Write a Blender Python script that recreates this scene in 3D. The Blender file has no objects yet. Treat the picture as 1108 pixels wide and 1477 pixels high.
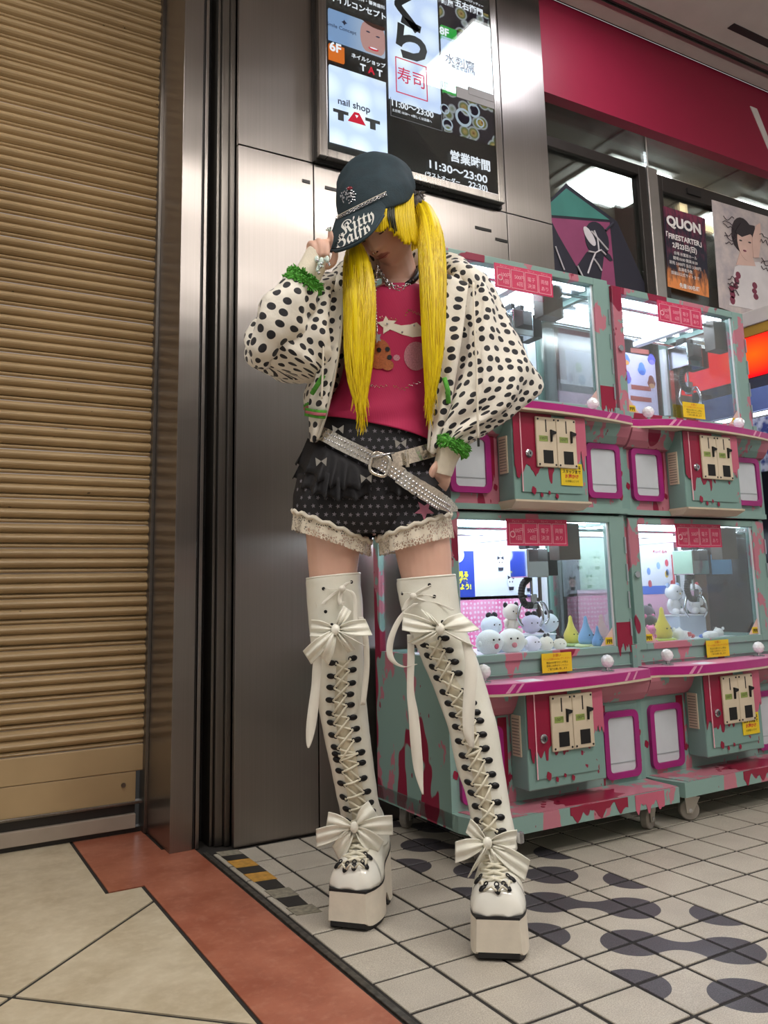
import bpy, bmesh, math, random
from mathutils import Vector as V, Matrix
from mathutils.bvhtree import BVHTree
from mathutils import noise as NZ
random.seed(7)
SC = bpy.context.scene
COL = SC.collection
PI = math.pi

# ------------------------------------------------------------------ camera
# calibrated from the floor tiles, wall seams and jambs (1108 x 1477 frame)
FPX, CXP, CYP = 1202.78, 564.88, 648.39
YAW, PITCH, ROLL, CAMH = .529615, .166832, -.0245057, .75
_fw = V((math.sin(YAW)*math.cos(PITCH), math.cos(YAW)*math.cos(PITCH), math.sin(PITCH)))
_rt = V((math.cos(YAW), -math.sin(YAW), 0)); _up = _rt.cross(_fw)
CR = math.cos(ROLL)*_rt + math.sin(ROLL)*_up
CU = -math.sin(ROLL)*_rt + math.cos(ROLL)*_up
CO = V((0, 0, CAMH))
FN = V((math.sin(YAW), math.cos(YAW), 0))      # horizontal view direction
RH = V((math.cos(YAW), -math.sin(YAW), 0))     # horizontal right
cd = bpy.data.cameras.new('camera'); cam = bpy.data.objects.new('camera', cd); COL.objects.link(cam)
cd.sensor_fit = 'HORIZONTAL'; cd.sensor_width = 36; cd.lens = FPX*36/1108
cd.shift_x = (554-CXP)/1108; cd.shift_y = (CYP-738.5)/1108
cd.clip_start = .02; cd.clip_end = 60
m = Matrix.Identity(4)
for i in range(3):
    m[i][0] = CR[i]; m[i][1] = CU[i]; m[i][2] = -_fw[i]; m[i][3] = CO[i]
cam.matrix_world = m
SC.camera = cam

# ------------------------------------------------------------------ world and exposure
wd = bpy.data.worlds.new('hall_light'); SC.world = wd; wd.use_nodes = True
bg = wd.node_tree.nodes['Background']; bg.inputs[0].default_value = (1, .97, .94, 1); bg.inputs[1].default_value = .42
SC.view_settings.view_transform = 'Standard'; SC.view_settings.look = 'None'
SC.view_settings.exposure = 0.0; SC.view_settings.gamma = 1.0
SC.view_settings.use_curve_mapping = False

def ray(x, y): return _fw + (x-CXP)/FPX*CR - (y-CYP)/FPX*CU
def onz(x, y, z=0.): d = ray(x, y); return CO + d*((z-CAMH)/d.z)
def ony(x, y, Y): d = ray(x, y); return CO + d*(Y/d.y)
def onx(x, y, X): d = ray(x, y); return CO + d*(X/d.x)
def P(x, y, D): d = ray(x, y); return CO + d*(D/d.dot(FN))   # point at horizontal view distance D
def pxm(D): return D/FPX*1.0                                  # metres per pixel at distance D (near centre)

# ------------------------------------------------------------------ materials
def lin(c):
    if isinstance(c, str):
        c = c.lstrip('#'); c = [int(c[i:i+2], 16)/255 for i in (0, 2, 4)]
        c = [x/12.92 if x <= .04045 else ((x+.055)/1.055)**2.4 for x in c]
    return (*c[:3], 1)
MATS = {}
class NT:
    def __init__(s, name):
        s.m = bpy.data.materials.new(name); s.m.use_nodes = True; s.t = s.m.node_tree
        s.b = s.t.nodes['Principled BSDF']; s.out = s.t.nodes['Material Output']; MATS[name] = s.m
    def n(s, typ, **kw):
        nd = s.t.nodes.new('ShaderNode'+typ)
        for k, v in kw.items():
            if k.startswith('i_'):
                key = k[2:]; key = int(key) if key.isdigit() else key
                nd.inputs[key].default_value = v
            else: setattr(nd, k, v)
        return nd
    def l(s, a, b): s.t.links.new(a, b)
    def val(s, x, sock):
        if isinstance(x, (int, float)): sock.default_value = x
        else: s.l(x, sock)
    def ma(s, op, a, b=0., c=None, clamp=False):
        nd = s.t.nodes.new('ShaderNodeMath'); nd.operation = op; nd.use_clamp = clamp
        s.val(a, nd.inputs[0]); s.val(b, nd.inputs[1])
        if c is not None: s.val(c, nd.inputs[2])
        return nd.outputs[0]
    def mix(s, f, a, b):
        nd = s.t.nodes.new('ShaderNodeMix'); nd.data_type = 'RGBA'
        s.val(f, nd.inputs[0])
        for x, k in ((a, 6), (b, 7)):
            if isinstance(x, (tuple, list)): nd.inputs[k].default_value = x
            else: s.l(x, nd.inputs[k])
        return nd.outputs[2]
    def coord(s, which='Object', scale=None):
        tc = s.n('TexCoord'); o = tc.outputs[which]
        if scale is not None:
            mp = s.n('Mapping'); mp.inputs['Scale'].default_value = scale if hasattr(scale, '__len__') else (scale,)*3
            s.l(o, mp.inputs[0]); o = mp.outputs[0]
        return o
    def pos(s):
        g = s.n('NewGeometry'); return g.outputs['Position']
    def noise(s, vec, scale=5, detail=3, rough=.5):
        nd = s.n('TexNoise', i_Scale=scale, i_Detail=detail, i_Roughness=rough); s.l(vec, nd.inputs['Vector']); return nd.outputs[0]
    def ramp(s, f, lo, hi, a=0., b=1.):
        nd = s.n('MapRange'); nd.inputs[1].default_value = lo; nd.inputs[2].default_value = hi
        nd.inputs[3].default_value = a; nd.inputs[4].default_value = b
        s.l(f, nd.inputs[0]); return nd.outputs[0]
    def bump(s, h, strength=.2, dist=.01):
        nd = s.n('Bump'); nd.inputs['Strength'].default_value = strength; nd.inputs['Distance'].default_value = dist
        s.l(h, nd.inputs['Height']); s.l(nd.outputs[0], s.b.inputs['Normal'])
    def base(s, c):
        if isinstance(c, (tuple, list)): s.b.inputs['Base Color'].default_value = c
        else: s.l(c, s.b.inputs['Base Color'])
    def set(s, **kw):
        names = dict(rough='Roughness', metal='Metallic', spec='Specular IOR Level', coat='Coat Weight', sheen='Sheen Weight',
                     sss='Subsurface Weight', alpha='Alpha', trans='Transmission Weight', aniso='Anisotropic', arot='Anisotropic Rotation')
        for k, v in kw.items(): s.b.inputs[names[k]].default_value = v
        return s

def mat(name, c, rough=.5, metal=0., var=.08, vscale=9., bump=0., bscale=60., coords='Object', **kw):
    """plain principled material with a little procedural tone variation"""
    if name in MATS: return MATS[name]
    t = NT(name); c = lin(c); t.set(rough=rough, metal=metal, **kw)
    co = t.coord(coords)
    if var:
        f = t.ramp(t.noise(co, vscale, 3), .3, .7)
        t.base(t.mix(f, tuple(x*(1-var) for x in c[:3])+(1,), tuple(min(1, x*(1+var)) for x in c[:3])+(1,)))
    else: t.base(c)
    if bump: t.bump(t.noise(co, bscale, 3), bump, .004)
    return t.m
def emit(name, c, strength):
    if name in MATS: return MATS[name]
    t = NT(name); e = t.n('Emission'); e.inputs[0].default_value = lin(c); e.inputs[1].default_value = strength
    t.l(e.outputs[0], t.out.inputs[0]); return t.m
def glass(name, tint='#f4f8f6', refl=1.0):
    if name in MATS: return MATS[name]
    t = NT(name); tr = t.n('BsdfTransparent'); tr.inputs[0].default_value = lin(tint)
    gl = t.n('BsdfGlossy'); gl.inputs['Roughness'].default_value = .02
    fr = t.n('Fresnel'); fr.inputs[0].default_value = 1.45
    ms = t.n('MixShader'); t.l(t.ma('MULTIPLY', fr.outputs[0], refl), ms.inputs[0])
    t.l(tr.outputs[0], ms.inputs[1]); t.l(gl.outputs[0], ms.inputs[2]); t.l(ms.outputs[0], t.out.inputs[0])
    return t.m

# ------------------------------------------------------------------ mesh builder
def cr(pts, n):
    """Catmull-Rom through tuples, n steps per span"""
    out = []; L = len(pts)
    for i in range(L-1):
        p0, p1, p2, p3 = pts[max(i-1, 0)], pts[i], pts[i+1], pts[min(i+2, L-1)]
        for k in range(n):
            t = k/n
            out.append(tuple(.5*((2*b)+(-a+c)*t+(2*a-5*b+4*c-d)*t*t+(-a+3*b-3*c+d)*t**3) for a, b, c, d in zip(p0, p1, p2, p3)))
    out.append(tuple(pts[-1])); return out

class MB:
    def __init__(s): s.v = []; s.f = []; s.uv = []; s.mi = []; s.cur = 0
    def add(s, vs, fs, uvs=None, mi=None):
        o = len(s.v); s.v += [tuple(x) for x in vs]
        for k, f in enumerate(fs):
            s.f.append(tuple(i+o for i in f)); s.mi.append(s.cur if mi is None else mi)
            s.uv.append(uvs[k] if uvs else None)
        return s
    def box(s, x0, x1, y0, y1, z0, z1, b=0.):
        if b <= 0:
            vs = [(x, y, z) for x in (x0, x1) for y in (y0, y1) for z in (z0, z1)]
            return s.add(vs, [(0, 1, 3, 2), (4, 6, 7, 5), (0, 4, 5, 1), (2, 3, 7, 6), (0, 2, 6, 4), (1, 5, 7, 3)])
        bm = bmesh.new(); bmesh.ops.create_cube(bm, size=1)
        for v in bm.verts: v.co = V(((x0+x1)/2+v.co.x*(x1-x0), (y0+y1)/2+v.co.y*(y1-y0), (z0+z1)/2+v.co.z*(z1-z0)))
        bmesh.ops.bevel(bm, geom=bm.edges[:], offset=b, segments=2, affect='EDGES', profile=.5)
        return s.bm(bm)
    def bm(s, bm, M=None):
        bm.verts.index_update()
        s.add([(M @ v.co) if M else v.co for v in bm.verts], [[v.index for v in f.verts] for f in bm.faces]); bm.free(); return s
    def prism(s, pts, d, top=None):
        """pts: 3d polygon; d: extrusion vector"""
        n = len(pts); pts = [V(p) for p in pts]; d = V(d)
        vs = pts+[p+d for p in pts]
        return s.add(vs, [tuple(range(n))[::-1], tuple(range(n, 2*n))]+[(i, (i+1) % n, n+(i+1) % n, n+i) for i in range(n)])
    def face(s, pts): return s.add(pts, [tuple(range(len(pts)))])
    def tube(s, pts, r, n=8, caps=True, flat=None):
        """round tube along 3d points; r number or list"""
        pts = [V(p) for p in pts]; L = len(pts); vs = []; fs = []
        t0 = (pts[1]-pts[0]).normalized(); ref = V((0, 0, 1)) if abs(t0.z) < .9 else V((1, 0, 0))
        a = t0.cross(ref).normalized(); pv = t0
        for i, p in enumerate(pts):
            t = (pts[min(i+1, L-1)]-pts[max(i-1, 0)])
            t = t.normalized() if t.length > 1e-9 else pv
            a = (a - t*a.dot(t)); a = a.normalized() if a.length > 1e-6 else t.orthogonal().normalized()
            b = t.cross(a); ri = r[i] if hasattr(r, '__len__') else r; pv = t
            for k in range(n):
                th = 2*PI*k/n; vs.append(p+(a*math.cos(th)+b*math.sin(th))*ri)
        for i in range(L-1):
            for k in range(n): fs.append((i*n+k, i*n+(k+1) % n, (i+1)*n+(k+1) % n, (i+1)*n+k))
        if caps: fs += [tuple(range(n))[::-1], tuple((L-1)*n+k for k in range(n))]
        return s.add(vs, fs)
    def cyl(s, p0, p1, r0, r1=None, n=16): return s.tube([p0, p1], [r0, r0 if r1 is None else r1], n)
    def lathe(s, prof, c=(0, 0, 0), n=24, axis=None, M=None):
        """prof: (radius, height) pairs about +z, or about axis"""
        c = V(c); R = V(axis).to_track_quat('Z', 'Y').to_matrix() if axis is not None else Matrix.Identity(3)
        vs = []; fs = []
        for r, h in prof:
            for k in range(n):
                th = 2*PI*k/n; vs.append(c+R @ V((r*math.cos(th), r*math.sin(th), h)))
        for i in range(len(prof)-1):
            for k in range(n): fs.append((i*n+k, i*n+(k+1) % n, (i+1)*n+(k+1) % n, (i+1)*n+k))
        fs += [tuple(range(n))[::-1], tuple((len(prof)-1)*n+k for k in range(n))]
        return s.add(vs, fs)
    def ell(s, c, r, M=None, n=20, m=12):
        c = V(c); r = r if hasattr(r, '__len__') else (r, r, r); M = M or Matrix.Identity(3); vs = []; fs = []
        for i in range(m+1):
            ph = PI*i/m
            for k in range(n):
                th = 2*PI*k/n
                vs.append(c+M @ V((r[0]*math.sin(ph)*math.cos(th), r[1]*math.sin(ph)*math.sin(th), r[2]*math.cos(ph))))
        for i in range(m):
            for k in range(n): fs.append((i*n+k, (i+1)*n+k, (i+1)*n+(k+1) % n, i*n+(k+1) % n))
        return s.add(vs, fs)
    def torus(s, c, R, r, axis=(0, 0, 1), n=20, m=8, sx=1., rot=None):
        c = V(c); Q = rot or V(axis).to_track_quat('Z', 'Y').to_matrix()
        pts = [c+Q @ V((R*sx*math.cos(2*PI*k/n), R*math.sin(2*PI*k/n), 0)) for k in range(n)]
        vs = []; fs = []
        for k in range(n):
            t = (pts[(k+1) % n]-pts[k-1]).normalized(); a = (pts[k]-c); a = (a-t*a.dot(t)).normalized(); b = t.cross(a)
            for j in range(m): th = 2*PI*j/m; vs.append(pts[k]+(a*math.cos(th)+b*math.sin(th))*r)
        for k in range(n):
            for j in range(m): fs.append((k*m+j, ((k+1) % n)*m+j, ((k+1) % n)*m+(j+1) % m, k*m+(j+1) % m))
        return s.add(vs, fs)
    def loft(s, secs, n=32, sub=4, a0=0., a1=2*PI, disp=None, caps=False, ref=None, ex=2.0):
        """secs: (centre V, half width, half depth); rings perpendicular to the path, half width across the
        view, half depth along it; uv in metres; disp(u, v, p, nrm) -> offset"""
        q = cr([(*c, w, d) for c, w, d in secs], sub); L = len(q); closed = abs(a1-a0) > 2*PI-1e-6
        cs = [V(x[:3]) for x in q]; vs = []; uvv = []; fs = []; uvs = []; ln = 0.
        wm = sum(x[3]+x[4] for x in q)/L/2
        m = n if closed else n+1; fwd = V(ref) if ref is not None else FN
        for i, c in enumerate(cs):
            if i: ln += (c-cs[i-1]).length
            t = (cs[min(i+1, L-1)]-cs[max(i-1, 0)]).normalized()
            f = (fwd-t*fwd.dot(t)).normalized(); r = f.cross(t).normalized()
            for k in range(n+1):
                th = a0+(a1-a0)*k/n
                if k < m:
                    ct, st = math.cos(th), math.sin(th)
                    e = 2/ex; ct = math.copysign(abs(ct)**e, ct); st = math.copysign(abs(st)**e, st)
                    nr = (r*ct-f*st)
                    p = c+r*(ct*q[i][3])-f*(st*q[i][4])
                    if disp: p = p+nr*disp(th, ln, p, nr)
                    vs.append(p)
                uvv.append(((th-a0)*wm, ln))
        for i in range(L-1):
            for k in range(n):
                k2 = (k+1) % n if closed else k+1
                fs.append((i*m+k, i*m+k2, (i+1)*m+k2, (i+1)*m+k))
                uvs.append([uvv[i*(n+1)+k], uvv[i*(n+1)+k+1], uvv[(i+1)*(n+1)+k+1], uvv[(i+1)*(n+1)+k]])
        if caps:
            fs += [tuple(range(m))[::-1], tuple((L-1)*m+k for k in range(m))]; uvs += [[(0, 0)]*m, [(0, 0)]*m]
        return s.add(vs, fs, uvs)
    def patch(s, rows, su=4, sv=4, disp=None, flip=False):
        """rows of 3d points (same length) -> smooth surface; uv in metres"""
        g = [cr([tuple(p) for p in r], su) for r in rows]
        cols = [cr([g[i][j] for i in range(len(g))], sv) for j in range(len(g[0]))]
        W = len(cols); H = len(cols[0]); vs = []; fs = []; uvs = []
        uu = [0.]; 
        for j in range(1, W): uu.append(uu[-1]+(V(cols[j][H//2])-V(cols[j-1][H//2])).length)
        vv = [0.]
        for i in range(1, H): vv.append(vv[-1]+(V(cols[W//2][i])-V(cols[W//2][i-1])).length)
        for i in range(H):
            for j in range(W):
                p = V(cols[j][i])
                if disp: p = p+disp(j/(W-1), i/(H-1), p)
                vs.append(p)
        for i in range(H-1):
            for j in range(W-1):
                q = [(i, j), (i, j+1), (i+1, j+1), (i+1, j)]
                if flip: q = q[::-1]
                fs.append(tuple(a*W+b for a, b in q)); uvs.append([(uu[b], vv[a]) for a, b in q])
        return s.add(vs, fs, uvs)
    def text(s, body, size, M, depth=.0, align='CENTER', bold=0., sx=1., spacing=1.):
        c = bpy.data.curves.new('lettering', 'FONT'); c.body = body; c.size = size; c.align_x = align; c.align_y = 'CENTER'
        c.offset = bold; c.extrude = depth; c.resolution_u = 3; c.space_character = spacing
        o = bpy.data.objects.new('lettering', c); COL.objects.link(o)
        me = bpy.data.meshes.new_from_object(o.evaluated_get(bpy.context.evaluated_depsgraph_get()))
        f = M if callable(M) else (lambda p: M @ p)
        s.add([f(V((v.co.x*sx, v.co.y, v.co.z))) for v in me.vertices], [tuple(p.vertices) for p in me.polygons])
        bpy.data.objects.remove(o); bpy.data.curves.remove(c); bpy.data.meshes.remove(me); return s
    def mesh(s, name, mats=None, smooth=False):
        me = bpy.data.meshes.new(name); me.from_pydata(s.v, [], s.f)
        if any(u is not None for u in s.uv):
            ul = me.uv_layers.new(name='uv'); k = 0
            flat = []
            for f, u in zip(s.f, s.uv):
                for j in range(len(f)): flat += list(u[j]) if u is not None else [0., 0.]
            ul.data.foreach_set('uv', flat)
        if mats is not None:
            for mm in (mats if isinstance(mats, (list, tuple)) else [mats]): me.materials.append(mm)
            if isinstance(mats, (list, tuple)) and len(mats) > 1: me.polygons.foreach_set('material_index', s.mi)
        if smooth: me.polygons.foreach_set('use_smooth', [True]*len(me.polygons))
        me.update(); return me
    def obj(s, name, mats, parent=None, smooth=False, auto=None, solid=0., sub=0, M=None):
        me = s.mesh(name, mats, smooth)
        o = bpy.data.objects.new(name, me); COL.objects.link(o)
        if parent is not None:
            o.parent = parent
            o.matrix_parent_inverse = parent.matrix_world.inverted() if M is None else Matrix.Identity(4)
        if M is not None: o.matrix_local = M
        if solid: md = o.modifiers.new('thickness', 'SOLIDIFY'); md.thickness = solid; md.offset = 0
        if sub: md = o.modifiers.new('smooth', 'SUBSURF'); md.levels = sub; md.render_levels = sub
        if auto is not None:
            me.polygons.foreach_set('use_smooth', [True]*len(me.polygons))
            bm = bmesh.new(); bm.from_mesh(me)
            for e in bm.edges:
                if len(e.link_faces) == 2 and e.calc_face_angle(0) > math.radians(auto): e.smooth = False
            bm.to_mesh(me); bm.free()
        return o

def tag(o, label=None, cat=None, group=None, kind=None):
    if label: o['label'] = label
    if cat: o['category'] = cat
    if group: o['group'] = group
    if kind: o['kind'] = kind
    return o
def empty(name, loc=(0, 0, 0), rz=0., label=None, cat=None, group=None, kind=None, parent=None):
    o = bpy.data.objects.new(name, None); COL.objects.link(o); o.empty_display_size = .05
    mw = Matrix.Translation(V(loc)) @ Matrix.Rotation(rz, 4, 'Z')
    o.matrix_world = mw
    if parent is not None: o.parent = parent
    return tag(o, label, cat, group, kind)
def child(name, mesh, parent, loc=(0, 0, 0), rot=None, scale=None):
    o = bpy.data.objects.new(name, mesh); COL.objects.link(o); o.parent = parent
    o.matrix_parent_inverse = parent.matrix_world.inverted()
    M = Matrix.Translation(V(loc))
    if rot is not None: M = M @ (rot.to_4x4() if hasattr(rot, 'to_4x4') else Matrix.Rotation(rot, 4, 'Z'))
    if scale is not None: M = M @ Matrix.Diagonal((*scale, 1)) if hasattr(scale, '__len__') else M @ Matrix.Scale(scale, 4)
    o.matrix_basis = M
    return o
def link(o, M=None):
    COL.objects.link(o); return o
# ================================================================== the setting
# ---- floor bases and pieces
m_grout = mat('dark_grout', '#262321', .8, var=.15, vscale=30)
t = NT('stone_beige'); co = t.pos()
f = t.ramp(t.noise(co, 7, 6, .62), .35, .68); g = t.ramp(t.noise(co, 34, 4, .6), .45, .7)
t.base(t.mix(t.ma('MULTIPLY', g, .35), t.mix(f, lin('#b4a68b'), lin('#cec2a9')), lin('#ddd3bf'))); t.set(rough=.32)
t = NT('stone_terracotta'); co = t.pos()
f = t.ramp(t.noise(co, 8, 6, .62), .35, .68); g = t.ramp(t.noise(co, 40, 4, .6), .5, .72)
t.base(t.mix(t.ma('MULTIPLY', g, .4), t.mix(f, lin('#96543f'), lin('#ae6c55')), lin('#c08a74'))); t.set(rough=.3)

floor = tag(MB().box(-1.6, 5.2, -1.6, 5.2, -.12, -.003).obj('floor', m_grout), kind='structure')
def slab(pts, mm):
    c = sum((V((*p, 0)) for p in pts), V())/len(pts)
    q = []
    for p in pts:      # shrink a little so that the joints show
        v = V((*p, 0)); q.append(v)
    n = len(q); r = []
    for i in range(n):
        a, b, d = q[i-1], q[i], q[(i+1) % n]
        e1 = (b-a).normalized(); e2 = (d-b).normalized()
        n1 = V((-e1.y, e1.x, 0)); n2 = V((-e2.y, e2.x, 0)); bi = n1+n2
        if bi.length < 1e-6: bi = n1
        bi = bi.normalized(); k = .0052/max(.35, bi.dot(n1)); r.append(b+bi*k)
    return MB().prism([p+V((0, 0, -.0029)) for p in r], (0, 0, .0029)).obj('stone_slab', MATS[mm], floor)
XS, XA, XB, YC = .833, .507, .597, 2.367
slab([(XS-.02, -1.2), (XS-.02, 2.66), (.728, 2.66), (.728, 2.93), (XA, 2.93), (XA, YC), (XB, YC), (XB, -1.2)][::1], 'stone_terracotta')
J = (.232, 1.885)
dg = lambda x: 1.885+(x-.232)*.985      # the diagonal joint
slab([(XA, 2.93), (-.805, 2.93), J, (XB, dg(XB)), (XB, YC), (XA, YC)], 'stone_beige')
l2 = lambda x: 1.885-(x-.232)*1.008
slab([J, (XB, l2(XB)), (XB, dg(XB))], 'stone_beige')
slab([J, (-.805, 2.93), (-1.5, 2.93), (-1.5, dg(-1.5))], 'stone_beige')
slab([J, (-1.5, dg(-1.5)), (-1.5, -1.2), (XB, -1.2), (XB, l2(XB))], 'stone_beige')

# metal threshold strip between the two floors
t = NT('worn_metal'); co = t.pos(); f = t.ramp(t.noise(co, 60, 3), .3, .7)
t.base(t.mix(f, lin('#4a4742'), lin('#76726b'))); t.set(rough=.45, metal=.8)
tag(MB().box(XS-.018, XS-.004, -1.2, 2.55, -.0029, .002, .001).obj('trim_1', MATS['worn_metal']), kind='structure')

# tiles with the printed dark blob pattern
TP = .1391; TX0, TY0 = .974-TP, 1.692
t = NT('floor_tile'); co = t.pos(); sp = t.n('SeparateXYZ'); t.l(co, sp.inputs[0]); X, Y = sp.outputs[0], sp.outputs[1]
U = t.ma('DIVIDE', t.ma('SUBTRACT', X, .974), TP); W = t.ma('DIVIDE', t.ma('SUBTRACT', Y, TY0), TP)
W2 = t.ma('MODULO', t.ma('ADD', W, 40.), 2.)                       # 0..2, even corners at 0 and 2
ev = t.ma('SUBTRACT', 1., t.ma('ABSOLUTE', t.ma('SUBTRACT', W2, 1.)))  # distance to the nearest even row
od = t.ma('SUBTRACT', 1., ev)
def disc(cx, e, half=None):
    dx = t.ma('SUBTRACT', U, cx)
    d = t.ma('SQRT', t.ma('ADD', t.ma('MULTIPLY', dx, dx), t.ma('MULTIPLY', e, e)))
    r = t.ma('LESS_THAN', d, .485)
    if half: r = t.ma('MULTIPLY', r, t.ma('GREATER_THAN' if half > 0 else 'LESS_THAN', U, cx))
    return r
k = disc(3., ev)
for q in (disc(4., od), disc(2., od, 1), disc(5., ev, -1)): k = t.ma('MAXIMUM', k, q)
w1 = t.ma('SUBTRACT', t.ma('MODULO', t.ma('ADD', W, 41.5), 2.), 1.)
u1 = t.ma('SUBTRACT', U, 3.5)
a = t.ma('MULTIPLY', t.ma('SUBTRACT', u1, w1), .7071); b = t.ma('MULTIPLY', t.ma('ADD', u1, w1), .7071)
nk = t.ma('LESS_THAN', t.ma('ABSOLUTE', b), t.ma('ADD', .15, t.ma('MULTIPLY', t.ma('MULTIPLY', a, a), 1.5)))
nk = t.ma('MULTIPLY', nk, t.ma('LESS_THAN', t.ma('ABSOLUTE', a), .38))
k = t.ma('MAXIMUM', k, nk)
sk = t.noise(co, 420, 2); bl = t.noise(co, 9, 4)
lt = t.mix(t.ramp(sk, .35, .7), lin('#a49c8f'), lin('#cfc8bb')); lt = t.mix(t.ramp(bl, .35, .75, 0, .4), lt, lin('#8f877c'))
dk = t.mix(t.ramp(sk, .35, .7), lin('#38353a'), lin('#5c585e'))
t.base(t.mix(k, lt, dk)); t.set(rough=.38); t.bump(sk, .12, .002)

mb = MB(); h = TP/2-.0046; e = .001
mb.add([(-h, -h, -.0029), (h, -h, -.0029), (h, h, -.0029), (-h, h, -.0029), (-h, -h, -e), (h, -h, -e), (h, h, -e), (-h, h, -e),
        (-h+e, -h+e, 0), (h-e, -h+e, 0), (h-e, h-e, 0), (-h+e, h-e, 0)],
       [(0, 1, 5, 4), (1, 2, 6, 5), (2, 3, 7, 6), (3, 0, 4, 7), (4, 5, 9, 8), (5, 6, 10, 9), (6, 7, 11, 10), (7, 4, 8, 11), (8, 9, 10, 11)])
tile_me = mb.mesh('tile', MATS['floor_tile'])
for i in range(19):
    for j in range(-5, 6):
        x, y = TX0+(i+.5)*TP, TY0+(j+.5)*TP
        if x+1.0*y < 2.1: continue
        child('tile', tile_me, floor, (x, y, random.uniform(-.0006, .0004)), scale=(1, 1, 1))

# worn hazard tape along the threshold
hz = empty('hazard_tape', (.88, 2.3, 0), 0, 'worn black and yellow hazard tape stuck to the tiles by the slot', 'tape')
m_hy = mat('tape_yellow', '#b98a3a', .5, var=.25, vscale=60); m_hb = mat('tape_black', '#23211f', .5, var=.3, vscale=60)
m_hg = mat('tape_residue', '#857f70', .8, var=.3, vscale=80)
y = 2.535
for k, (ln, mm) in enumerate(((.05, m_hg), (.05, m_hb), (.075, m_hy), (.06, m_hb), (.075, m_hy), (.075, m_hb), (.07, m_hg), (.07, m_hb), (.06, m_hg))):
    j = .004 if k in (5, 7) else 0
    q = [(.85+j, y, .0006), (.913-j, y-.012+j, .0006), (.913-2*j, y-ln-.010, .0006), (.852+j, y-ln+.002, .0006)]
    MB().prism(q, (0, 0, .0008)).obj('tape_piece', mm, hz); y -= ln

# ---- brushed steel
def steel(name, a, b, rough=.29):
    t = NT(name); co = t.coord('Object', (220, 220, 1.5)); n1 = t.noise(co, 1., 3)
    c2 = t.coord('Object', (2.2, 2.2, 1.6)); n2 = t.noise(c2, 1., 4)
    t.base(t.mix(t.ramp(n1, .3, .7), lin(a), lin(b))); t.set(metal=1., aniso=.75)
    t.l(t.ma('ADD', t.ramp(n1, .3, .7, rough-.008, rough+.012), t.ramp(n2, .4, .75, 0, .05)), t.b.inputs['Roughness'])
    tg = t.n('Tangent', direction_type='RADIAL', axis='Z'); t.l(tg.outputs[0], t.b.inputs['Tangent'])
    t.bump(t.noise(t.coord('Object', (1.3, 1.3, 2.4)), 1., 2), .22, .03)
    return t.m
m_steel = steel('brushed_steel', '#8f8985', '#958e8a'); m_steel_d = steel('brushed_steel_dark', '#74706b', '#807a75', .34)
m_black = mat('matt_black', '#0b0a0a', .7); m_dark = mat('dark_frame', '#2b2827', .4, .3)

# back wall: panels fixed to a backing
wallb = tag(MB().box(.93, 2.305, 2.56, 2.70, -.012, 3.6).obj('wall_back', m_steel_d), kind='structure')
for x0, x1, z0, z1 in ((.907, 1.188, 0, 2.272), (.907, 1.188, 2.276, 3.6), (1.192, 2.064, 0, 2.272), (1.192, 2.064, 2.276, 3.6), (2.068, 2.31, 0, 2.272), (2.068, 2.31, 2.276, 3.6)):
    MB().box(x0, x1, 2.54, 2.5595, z0, z1, .0015).obj('steel_panel', m_steel, wallb)
# small punched slots and scuffs beside the display
for x, z, w in ((1.145, 2.19, .03), (1.235, 2.185, .045), (1.9, 2.17, .08), (2.0, 2.14, .06)):
    MB().box(x, x+w, 2.537, 2.541, z, z+.012).obj('slot', m_dark, wallb)

# jamb with the dark shutter slot
jamb = tag(MB().box(.80, .95, 2.70, 2.9, -.012, 3.6).obj('wall_left', m_steel_d), kind='structure')
JP = [('jamb_corner', .731, .799, 2.60, 2.93, m_steel), ('jamb_bead', .801, .806, 2.605, 2.65, m_dark), ('jamb_lip', .808, .819, 2.60, 2.66, m_steel),
      ('slot_back', .819, .905, 2.685, 2.70, m_black), ('slot_edge', .853, .862, 2.605, 2.69, m_steel_d), ('frame_strip', .865, .889, 2.59, 2.69, m_steel_d), ('frame_strip', .891, .907, 2.575, 2.69, m_steel_d)]
for n, x0, x1, y0, y1, mm in JP: MB().box(x0, x1, y0, y1, 0, 3.6, .001).obj(n, mm, jamb)

# ---- roller shutter, slat by slat
sh = tag(empty('door_1', (0, 2.92, 0)), kind='structure')
sh['label'] = 'closed tan steel roller shutter with ribbed slats'
t = NT('shutter_paint'); co = t.pos(); n1 = t.noise(co, 2.5, 4); n2 = t.noise(t.coord('Generated'), 30, 3)
sp = t.n('SeparateXYZ'); t.l(co, sp.inputs[0])
cch = t.n('Mapping'); cch.inputs['Scale'].default_value = (26, 1, 60); t.l(co, cch.inputs[0]); chip = t.ramp(t.noise(cch.outputs[0], 1., 3), .73, .75)
t.base(t.mix(t.ma('MULTIPLY', chip, .8), t.mix(t.ramp(n1, .3, .7), lin('#9c8461'), lin('#b19872')), lin('#3b2f22'))); t.set(rough=.42)
PZ = .0797; prof = []
def bumpf(z0, z1, d, n=5):
    for k in range(n+1):
        u = k/n; prof.append((z0+(z1-z0)*u, -d*math.sin(PI*u)**.8 if 0 < u < 1 else 0.))
bumpf(0, .17, .009, 4); prof.append((.18, .011)); prof.append((.20, .011)); bumpf(.205, .60, .019, 6); bumpf(.602, .985, .019, 6); prof.append((.988, .011)); prof.append((1.0, .011))
mb = MB(); vs = []; fs = []
for x in (-1.1, .724):
    for u, d in prof: vs.append((x, d, u*PZ))
n = len(prof)
for k in range(n-1): fs.append((k, k+1, n+k+1, n+k))
slat_me = MB().add(vs, fs).mesh('slat', MATS['shutter_paint'], smooth=False)
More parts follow.
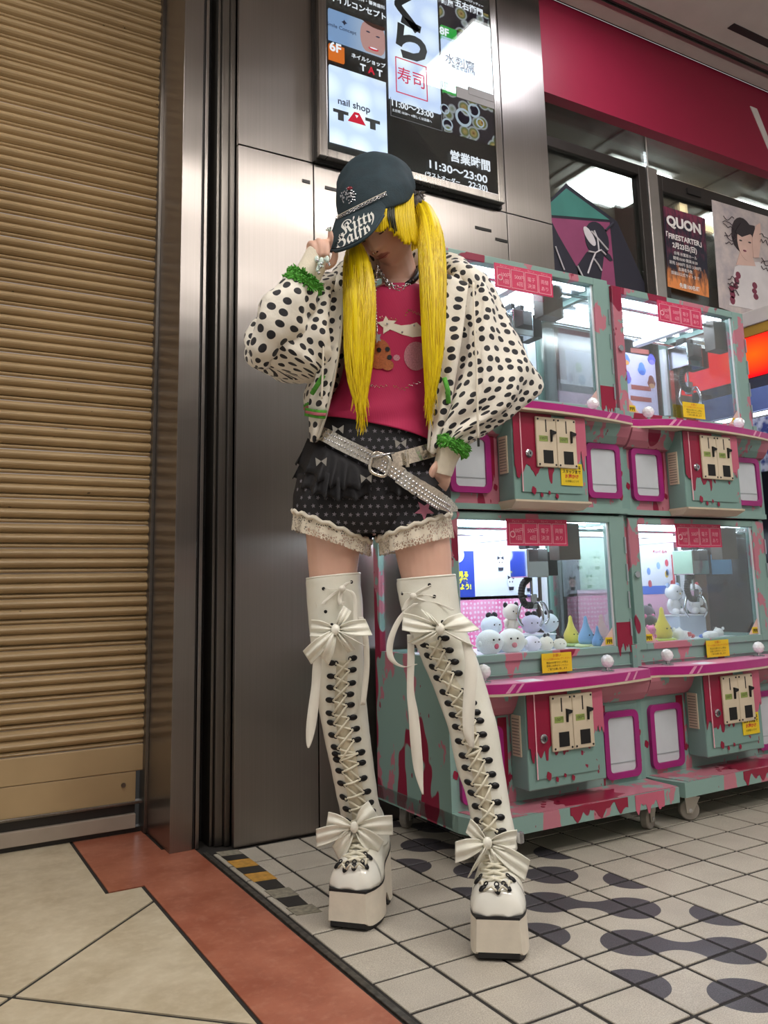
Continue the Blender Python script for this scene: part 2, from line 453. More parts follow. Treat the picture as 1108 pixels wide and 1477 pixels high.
for k in range(36):
    z = .273+k*PZ
    o = child('slat', slat_me, sh, (0, 2.905+random.uniform(-.001, .001), z))
MB().box(-1.1, .723, 2.893, 2.915, .1895, .272, .003).obj('bottom_plate', MATS['shutter_paint'], sh)
MB().box(-1.1, .70, 2.895, 2.915, .095, .1885, .002).obj('bottom_plate', MATS['shutter_paint'], sh)
MB().box(-1.1, .723, 2.888, 2.92, .088, .097, .002).obj('bottom_rail', m_steel_d, sh)
MB().box(-1.1, .70, 2.9, 2.93, .06, .088).obj('bottom_rail', m_dark, sh)
MB().box(-1.1, .70, 2.885, 2.92, .016, .059, .002).obj('kick_rail', mat('kick_paint', '#9c8f82', .5), sh)
MB().box(-1.1, .72, 2.90, 2.93, 0.0, .015).obj('sill', m_dark, sh)
MB().cyl((.66, 2.896, .15), (.66, 2.888, .15), .007).obj('bolt', m_steel_d, sh)
MB().box(.72, .7305, 2.86, 2.93, 0, 3.6, .001).obj('guide_rail', m_steel_d, sh)

MB().box(-1.3, .7305, 2.62, 2.94, 3.142, 3.6, .002).obj('shutter_box', m_steel_d, sh)
# ---- ceiling, beam and lamps
m_ceil = mat('ceiling_board', '#c9bfb6', .8, var=.04)
m_trk = mat('aluminium_track', '#a39d96', .35, .9)
ceil = tag(MB().box(-2, 5.2, -2.2, 2.40, 3.402, 3.5).obj('ceiling', m_ceil), kind='structure')
for y0, y1, z0, z1, mm, nm in ((2.405, 2.425, 3.39, 3.47, m_trk, 'track_rail'), (2.43, 2.445, 3.40, 3.47, m_dark, 'track_groove'), (2.45, 2.47, 3.39, 3.47, m_trk, 'track_rail'), (2.474, 2.548, 3.396, 3.47, m_ceil, 'soffit_board'), (2.55, 2.562, 3.404, 3.47, m_dark, 'shadow_gap')):
    MB().box(-2 if y1 < 2.475 else 2.31, 5.2, y0, y1, z0, z1).obj(nm, mm, ceil)
MB().box(3.30, 4.8, 2.27, 2.31, 3.398, 3.403).obj('air_slot', m_dark, ceil)
m_lamp = emit('lamp_diffuser', '#fffaf3', 30.)
m_lamp_c = emit('lamp_diffuser_cool', '#f4f6ff', 14.)
def ceiling_lamp(x0, x1, y0, y1, label, mm=None):
    o = empty('ceiling_lamp', ((x0+x1)/2, (y0+y1)/2, 3.39), 0, label, 'lamp', 'ceiling lamps of the hall')
    fr = MB()
    for a in ((x0-.02, x0, y0-.02, y1+.02), (x1, x1+.02, y0-.02, y1+.02), (x0, x1, y0-.02, y0), (x0, x1, y1, y1+.02)): fr.box(*a, 3.375, 3.4015)
    fr.obj('frame', m_trk, o)
    MB().box(x0, x1, y0, y1, 3.36, 3.3995).obj('diffuser', mm or m_lamp, o)
ceiling_lamp(2.16, 2.66, 1.66, 2.16, 'square ceiling lamp nearest the lit directory board', m_lamp_c)
ceiling_lamp(.2, 1.4, .14, .32, 'long ceiling lamp above the stone floor')
ceiling_lamp(1.9, 3.1, .1, .4, 'long ceiling lamp in front of the crane games')
ceiling_lamp(-1.2, -.1, 1.3, 1.6, 'long ceiling lamp before the roller shutter')
ceiling_lamp(.2, 1.4, -1.5, -1.2, 'long ceiling lamp far back over the hall')
ceiling_lamp(1.9, 3.1, -1.5, -1.2, 'long ceiling lamp far back on the arcade side')

MB().box(-2, .93, 2.475, 3.0, 3.602, 3.65).obj('soffit_board', m_ceil, ceil)
# the far side of the hall, behind the camera
tag(MB().box(-2.2, 5.4, -2.9, -2.8, 0, 3.5).obj('wall_front', mat('hall_wall', '#b5aca4', .6)), kind='structure')
# ================================================================== directory board on the steel wall
SY = 2.498
def S(x, y): p = ony(x, y, SY); return p.x, p.z
sg = empty('directory_board', (1.6, 2.54, 2.285), 0, 'steel framed lit directory board with shop adverts high on the steel wall', 'signboard')
fr = MB()
for a in ((1.194, 1.226, 2.285, 3.38), (1.99, 2.022, 2.285, 3.38), (1.226, 1.99, 2.285, 2.317), (1.226, 1.99, 3.35, 3.38)): fr.box(a[0], a[1], 2.492, 2.539, a[2], a[3], .003)
fr.obj('frame', steel('sign_steel', '#8f8a86', '#a8a29c', .25), sg)
MB().box(1.185, 2.031, 2.525, 2.539, 2.276, 3.389).obj('back_edge', m_dark, sg)
scr = MB().box(1.226, 1.99, 2.505, 2.525, 2.317, 3.35).obj('screen', mat('screen_black', '#1b181c', .15, var=.03), sg)
t = NT('lit_panel'); co = t.pos(); v = t.n('TexVoronoi', feature='F1'); v.inputs['Scale'].default_value = 9.; v.inputs['Randomness'].default_value = .35
t.l(co, v.inputs['Vector']); f = t.ramp(v.outputs['Distance'], .1, .62); em = t.n('Emission'); em.inputs[1].default_value = 1.5
t.l(t.mix(f, lin('#f3fbff'), lin('#c3d2f6')), em.inputs[0]); t.l(em.outputs[0], t.out.inputs[0])
def sgp(nm, x0, x1, z0, z1, mm, d=.0): return MB().box(x0, x1, SY-.002-d, 2.5046, z0, z1).obj(nm, mm, scr)
def sgt(txt, px, py, size, mm, bold=0., sx=1., align='CENTER', d=.0014, spacing=1.):
    X, Z = S(px, py); M = Matrix.Translation((X, SY-.003-d, Z)) @ Matrix.Rotation(PI/2, 4, 'X')
    MB().text(txt, size, M, .0003, align, bold, sx, spacing).obj('lettering', mm, scr)
e_wh = emit('print_white', '#f2f6ff', 1.0); e_bk = mat('print_black', '#100f14', .5, var=0); e_rd = emit('print_red', '#e8344a', .8)
e_or = emit('print_orange', '#f07a2c', .95); e_gr = emit('print_green', '#3fbf54', .9); e_pk = emit('print_pink', '#e04468', .9); e_nv = mat('print_navy', '#20264a', .5, var=0)
LP = MATS['lit_panel']
xl0, xl1 = 1.238, 1.476
sgp('advert_panel', xl0, xl1, 2.352, S(472, 92)[1], LP)
sgt('nail shop', 510, 153, .038, e_nv, .0006)
for ch, px, py, mm in (('T', 491, 163, e_bk), ('Λ', 514, 167, e_rd), ('T', 537, 176, e_bk)): sgt(ch, px, py+5, .047, mm, .0045, 1.75)
sgt('ネイルショップ', 531, 89, .021, e_wh, .0004)
for ch, px, py, mm in (('T', 523, 99, e_wh), ('A', 535, 103, e_rd), ('T', 547, 107, e_wh)): sgt(ch, px, py, .038, mm, .0012)
x, z = S(471, 61); sgp('floor_badge', xl0, x+.073, z-.062, z, e_or); sgt('6F', 483, 70, .05, e_wh, .0015)
t = NT('portrait_print'); em = t.n('Emission'); em.inputs[1].default_value = .95
g = t.coord('Generated'); sp = t.n('SeparateXYZ'); t.l(g, sp.inputs[0]); 
t.l(t.mix(t.ramp(sp.outputs[0], .3, .75), lin('#8fb0e2'), lin('#c6d4ee')), em.inputs[0]); t.l(em.outputs[0], t.out.inputs[0])
z1 = S(472, 11)[1]; z0 = S(472, 55)[1]; sgp('advert_photo', xl0, xl1, z0, z1, MATS['portrait_print'])
# the smiling face in the advert, as flat print
def blob(nm, pts, mm, par, y, zf=None): return MB().prism([(p[0], y, p[1]) for p in pts], (0, .0006, 0)).obj(nm, mm, par)
def ring(cx, cz, rx, rz, n=20, a0=0, a1=2*PI): return [(cx+rx*math.cos(a0+(a1-a0)*k/n), cz+rz*math.sin(a0+(a1-a0)*k/n)) for k in range(n)]
fx, fz = xl1-.052, (z0+z1)/2
blob('face_print', [(min(xl1, a), max(z0, min(z1, b))) for a, b in ring(fx, fz, .056, .085)], emit('print_skin', '#d9a4a0', .9), scr, SY-.0028)
blob('face_print', [(min(xl1, a), max(z0, min(z1, b))) for a, b in ring(fx+.02, fz+.075, .07, .03)], emit('print_hair', '#5b4038', .6), scr, SY-.0036)
for dx, dz, rx, rz, mm in ((-.022, .02, .009, .003, e_nv), (.02, .012, .009, .003, e_nv), (.0, -.045, .022, .007, e_rd), (.0, -.043, .017, .003, e_wh)):
    blob('face_print', ring(fx+dx, fz+dz, rx, rz, 12), mm, scr, SY-.0042 if mm is not e_wh else SY-.005)
sgt('Smile Concept', 492, 42, .021, e_nv, 0); sgt('✦', 496, 34, .03, e_nv)
sgt('スマイルコンセプト', 511, 10, .031, e_wh, .0006); sgt('矯正歯科・審美歯科', 528, 3, .018, e_wh)
# middle advert
xm0, xm1 = 1.492, 1.727; zm = S(560, 140)[1]
sgp('advert_panel', xm0, xm1, zm, 3.33, LP)
for ch, px, py, sz in (('く', 588, 18, .20), ('ら', 592, 63, .20)): sgt(ch, px, py, sz, e_bk, .008, .95)
sgt('寿司', 593, 115, .07, e_pk, .0002, .95)
x, z = S(593, 115); w, hh = .072, .075
for a in ((x-w, x+w, z-hh, z-hh+.004), (x-w, x+w, z+hh-.004, z+hh), (x-w, x-w+.004, z-hh, z+hh), (x+w-.004, x+w, z-hh, z+hh)): MB().box(a[0], a[1], SY-.005, SY-.004, a[2], a[3]).obj('stamp_line', e_pk, scr)
sgt('11:00～23:00', 594, 158, .036, e_wh, .0006); sgt('土日祝 10:30～ ※詳しくは店頭へ', 594, 168, .0125, e_wh)
x, z = S(594, 160); m_line = mat('print_grey', '#77737c', .5)
for a in ((xm0, xm1, z-.05, z-.048), (xm0, xm0+.002, z-.05, zm), (xm1-.002, xm1, z-.05, zm)): MB().box(a[0], a[1], SY-.005, SY-.004, a[2], a[3]).obj('print_line', m_line, scr)
# right adverts
xr0, xr1 = 1.742, 1.985
m_food = NT('food_print'); t = m_food; v = t.n('TexVoronoi'); v.inputs['Scale'].default_value = 16.; co = t.pos(); t.l(co, v.inputs['Vector'])
em = t.n('Emission'); em.inputs[1].default_value = .55
rp = t.n('ValToRGB'); rp.color_ramp.elements[0].color = lin('#8a4b2c'); rp.color_ramp.elements[1].color = lin('#2b2530')
for p_, c_ in ((.18, '#d7b878'), (.32, '#7d8a4c'), (.42, '#dfe4ee'), (.5, '#3c3440')): e_ = rp.color_ramp.elements.new(p_); e_.color = lin(c_)
t.l(v.outputs['Distance'], rp.inputs[0]); t.l(rp.outputs[0], em.inputs[0]); t.l(em.outputs[0], t.out.inputs[0])
sgp('advert_photo', xr0, xr1, S(660, 42)[1], S(660, 4)[1], m_food.m); sgt('五右衛門', 676, 13, .036, e_wh, .0008); sgt('洋麺屋', 640, 3, .03, e_wh, .0006); sgt('ゆであげスパゲッティー', 675, 2, .014, e_wh)
for py, lab in ((47, '8F'), (124, '8F')):
    x, z = S(641, py); sgp('floor_badge', xr0, xr0+.075, z-.03, z+.03, e_gr); sgt(lab, 640, py, .046, e_wh, .0014)
za, zb_ = S(660, 117)[1], S(660, 60)[1]
sgp('advert_panel', xr0, xr1, za, zb_, LP); sgt('水刺齋', 663, 92, .05, m_line, .0004); sgt('韓国家庭料理', 668, 102, .02, m_line)
MB().box(xr0+.06, xr1+.005, SY-.006, SY-.003, za-.075, za-.028).obj('blank_sticker', mat('grey_tape', '#8d8886', .6), scr)
MB().box(xr0+.12, xr1+.005, SY-.007, SY-.003, za-.045, za-.012).obj('blank_sticker', mat('grey_tape', '#8d8886', .6), scr)
sgp('advert_photo', xr0, xr1, S(660, 200)[1]+.02, S(660, 140)[1]-.0, m_food.m)
for px, py, r in ((668, 170, .04), (641, 158, .022), (683, 160, .03), (645, 180, .026), (692, 178, .02)):
    x, z = S(px, py)
    MB().prism([(a, SY-.0035, b) for a, b in ring(x, z, r, r)], (0, .0006, 0)).obj('dish_print', emit('dish_white', '#c8d8e8', .7), scr)
    MB().prism([(a, SY-.0045, b) for a, b in ring(x, z, r*.72, r*.72)], (0, .0006, 0)).obj('dish_print', m_food.m, scr)
sgt('営業時間', 678, 234, .050, e_wh, .0012); sgt('11:30～23:00', 660, 249, .045, e_wh, .0010, 1.17); sgt('(ラストオーダー', 638, 258, .0225, e_wh, .0004); sgt('22:30)', 689, 270, .034, e_wh, .0006, 1.1)
MB().box(1.226, 1.99, 2.4925, 2.4945, 2.317, 3.35).obj('cover_glass', glass('cover_glass', refl=.22), sg)

# ================================================================== shop front beside the steel wall
FY, GY, IZ = 2.565, 2.64, 2.96
tag(MB().box(2.3, 5.2, FY, FY+.06, 2.918, 3.404).obj('trim_2', mat('fascia_red', '#8f1737', .45, var=.03)), kind='structure')['label'] = 'crimson fascia board over the arcade front'
x0 = ony(1080, 137, FY); x1 = ony(1108, 212, FY)
vm = MB()
for sgn in (0, 1):
    a = x0.x+sgn*.36; b = x0.x+.18
    q = [(a, 3.27), (a+(.055 if not sgn else -.055), 3.27), (b+(.012 if not sgn else -.012), 2.99), (b-(.03 if not sgn else -.03), 2.99)]
    vm.prism([(p[0], FY-.004, p[1]) for p in q], (0, .004, 0))
vm.obj('fascia_lettering', mat('letter_white', '#d8d0ca', .5), bpy.data.objects['trim_2'])
icl = tag(MB().box(2.3, 6.0, 2.70, 5.2, IZ, IZ+.06).obj('ceiling.001', mat('shop_ceiling', '#aaa69e', .7)), kind='structure')
MB().box(2.3, 6.0, FY+.061, 2.70, IZ, IZ+.06).obj('soffit_board', mat('shop_ceiling', '#aaa69e', .7), icl)
for X in (2.94, 3.8): MB().box(X-.006, X+.006, 2.63, 5.2, IZ-.004, IZ).obj('ceiling_joint', mat('joint_brown', '#5d4f46', .7), icl)
# lamp panel and detector in the shop ceiling
lp = empty('shop_ceiling_lamp', (3.28, 3.07, IZ), 0, 'white square lamp panel in the shop ceiling behind the glass', 'lamp')
MB().box(3.06, 3.50, 2.88, 3.25, IZ-.05, IZ-.001).obj('diffuser', emit('shop_lamp', '#f6fbff', 24.), lp)
fr = MB()
for a in ((3.03, 3.06, 2.85, 3.28), (3.50, 3.53, 2.85, 3.28), (3.06, 3.50, 2.85, 2.88), (3.06, 3.50, 3.25, 3.28)): fr.box(*a, IZ-.016, IZ-.001)
fr.obj('frame', mat('lamp_frame', '#d6d2cb', .5), lp)
p = onz(1088, 264, IZ); sd = empty('smoke_detector', p, 0, 'round white smoke detector on the shop ceiling at the right', 'detector')
MB().lathe([(.06, 0), (.062, -.012), (.05, -.024), (.03, -.028)], p, 28).obj('base', mat('detector_white', '#b9b2a8', .5), sd, auto=40)
MB().lathe([(.026, -.028), (.024, -.042), (.01, -.046)], p, 20).obj('sensor', mat('detector_white', '#b9b2a8', .5), sd, auto=40)
# two more lamp panels, added to brighten the dark shop interior
for k_, (x_, y_) in enumerate(((4.3, 3.07), (3.3, 4.2))):
    l2_ = empty('shop_ceiling_lamp', (x_, y_, IZ), 0, ('added square lamp panel brightening the shop ceiling behind the photo poster', 'added square lamp panel brightening the shop from deep inside')[k_], 'lamp')
    MB().box(x_-.22, x_+.22, y_-.18, y_+.18, IZ-.05, IZ-.001).obj('diffuser', emit('shop_lamp', '#f6fbff', 24.), l2_)
    MB().box(x_-.25, x_+.25, y_-.21, y_-.181, IZ-.016, IZ-.001).box(x_-.25, x_+.25, y_+.181, y_+.21, IZ-.016, IZ-.001).box(x_-.25, x_-.221, y_-.18, y_+.18, IZ-.016, IZ-.001).box(x_+.221, x_+.25, y_-.18, y_+.18, IZ-.016, IZ-.001).obj('frame', mat('lamp_frame', '#d6d2cb', .5), l2_)
tag(MB().box(2.33, 5.2, 2.70, 5.2, -.0029, .0).obj('floor.001', mat('shop_floor', '#b8b0a6', .5)), kind='structure')
# interior walls
tag(MB().box(2.2, 6.2, 5.2, 5.3, 0, 3.0).obj('wall_interior', mat('shop_wall_brown', '#8a7263', .6)), kind='structure')
tag(MB().box(5.2, 5.3, 2.70, 5.2, 0, 3.0).obj('wall_right', mat('shop_wall_brown', '#8a7263', .6)), kind='structure')
tag(MB().box(2.31, 2.34, 2.70, 5.2, 0, 2.96).obj('wall_side', mat('shop_wall_grey', '#8f8b83', .6)), kind='structure')
tag(MB().box(2.34, 3.75, 3.5, 3.52, 0, 2.95).obj('wall_window_back', mat('shop_wall_grey', '#a39f97', .6)), kind='structure')
tag(MB().box(3.09, 3.36, 2.9, 2.92, 0, 2.70).obj('wall_panel', mat('shop_red_panel', '#7b2b26', .6)), kind='structure')
tl_ = empty('wall_tube_lamp', (3.45, 3.1, 2.6), 0, 'warm glowing tube lamp behind the dark event poster', 'lamp')
a, b = ony(984, 283, 3.0), ony(990, 330, 3.0)
MB().cyl(a, b, .02).obj('tube', emit('warm_tube', '#ffdcae', 6.), tl_)
MB().box(a.x-.03, a.x+.03, 2.985, 3.03, a.z, a.z+.03).obj('socket', m_dark, tl_)
tl2 = empty('wall_glow_lamp', (3.5, 3.1, 2.5), 0, 'warm lit bracket lamp between the two posters', 'lamp')
a = ony(1010, 325, 3.0); b = ony(1030, 332, 3.0)
MB().cyl(a, b, .028).obj('tube', emit('warm_tube', '#ffdcae', 6.), tl2)
MB().box(a.x-.02, b.x+.02, 2.99, 3.04, a.z-.06, a.z-.03).obj('bracket', m_dark, tl2)
# glazing: two frames, a post, panes
m_pane = glass('shop_glass', '#e6ebe8', .8)
m_fr = mat('window_frame', '#3b3633', .4, .5); m_post = mat('steel_post', '#8c8781', .3, .9)
w1 = tag(empty('window_1', (2.6, GY, 0)), kind='structure')
xa, xb, zt = 2.32, 3.005, 2.75
for a in ((xa, xa+.03, 0, zt), (xb-.05, xb, 0, zt), (xa+.03, xb-.05, zt-.05, zt), (xa+.03, xb-.05, 0, .06)): MB().box(a[0], a[1], GY-.02, GY+.03, a[2], a[3], .003).obj('window_frame', m_fr, w1)
MB().box(xa+.03, xb-.05, GY, GY+.008, .06, zt-.05).obj('pane', m_pane, w1)
MB().box(xb+.005, xb+.075, GY-.025, GY+.04, 0, zt+.004, .004).obj('post', mat('post_satin', '#b1aca6', .3, .8), w1)
MB().box(xb+.036, xb+.042, GY-.002, GY+.01, zt+.005, IZ-.002).obj('glass_joint', mat('joint_clear', '#b9b6b0', .3), w1)
MB().box(2.32, xb+.034, GY, GY+.008, zt+.001, IZ-.002).obj('pane', m_pane, w1)
w2 = tag(empty('window_2', (4, GY, 0)), kind='structure')
xc = xb+.08; z2 = 2.735
for a in ((xc, xc+.03, 0, z2), (5.1, 5.16, 0, z2), (xc+.03, 5.1, z2-.085, z2)): MB().box(a[0], a[1], GY-.02, GY+.03, a[2], a[3], .003).obj('window_frame', m_fr, w2)
MB().box(xc+.03, 5.1, GY, GY+.008, 2.05, z2-.085).obj('pane', m_pane, w2)
MB().box(xb+.044, 5.1, GY, GY+.008, zt+.006, IZ-.002).obj('pane', m_pane, w2)
MB().box(xc+.03, 5.1, GY-.03, GY+.03, 1.98, 2.05, .003).obj('transom', m_post, w2)
MB().box(xc+.2, xc+.3, GY-.03, GY-.02, z2-.06, z2-.03).obj('latch', m_dark, w2)

# ---- window art: house shape with a hooded figure
art = empty('window_mural', (2.6, GY-.02, 1.8), 0, 'teal and pink house shaped window graphic with a hooded figure', 'graphic')
def Q(x, y): p = ony(x, y, GY-.003); return p.x, p.z
def decal(nm, pts, mm, k, par, Y=GY): return MB().prism([(p[0], Y-.0015-.0012*k, p[1]) for p in pts], (0, .0011, 0)).obj(nm, mm, par)
m_nv = mat('graphic_navy', '#23222f', .5); m_tl = mat('graphic_teal', '#3d7a70', .5); m_pu = mat('graphic_plum', '#8a3f63', .5); m_lw = mat('graphic_line', '#c9c2c4', .5)
ax, az = Q(817, 270); r1x, r1z = Q(886, 318); zb = 1.75
decal('house_shape', [(2.36, az-.12), (ax, az+.02), (r1x+.02, r1z), (r1x+.20, r1z-.33), (r1x+.21, zb), (2.36, zb)][::-1], m_nv, 0, art)
decal('roof_shape', [(2.36, Q(797, 312)[1]), (2.36, az-.13), (ax, az-.005), (r1x-.03, Q(880, 317)[1])][::-1], m_tl, 1, art)
decal('wall_shape', [(2.36, Q(797, 316)[1]), (r1x-.03, Q(884, 322)[1]), (r1x-.01, zb), (2.36, zb)][::-1], m_pu, 1, art)
decal('figure_shape', [Q(*p) for p in ((795, 318), (806, 340), (832, 385), (845, 410), (795, 410))], m_nv, 2, art)
decal('figure_shape', [Q(*p) for p in ((834, 410), (833, 383), (846, 364), (856, 357), (866, 361), (871, 372), (866, 410))], m_nv, 2, art)
hd = Q(861, 346); decal('figure_shape', [(a, b) for a, b in ring(hd[0], hd[1], .075, .088)], m_nv, 3, art)
decal('figure_shape', [Q(*p) for p in ((873, 362), (880, 368), (884, 376), (880, 377), (870, 368))], m_nv, 3, art)
gg = Q(850, 341); decal('goggles', [(gg[0]+.034*math.cos(t_)*.9+.018*math.sin(t_), gg[1]-.04*math.cos(t_)+.014*math.sin(t_)) for t_ in [2*PI*k/20 for k in range(20)]], m_lw, 4, art)
for pts in (((856, 333), (861, 345), (863, 362)), ((852, 334), (862, 345), (876, 361)), ((848, 363), (858, 365), (866, 361), (873, 368)), ((858, 365), (852, 380), (847, 395)), ((856, 374), (862, 382), (867, 391)), ((800, 356), (806, 372), (813, 390)), ((832, 384), (836, 392), (840, 400))):
    q = [Q(*p) for p in pts]
    MB().tube([(a, GY-.008, b) for a, b in q], .004, 6).obj('outline', m_lw, art)
q = [Q(884, 322), Q(873, 333)]; MB().tube([(a, GY-.006, b) for a, b in q], .006, 6).obj('outline', m_nv, art)

# ---- posters on the glass
def poster(px, label, mm, nm='poster'):
    c = [ony(x, y, GY-.024) for x, y in px]; o = empty(nm, c[-1], 0, label, 'poster')
    MB().prism([(p.x, GY-.024, p.z) for p in c], (0, .003, 0)).obj('sheet', mm, o)
    return o, c
t = NT('flame_print'); g = t.coord('Generated'); sp = t.n('SeparateXYZ'); t.l(g, sp.inputs[0])
mp = t.n('Mapping'); mp.inputs['Scale'].default_value = (9, 9, 4); t.l(g, mp.inputs[0]); nz = t.noise(mp.outputs[0], 1.4, 5, .6)
fl = t.ramp(t.ma('SUBTRACT', nz, t.ma('MULTIPLY', sp.outputs[2], 1.25)), .12, .42); up = t.ramp(t.ma('ADD', nz, t.ma('MULTIPLY', sp.outputs[2], .3)), .66, .9)
t.base(t.mix(fl, t.mix(up, lin('#1b1a2b'), lin('#7c3149')), lin('#e08a4a'))); t.set(rough=.4)
po, c = poster(((957, 297), (1017, 315), (1023, 429), (964, 413)), 'dark event poster with flames headed QUON', MATS['flame_print'])
def pot(txt, px, py, size, mm, o, bold=0., Y=GY-.026, sx=1.):
    p = ony(px, py, Y); M = Matrix.Translation((p.x, Y, p.z)) @ Matrix.Rotation(PI/2, 4, 'X')
    return MB().text(txt, size, M, .0003, 'CENTER', bold, sx).obj('lettering', mm, o)
p_w = mat('poster_white', '#e6e0dc', .5, var=0)
pot('QUON', 987, 325, .072, p_w, po, .003, sx=1.1); pot('「FIRESTARTER」', 987, 346, .038, p_w, po, .001); pot('2月23日(日)', 988, 358, .034, p_w, po, .001)
for k, s_ in enumerate(('会場 秋葉原ホール', '開場18:00 開演18:30', '前売 3,000円 当日 3,500円', '出演者多数', '詳細は公式サイトまで')): pot(s_, 989, 369+k*7.2, .02, p_w, po)
pot('先着100名様', 995, 415, .026, p_w, po, .0006)
t = NT('photo_print'); g = t.coord('Generated'); nz = t.noise(g, 6, 5, .6); t.base(t.mix(t.ramp(nz, .4, .65), lin('#cdbfba'), lin('#a89fa3'))); t.set(rough=.35)
pw, c = poster(((1027, 288), (1150, 325), (1165, 490), (1038, 443)), 'pale autographed photo poster of a dark haired woman in white', MATS['photo_print'])
def pd(nm, pts, mm, k, o): return MB().prism([(p[0], GY-.026-.0015*k, p[1]) for p in pts], (0, .0012, 0)).obj(nm, mm, o)
def Q2(x, y): p = ony(x, y, GY-.026); return p.x, p.z
m_hr = mat('print_dark_hair', '#2c2226', .5); m_sk = mat('print_face', '#d9b6a8', .5); m_dr = mat('print_dress', '#dcd6d6', .5); m_ink = mat('print_ink', '#3a2a33', .5); m_rib = mat('print_ribbon', '#7d3047', .5)
h0 = Q2(1073, 345)
pd('hair_print', [(h0[0]+.095*math.cos(a_), h0[1]+(.12 if math.sin(a_) > 0 else .085)*math.sin(a_)) for a_ in [2*PI*k/22 for k in range(22)]], m_hr, 0, pw)
pd('dress_print', [Q2(*p) for p in ((1052, 440), (1060, 385), (1075, 378), (1095, 378), (1125, 392), (1130, 455))], m_dr, 0, pw)
pd('face_print', [(h0[0]+.012+.066*math.cos(a_), h0[1]-.02+.098*math.sin(a_)) for a_ in [2*PI*k/20 for k in range(20)]], m_sk, 1, pw)
pd('neck_print', [Q2(*p) for p in ((1068, 362), (1084, 364), (1090, 384), (1062, 382))], m_sk, .5, pw)
pd('fringe_print', [Q2(*p) for p in ((1060, 335), (1068, 322), (1088, 326), (1090, 345), (1082, 338), (1070, 342))], m_hr, 2, pw)
pd('hand_print', [Q2(*p) for p in ((1084, 345), (1090, 325), (1096, 322), (1097, 348), (1094, 372), (1086, 372))], m_sk, 3, pw)
for x_, y_, rx, rz, mm in ((1068, 347, .012, .004, m_hr), (1081, 350, .012, .004, m_hr), (1074, 362, .014, .005, m_rib)): 
    q = Q2(x_, y_); pd('feature_print', ring(q[0], q[1], rx, rz, 10), mm, 2, pw)
for (x_, y_), n_ in (((1043, 312), 3), ((1045, 335), 3), ((1095, 340), 2), ((1050, 400), 4), ((1098, 372), 3)):
    for k in range(n_):
        q = [Q2(x_+i*3+random.uniform(-1, 1), y_+k*6+i*1.2+random.uniform(-4, 4)) for i in range(6)]
        MB().tube([(a, GY-.030, b) for a, b in [c_[:2] for c_ in cr(q, 3)]], .0022, 4).obj('autograph', m_ink, pw)
for x_, y_ in ((1065, 405), (1092, 420), (1055, 425)):
    for k in range(3):
        q = Q2(x_+random.uniform(-4, 4), y_+k*8-8); pd('ribbon_print', ring(q[0], q[1], .02, .015+.01*random.random(), 8), m_rib, 1, pw)
# ================================================================== crane game machines (two stacked pairs)
def paint(name, thr_p=.56, thr_c=.66, seed=0., base='#84a39c'):
    t = NT(name); co = t.coord('Object'); mp = t.n('Mapping'); mp.inputs['Location'].default_value = (seed, seed*1.7, seed*.6)
    mp.inputs['Scale'].default_value = (9, 9, 4.5); t.l(co, mp.inputs[0])
    n1 = t.noise(mp.outputs[0], 1., 4, .62)
    m2 = t.n('Mapping'); m2.inputs['Location'].default_value = (seed+4.2, 3.1-seed, seed*2.1); m2.inputs['Scale'].default_value = (7, 7, 3.6); t.l(co, m2.inputs[0])
    n2 = t.noise(m2.outputs[0], 1., 2, .4)
    m3 = t.n('Mapping'); m3.inputs['Scale'].default_value = (42, 42, 22); t.l(co, m3.inputs[0]); n3 = t.noise(m3.outputs[0], 1., 2, .4)
    pk = t.ramp(n1, thr_p, thr_p+.008); cm = t.ramp(n2, thr_c, thr_c+.006); dt = t.ma('MULTIPLY', t.ramp(n3, .70, .71), t.ramp(n2, thr_c-.12, thr_c-.1))
    c = t.mix(t.ma('MULTIPLY', pk, .85), lin(base), lin('#c2687d')); c = t.mix(t.ma('MAXIMUM', cm, dt), c, lin('#8b1a3c'))
    t.base(c); t.set(rough=.33); return t.m
m_pa = paint('splatter_paint', .58, .66, 1.3); m_pb = paint('splatter_paint_pink', .45, .70, 5.1); m_pc = paint('splatter_paint_crimson', .54, .57, 2.6); m_pt = paint('splatter_paint_teal', .66, .70, 8.4, '#7b9c95')
m_mag = mat('counter_magenta', '#ad1478', .28, coat=.4); m_cream = mat('cream_plastic', '#cfc0a8', .4); m_lpk = mat('light_pink', '#d994b4', .4)
m_pkfr = mat('chute_frame_magenta', '#9c1f74', .3); m_crim = mat('drip_crimson', '#8e1537', .35, var=.04); m_rose = mat('drip_rose', '#c06078', .35, var=.04)
m_acr = mat('frosted_flap', '#c6ccd2', .25, var=.05); m_brush = mat('chrome', '#c9ccd0', .18, 1.); m_whp = mat('white_panel', '#e8ecf2', .45, var=.02)
m_rub = mat('black_rubber', '#151517', .55); m_led = emit('led_strip', '#eaf2ff', 22.); m_mglass = glass('machine_glass', '#f8fbfa', .38)
m_card = mat('price_card_pink', '#cf3560', .45, var=.03); m_cardl = mat('price_card_line', '#f0b8c4', .5, var=0); m_yel = mat('notice_yellow', '#e3c521', .5, var=.02); m_nred = mat('notice_red', '#c33a22', .5, var=0); m_nblk = mat('notice_black', '#2a2414', .5, var=0)
m_tri = mat('corner_sticker', '#d8b8b0', .5); m_mir = mat('mirror_housing', '#cdd4dc', .08, 1.)
I4 = Matrix.Identity(4); MW = .745
TXM = lambda x, y, z: Matrix.Translation((x, y, z)) @ Matrix.Rotation(PI/2, 4, 'X')

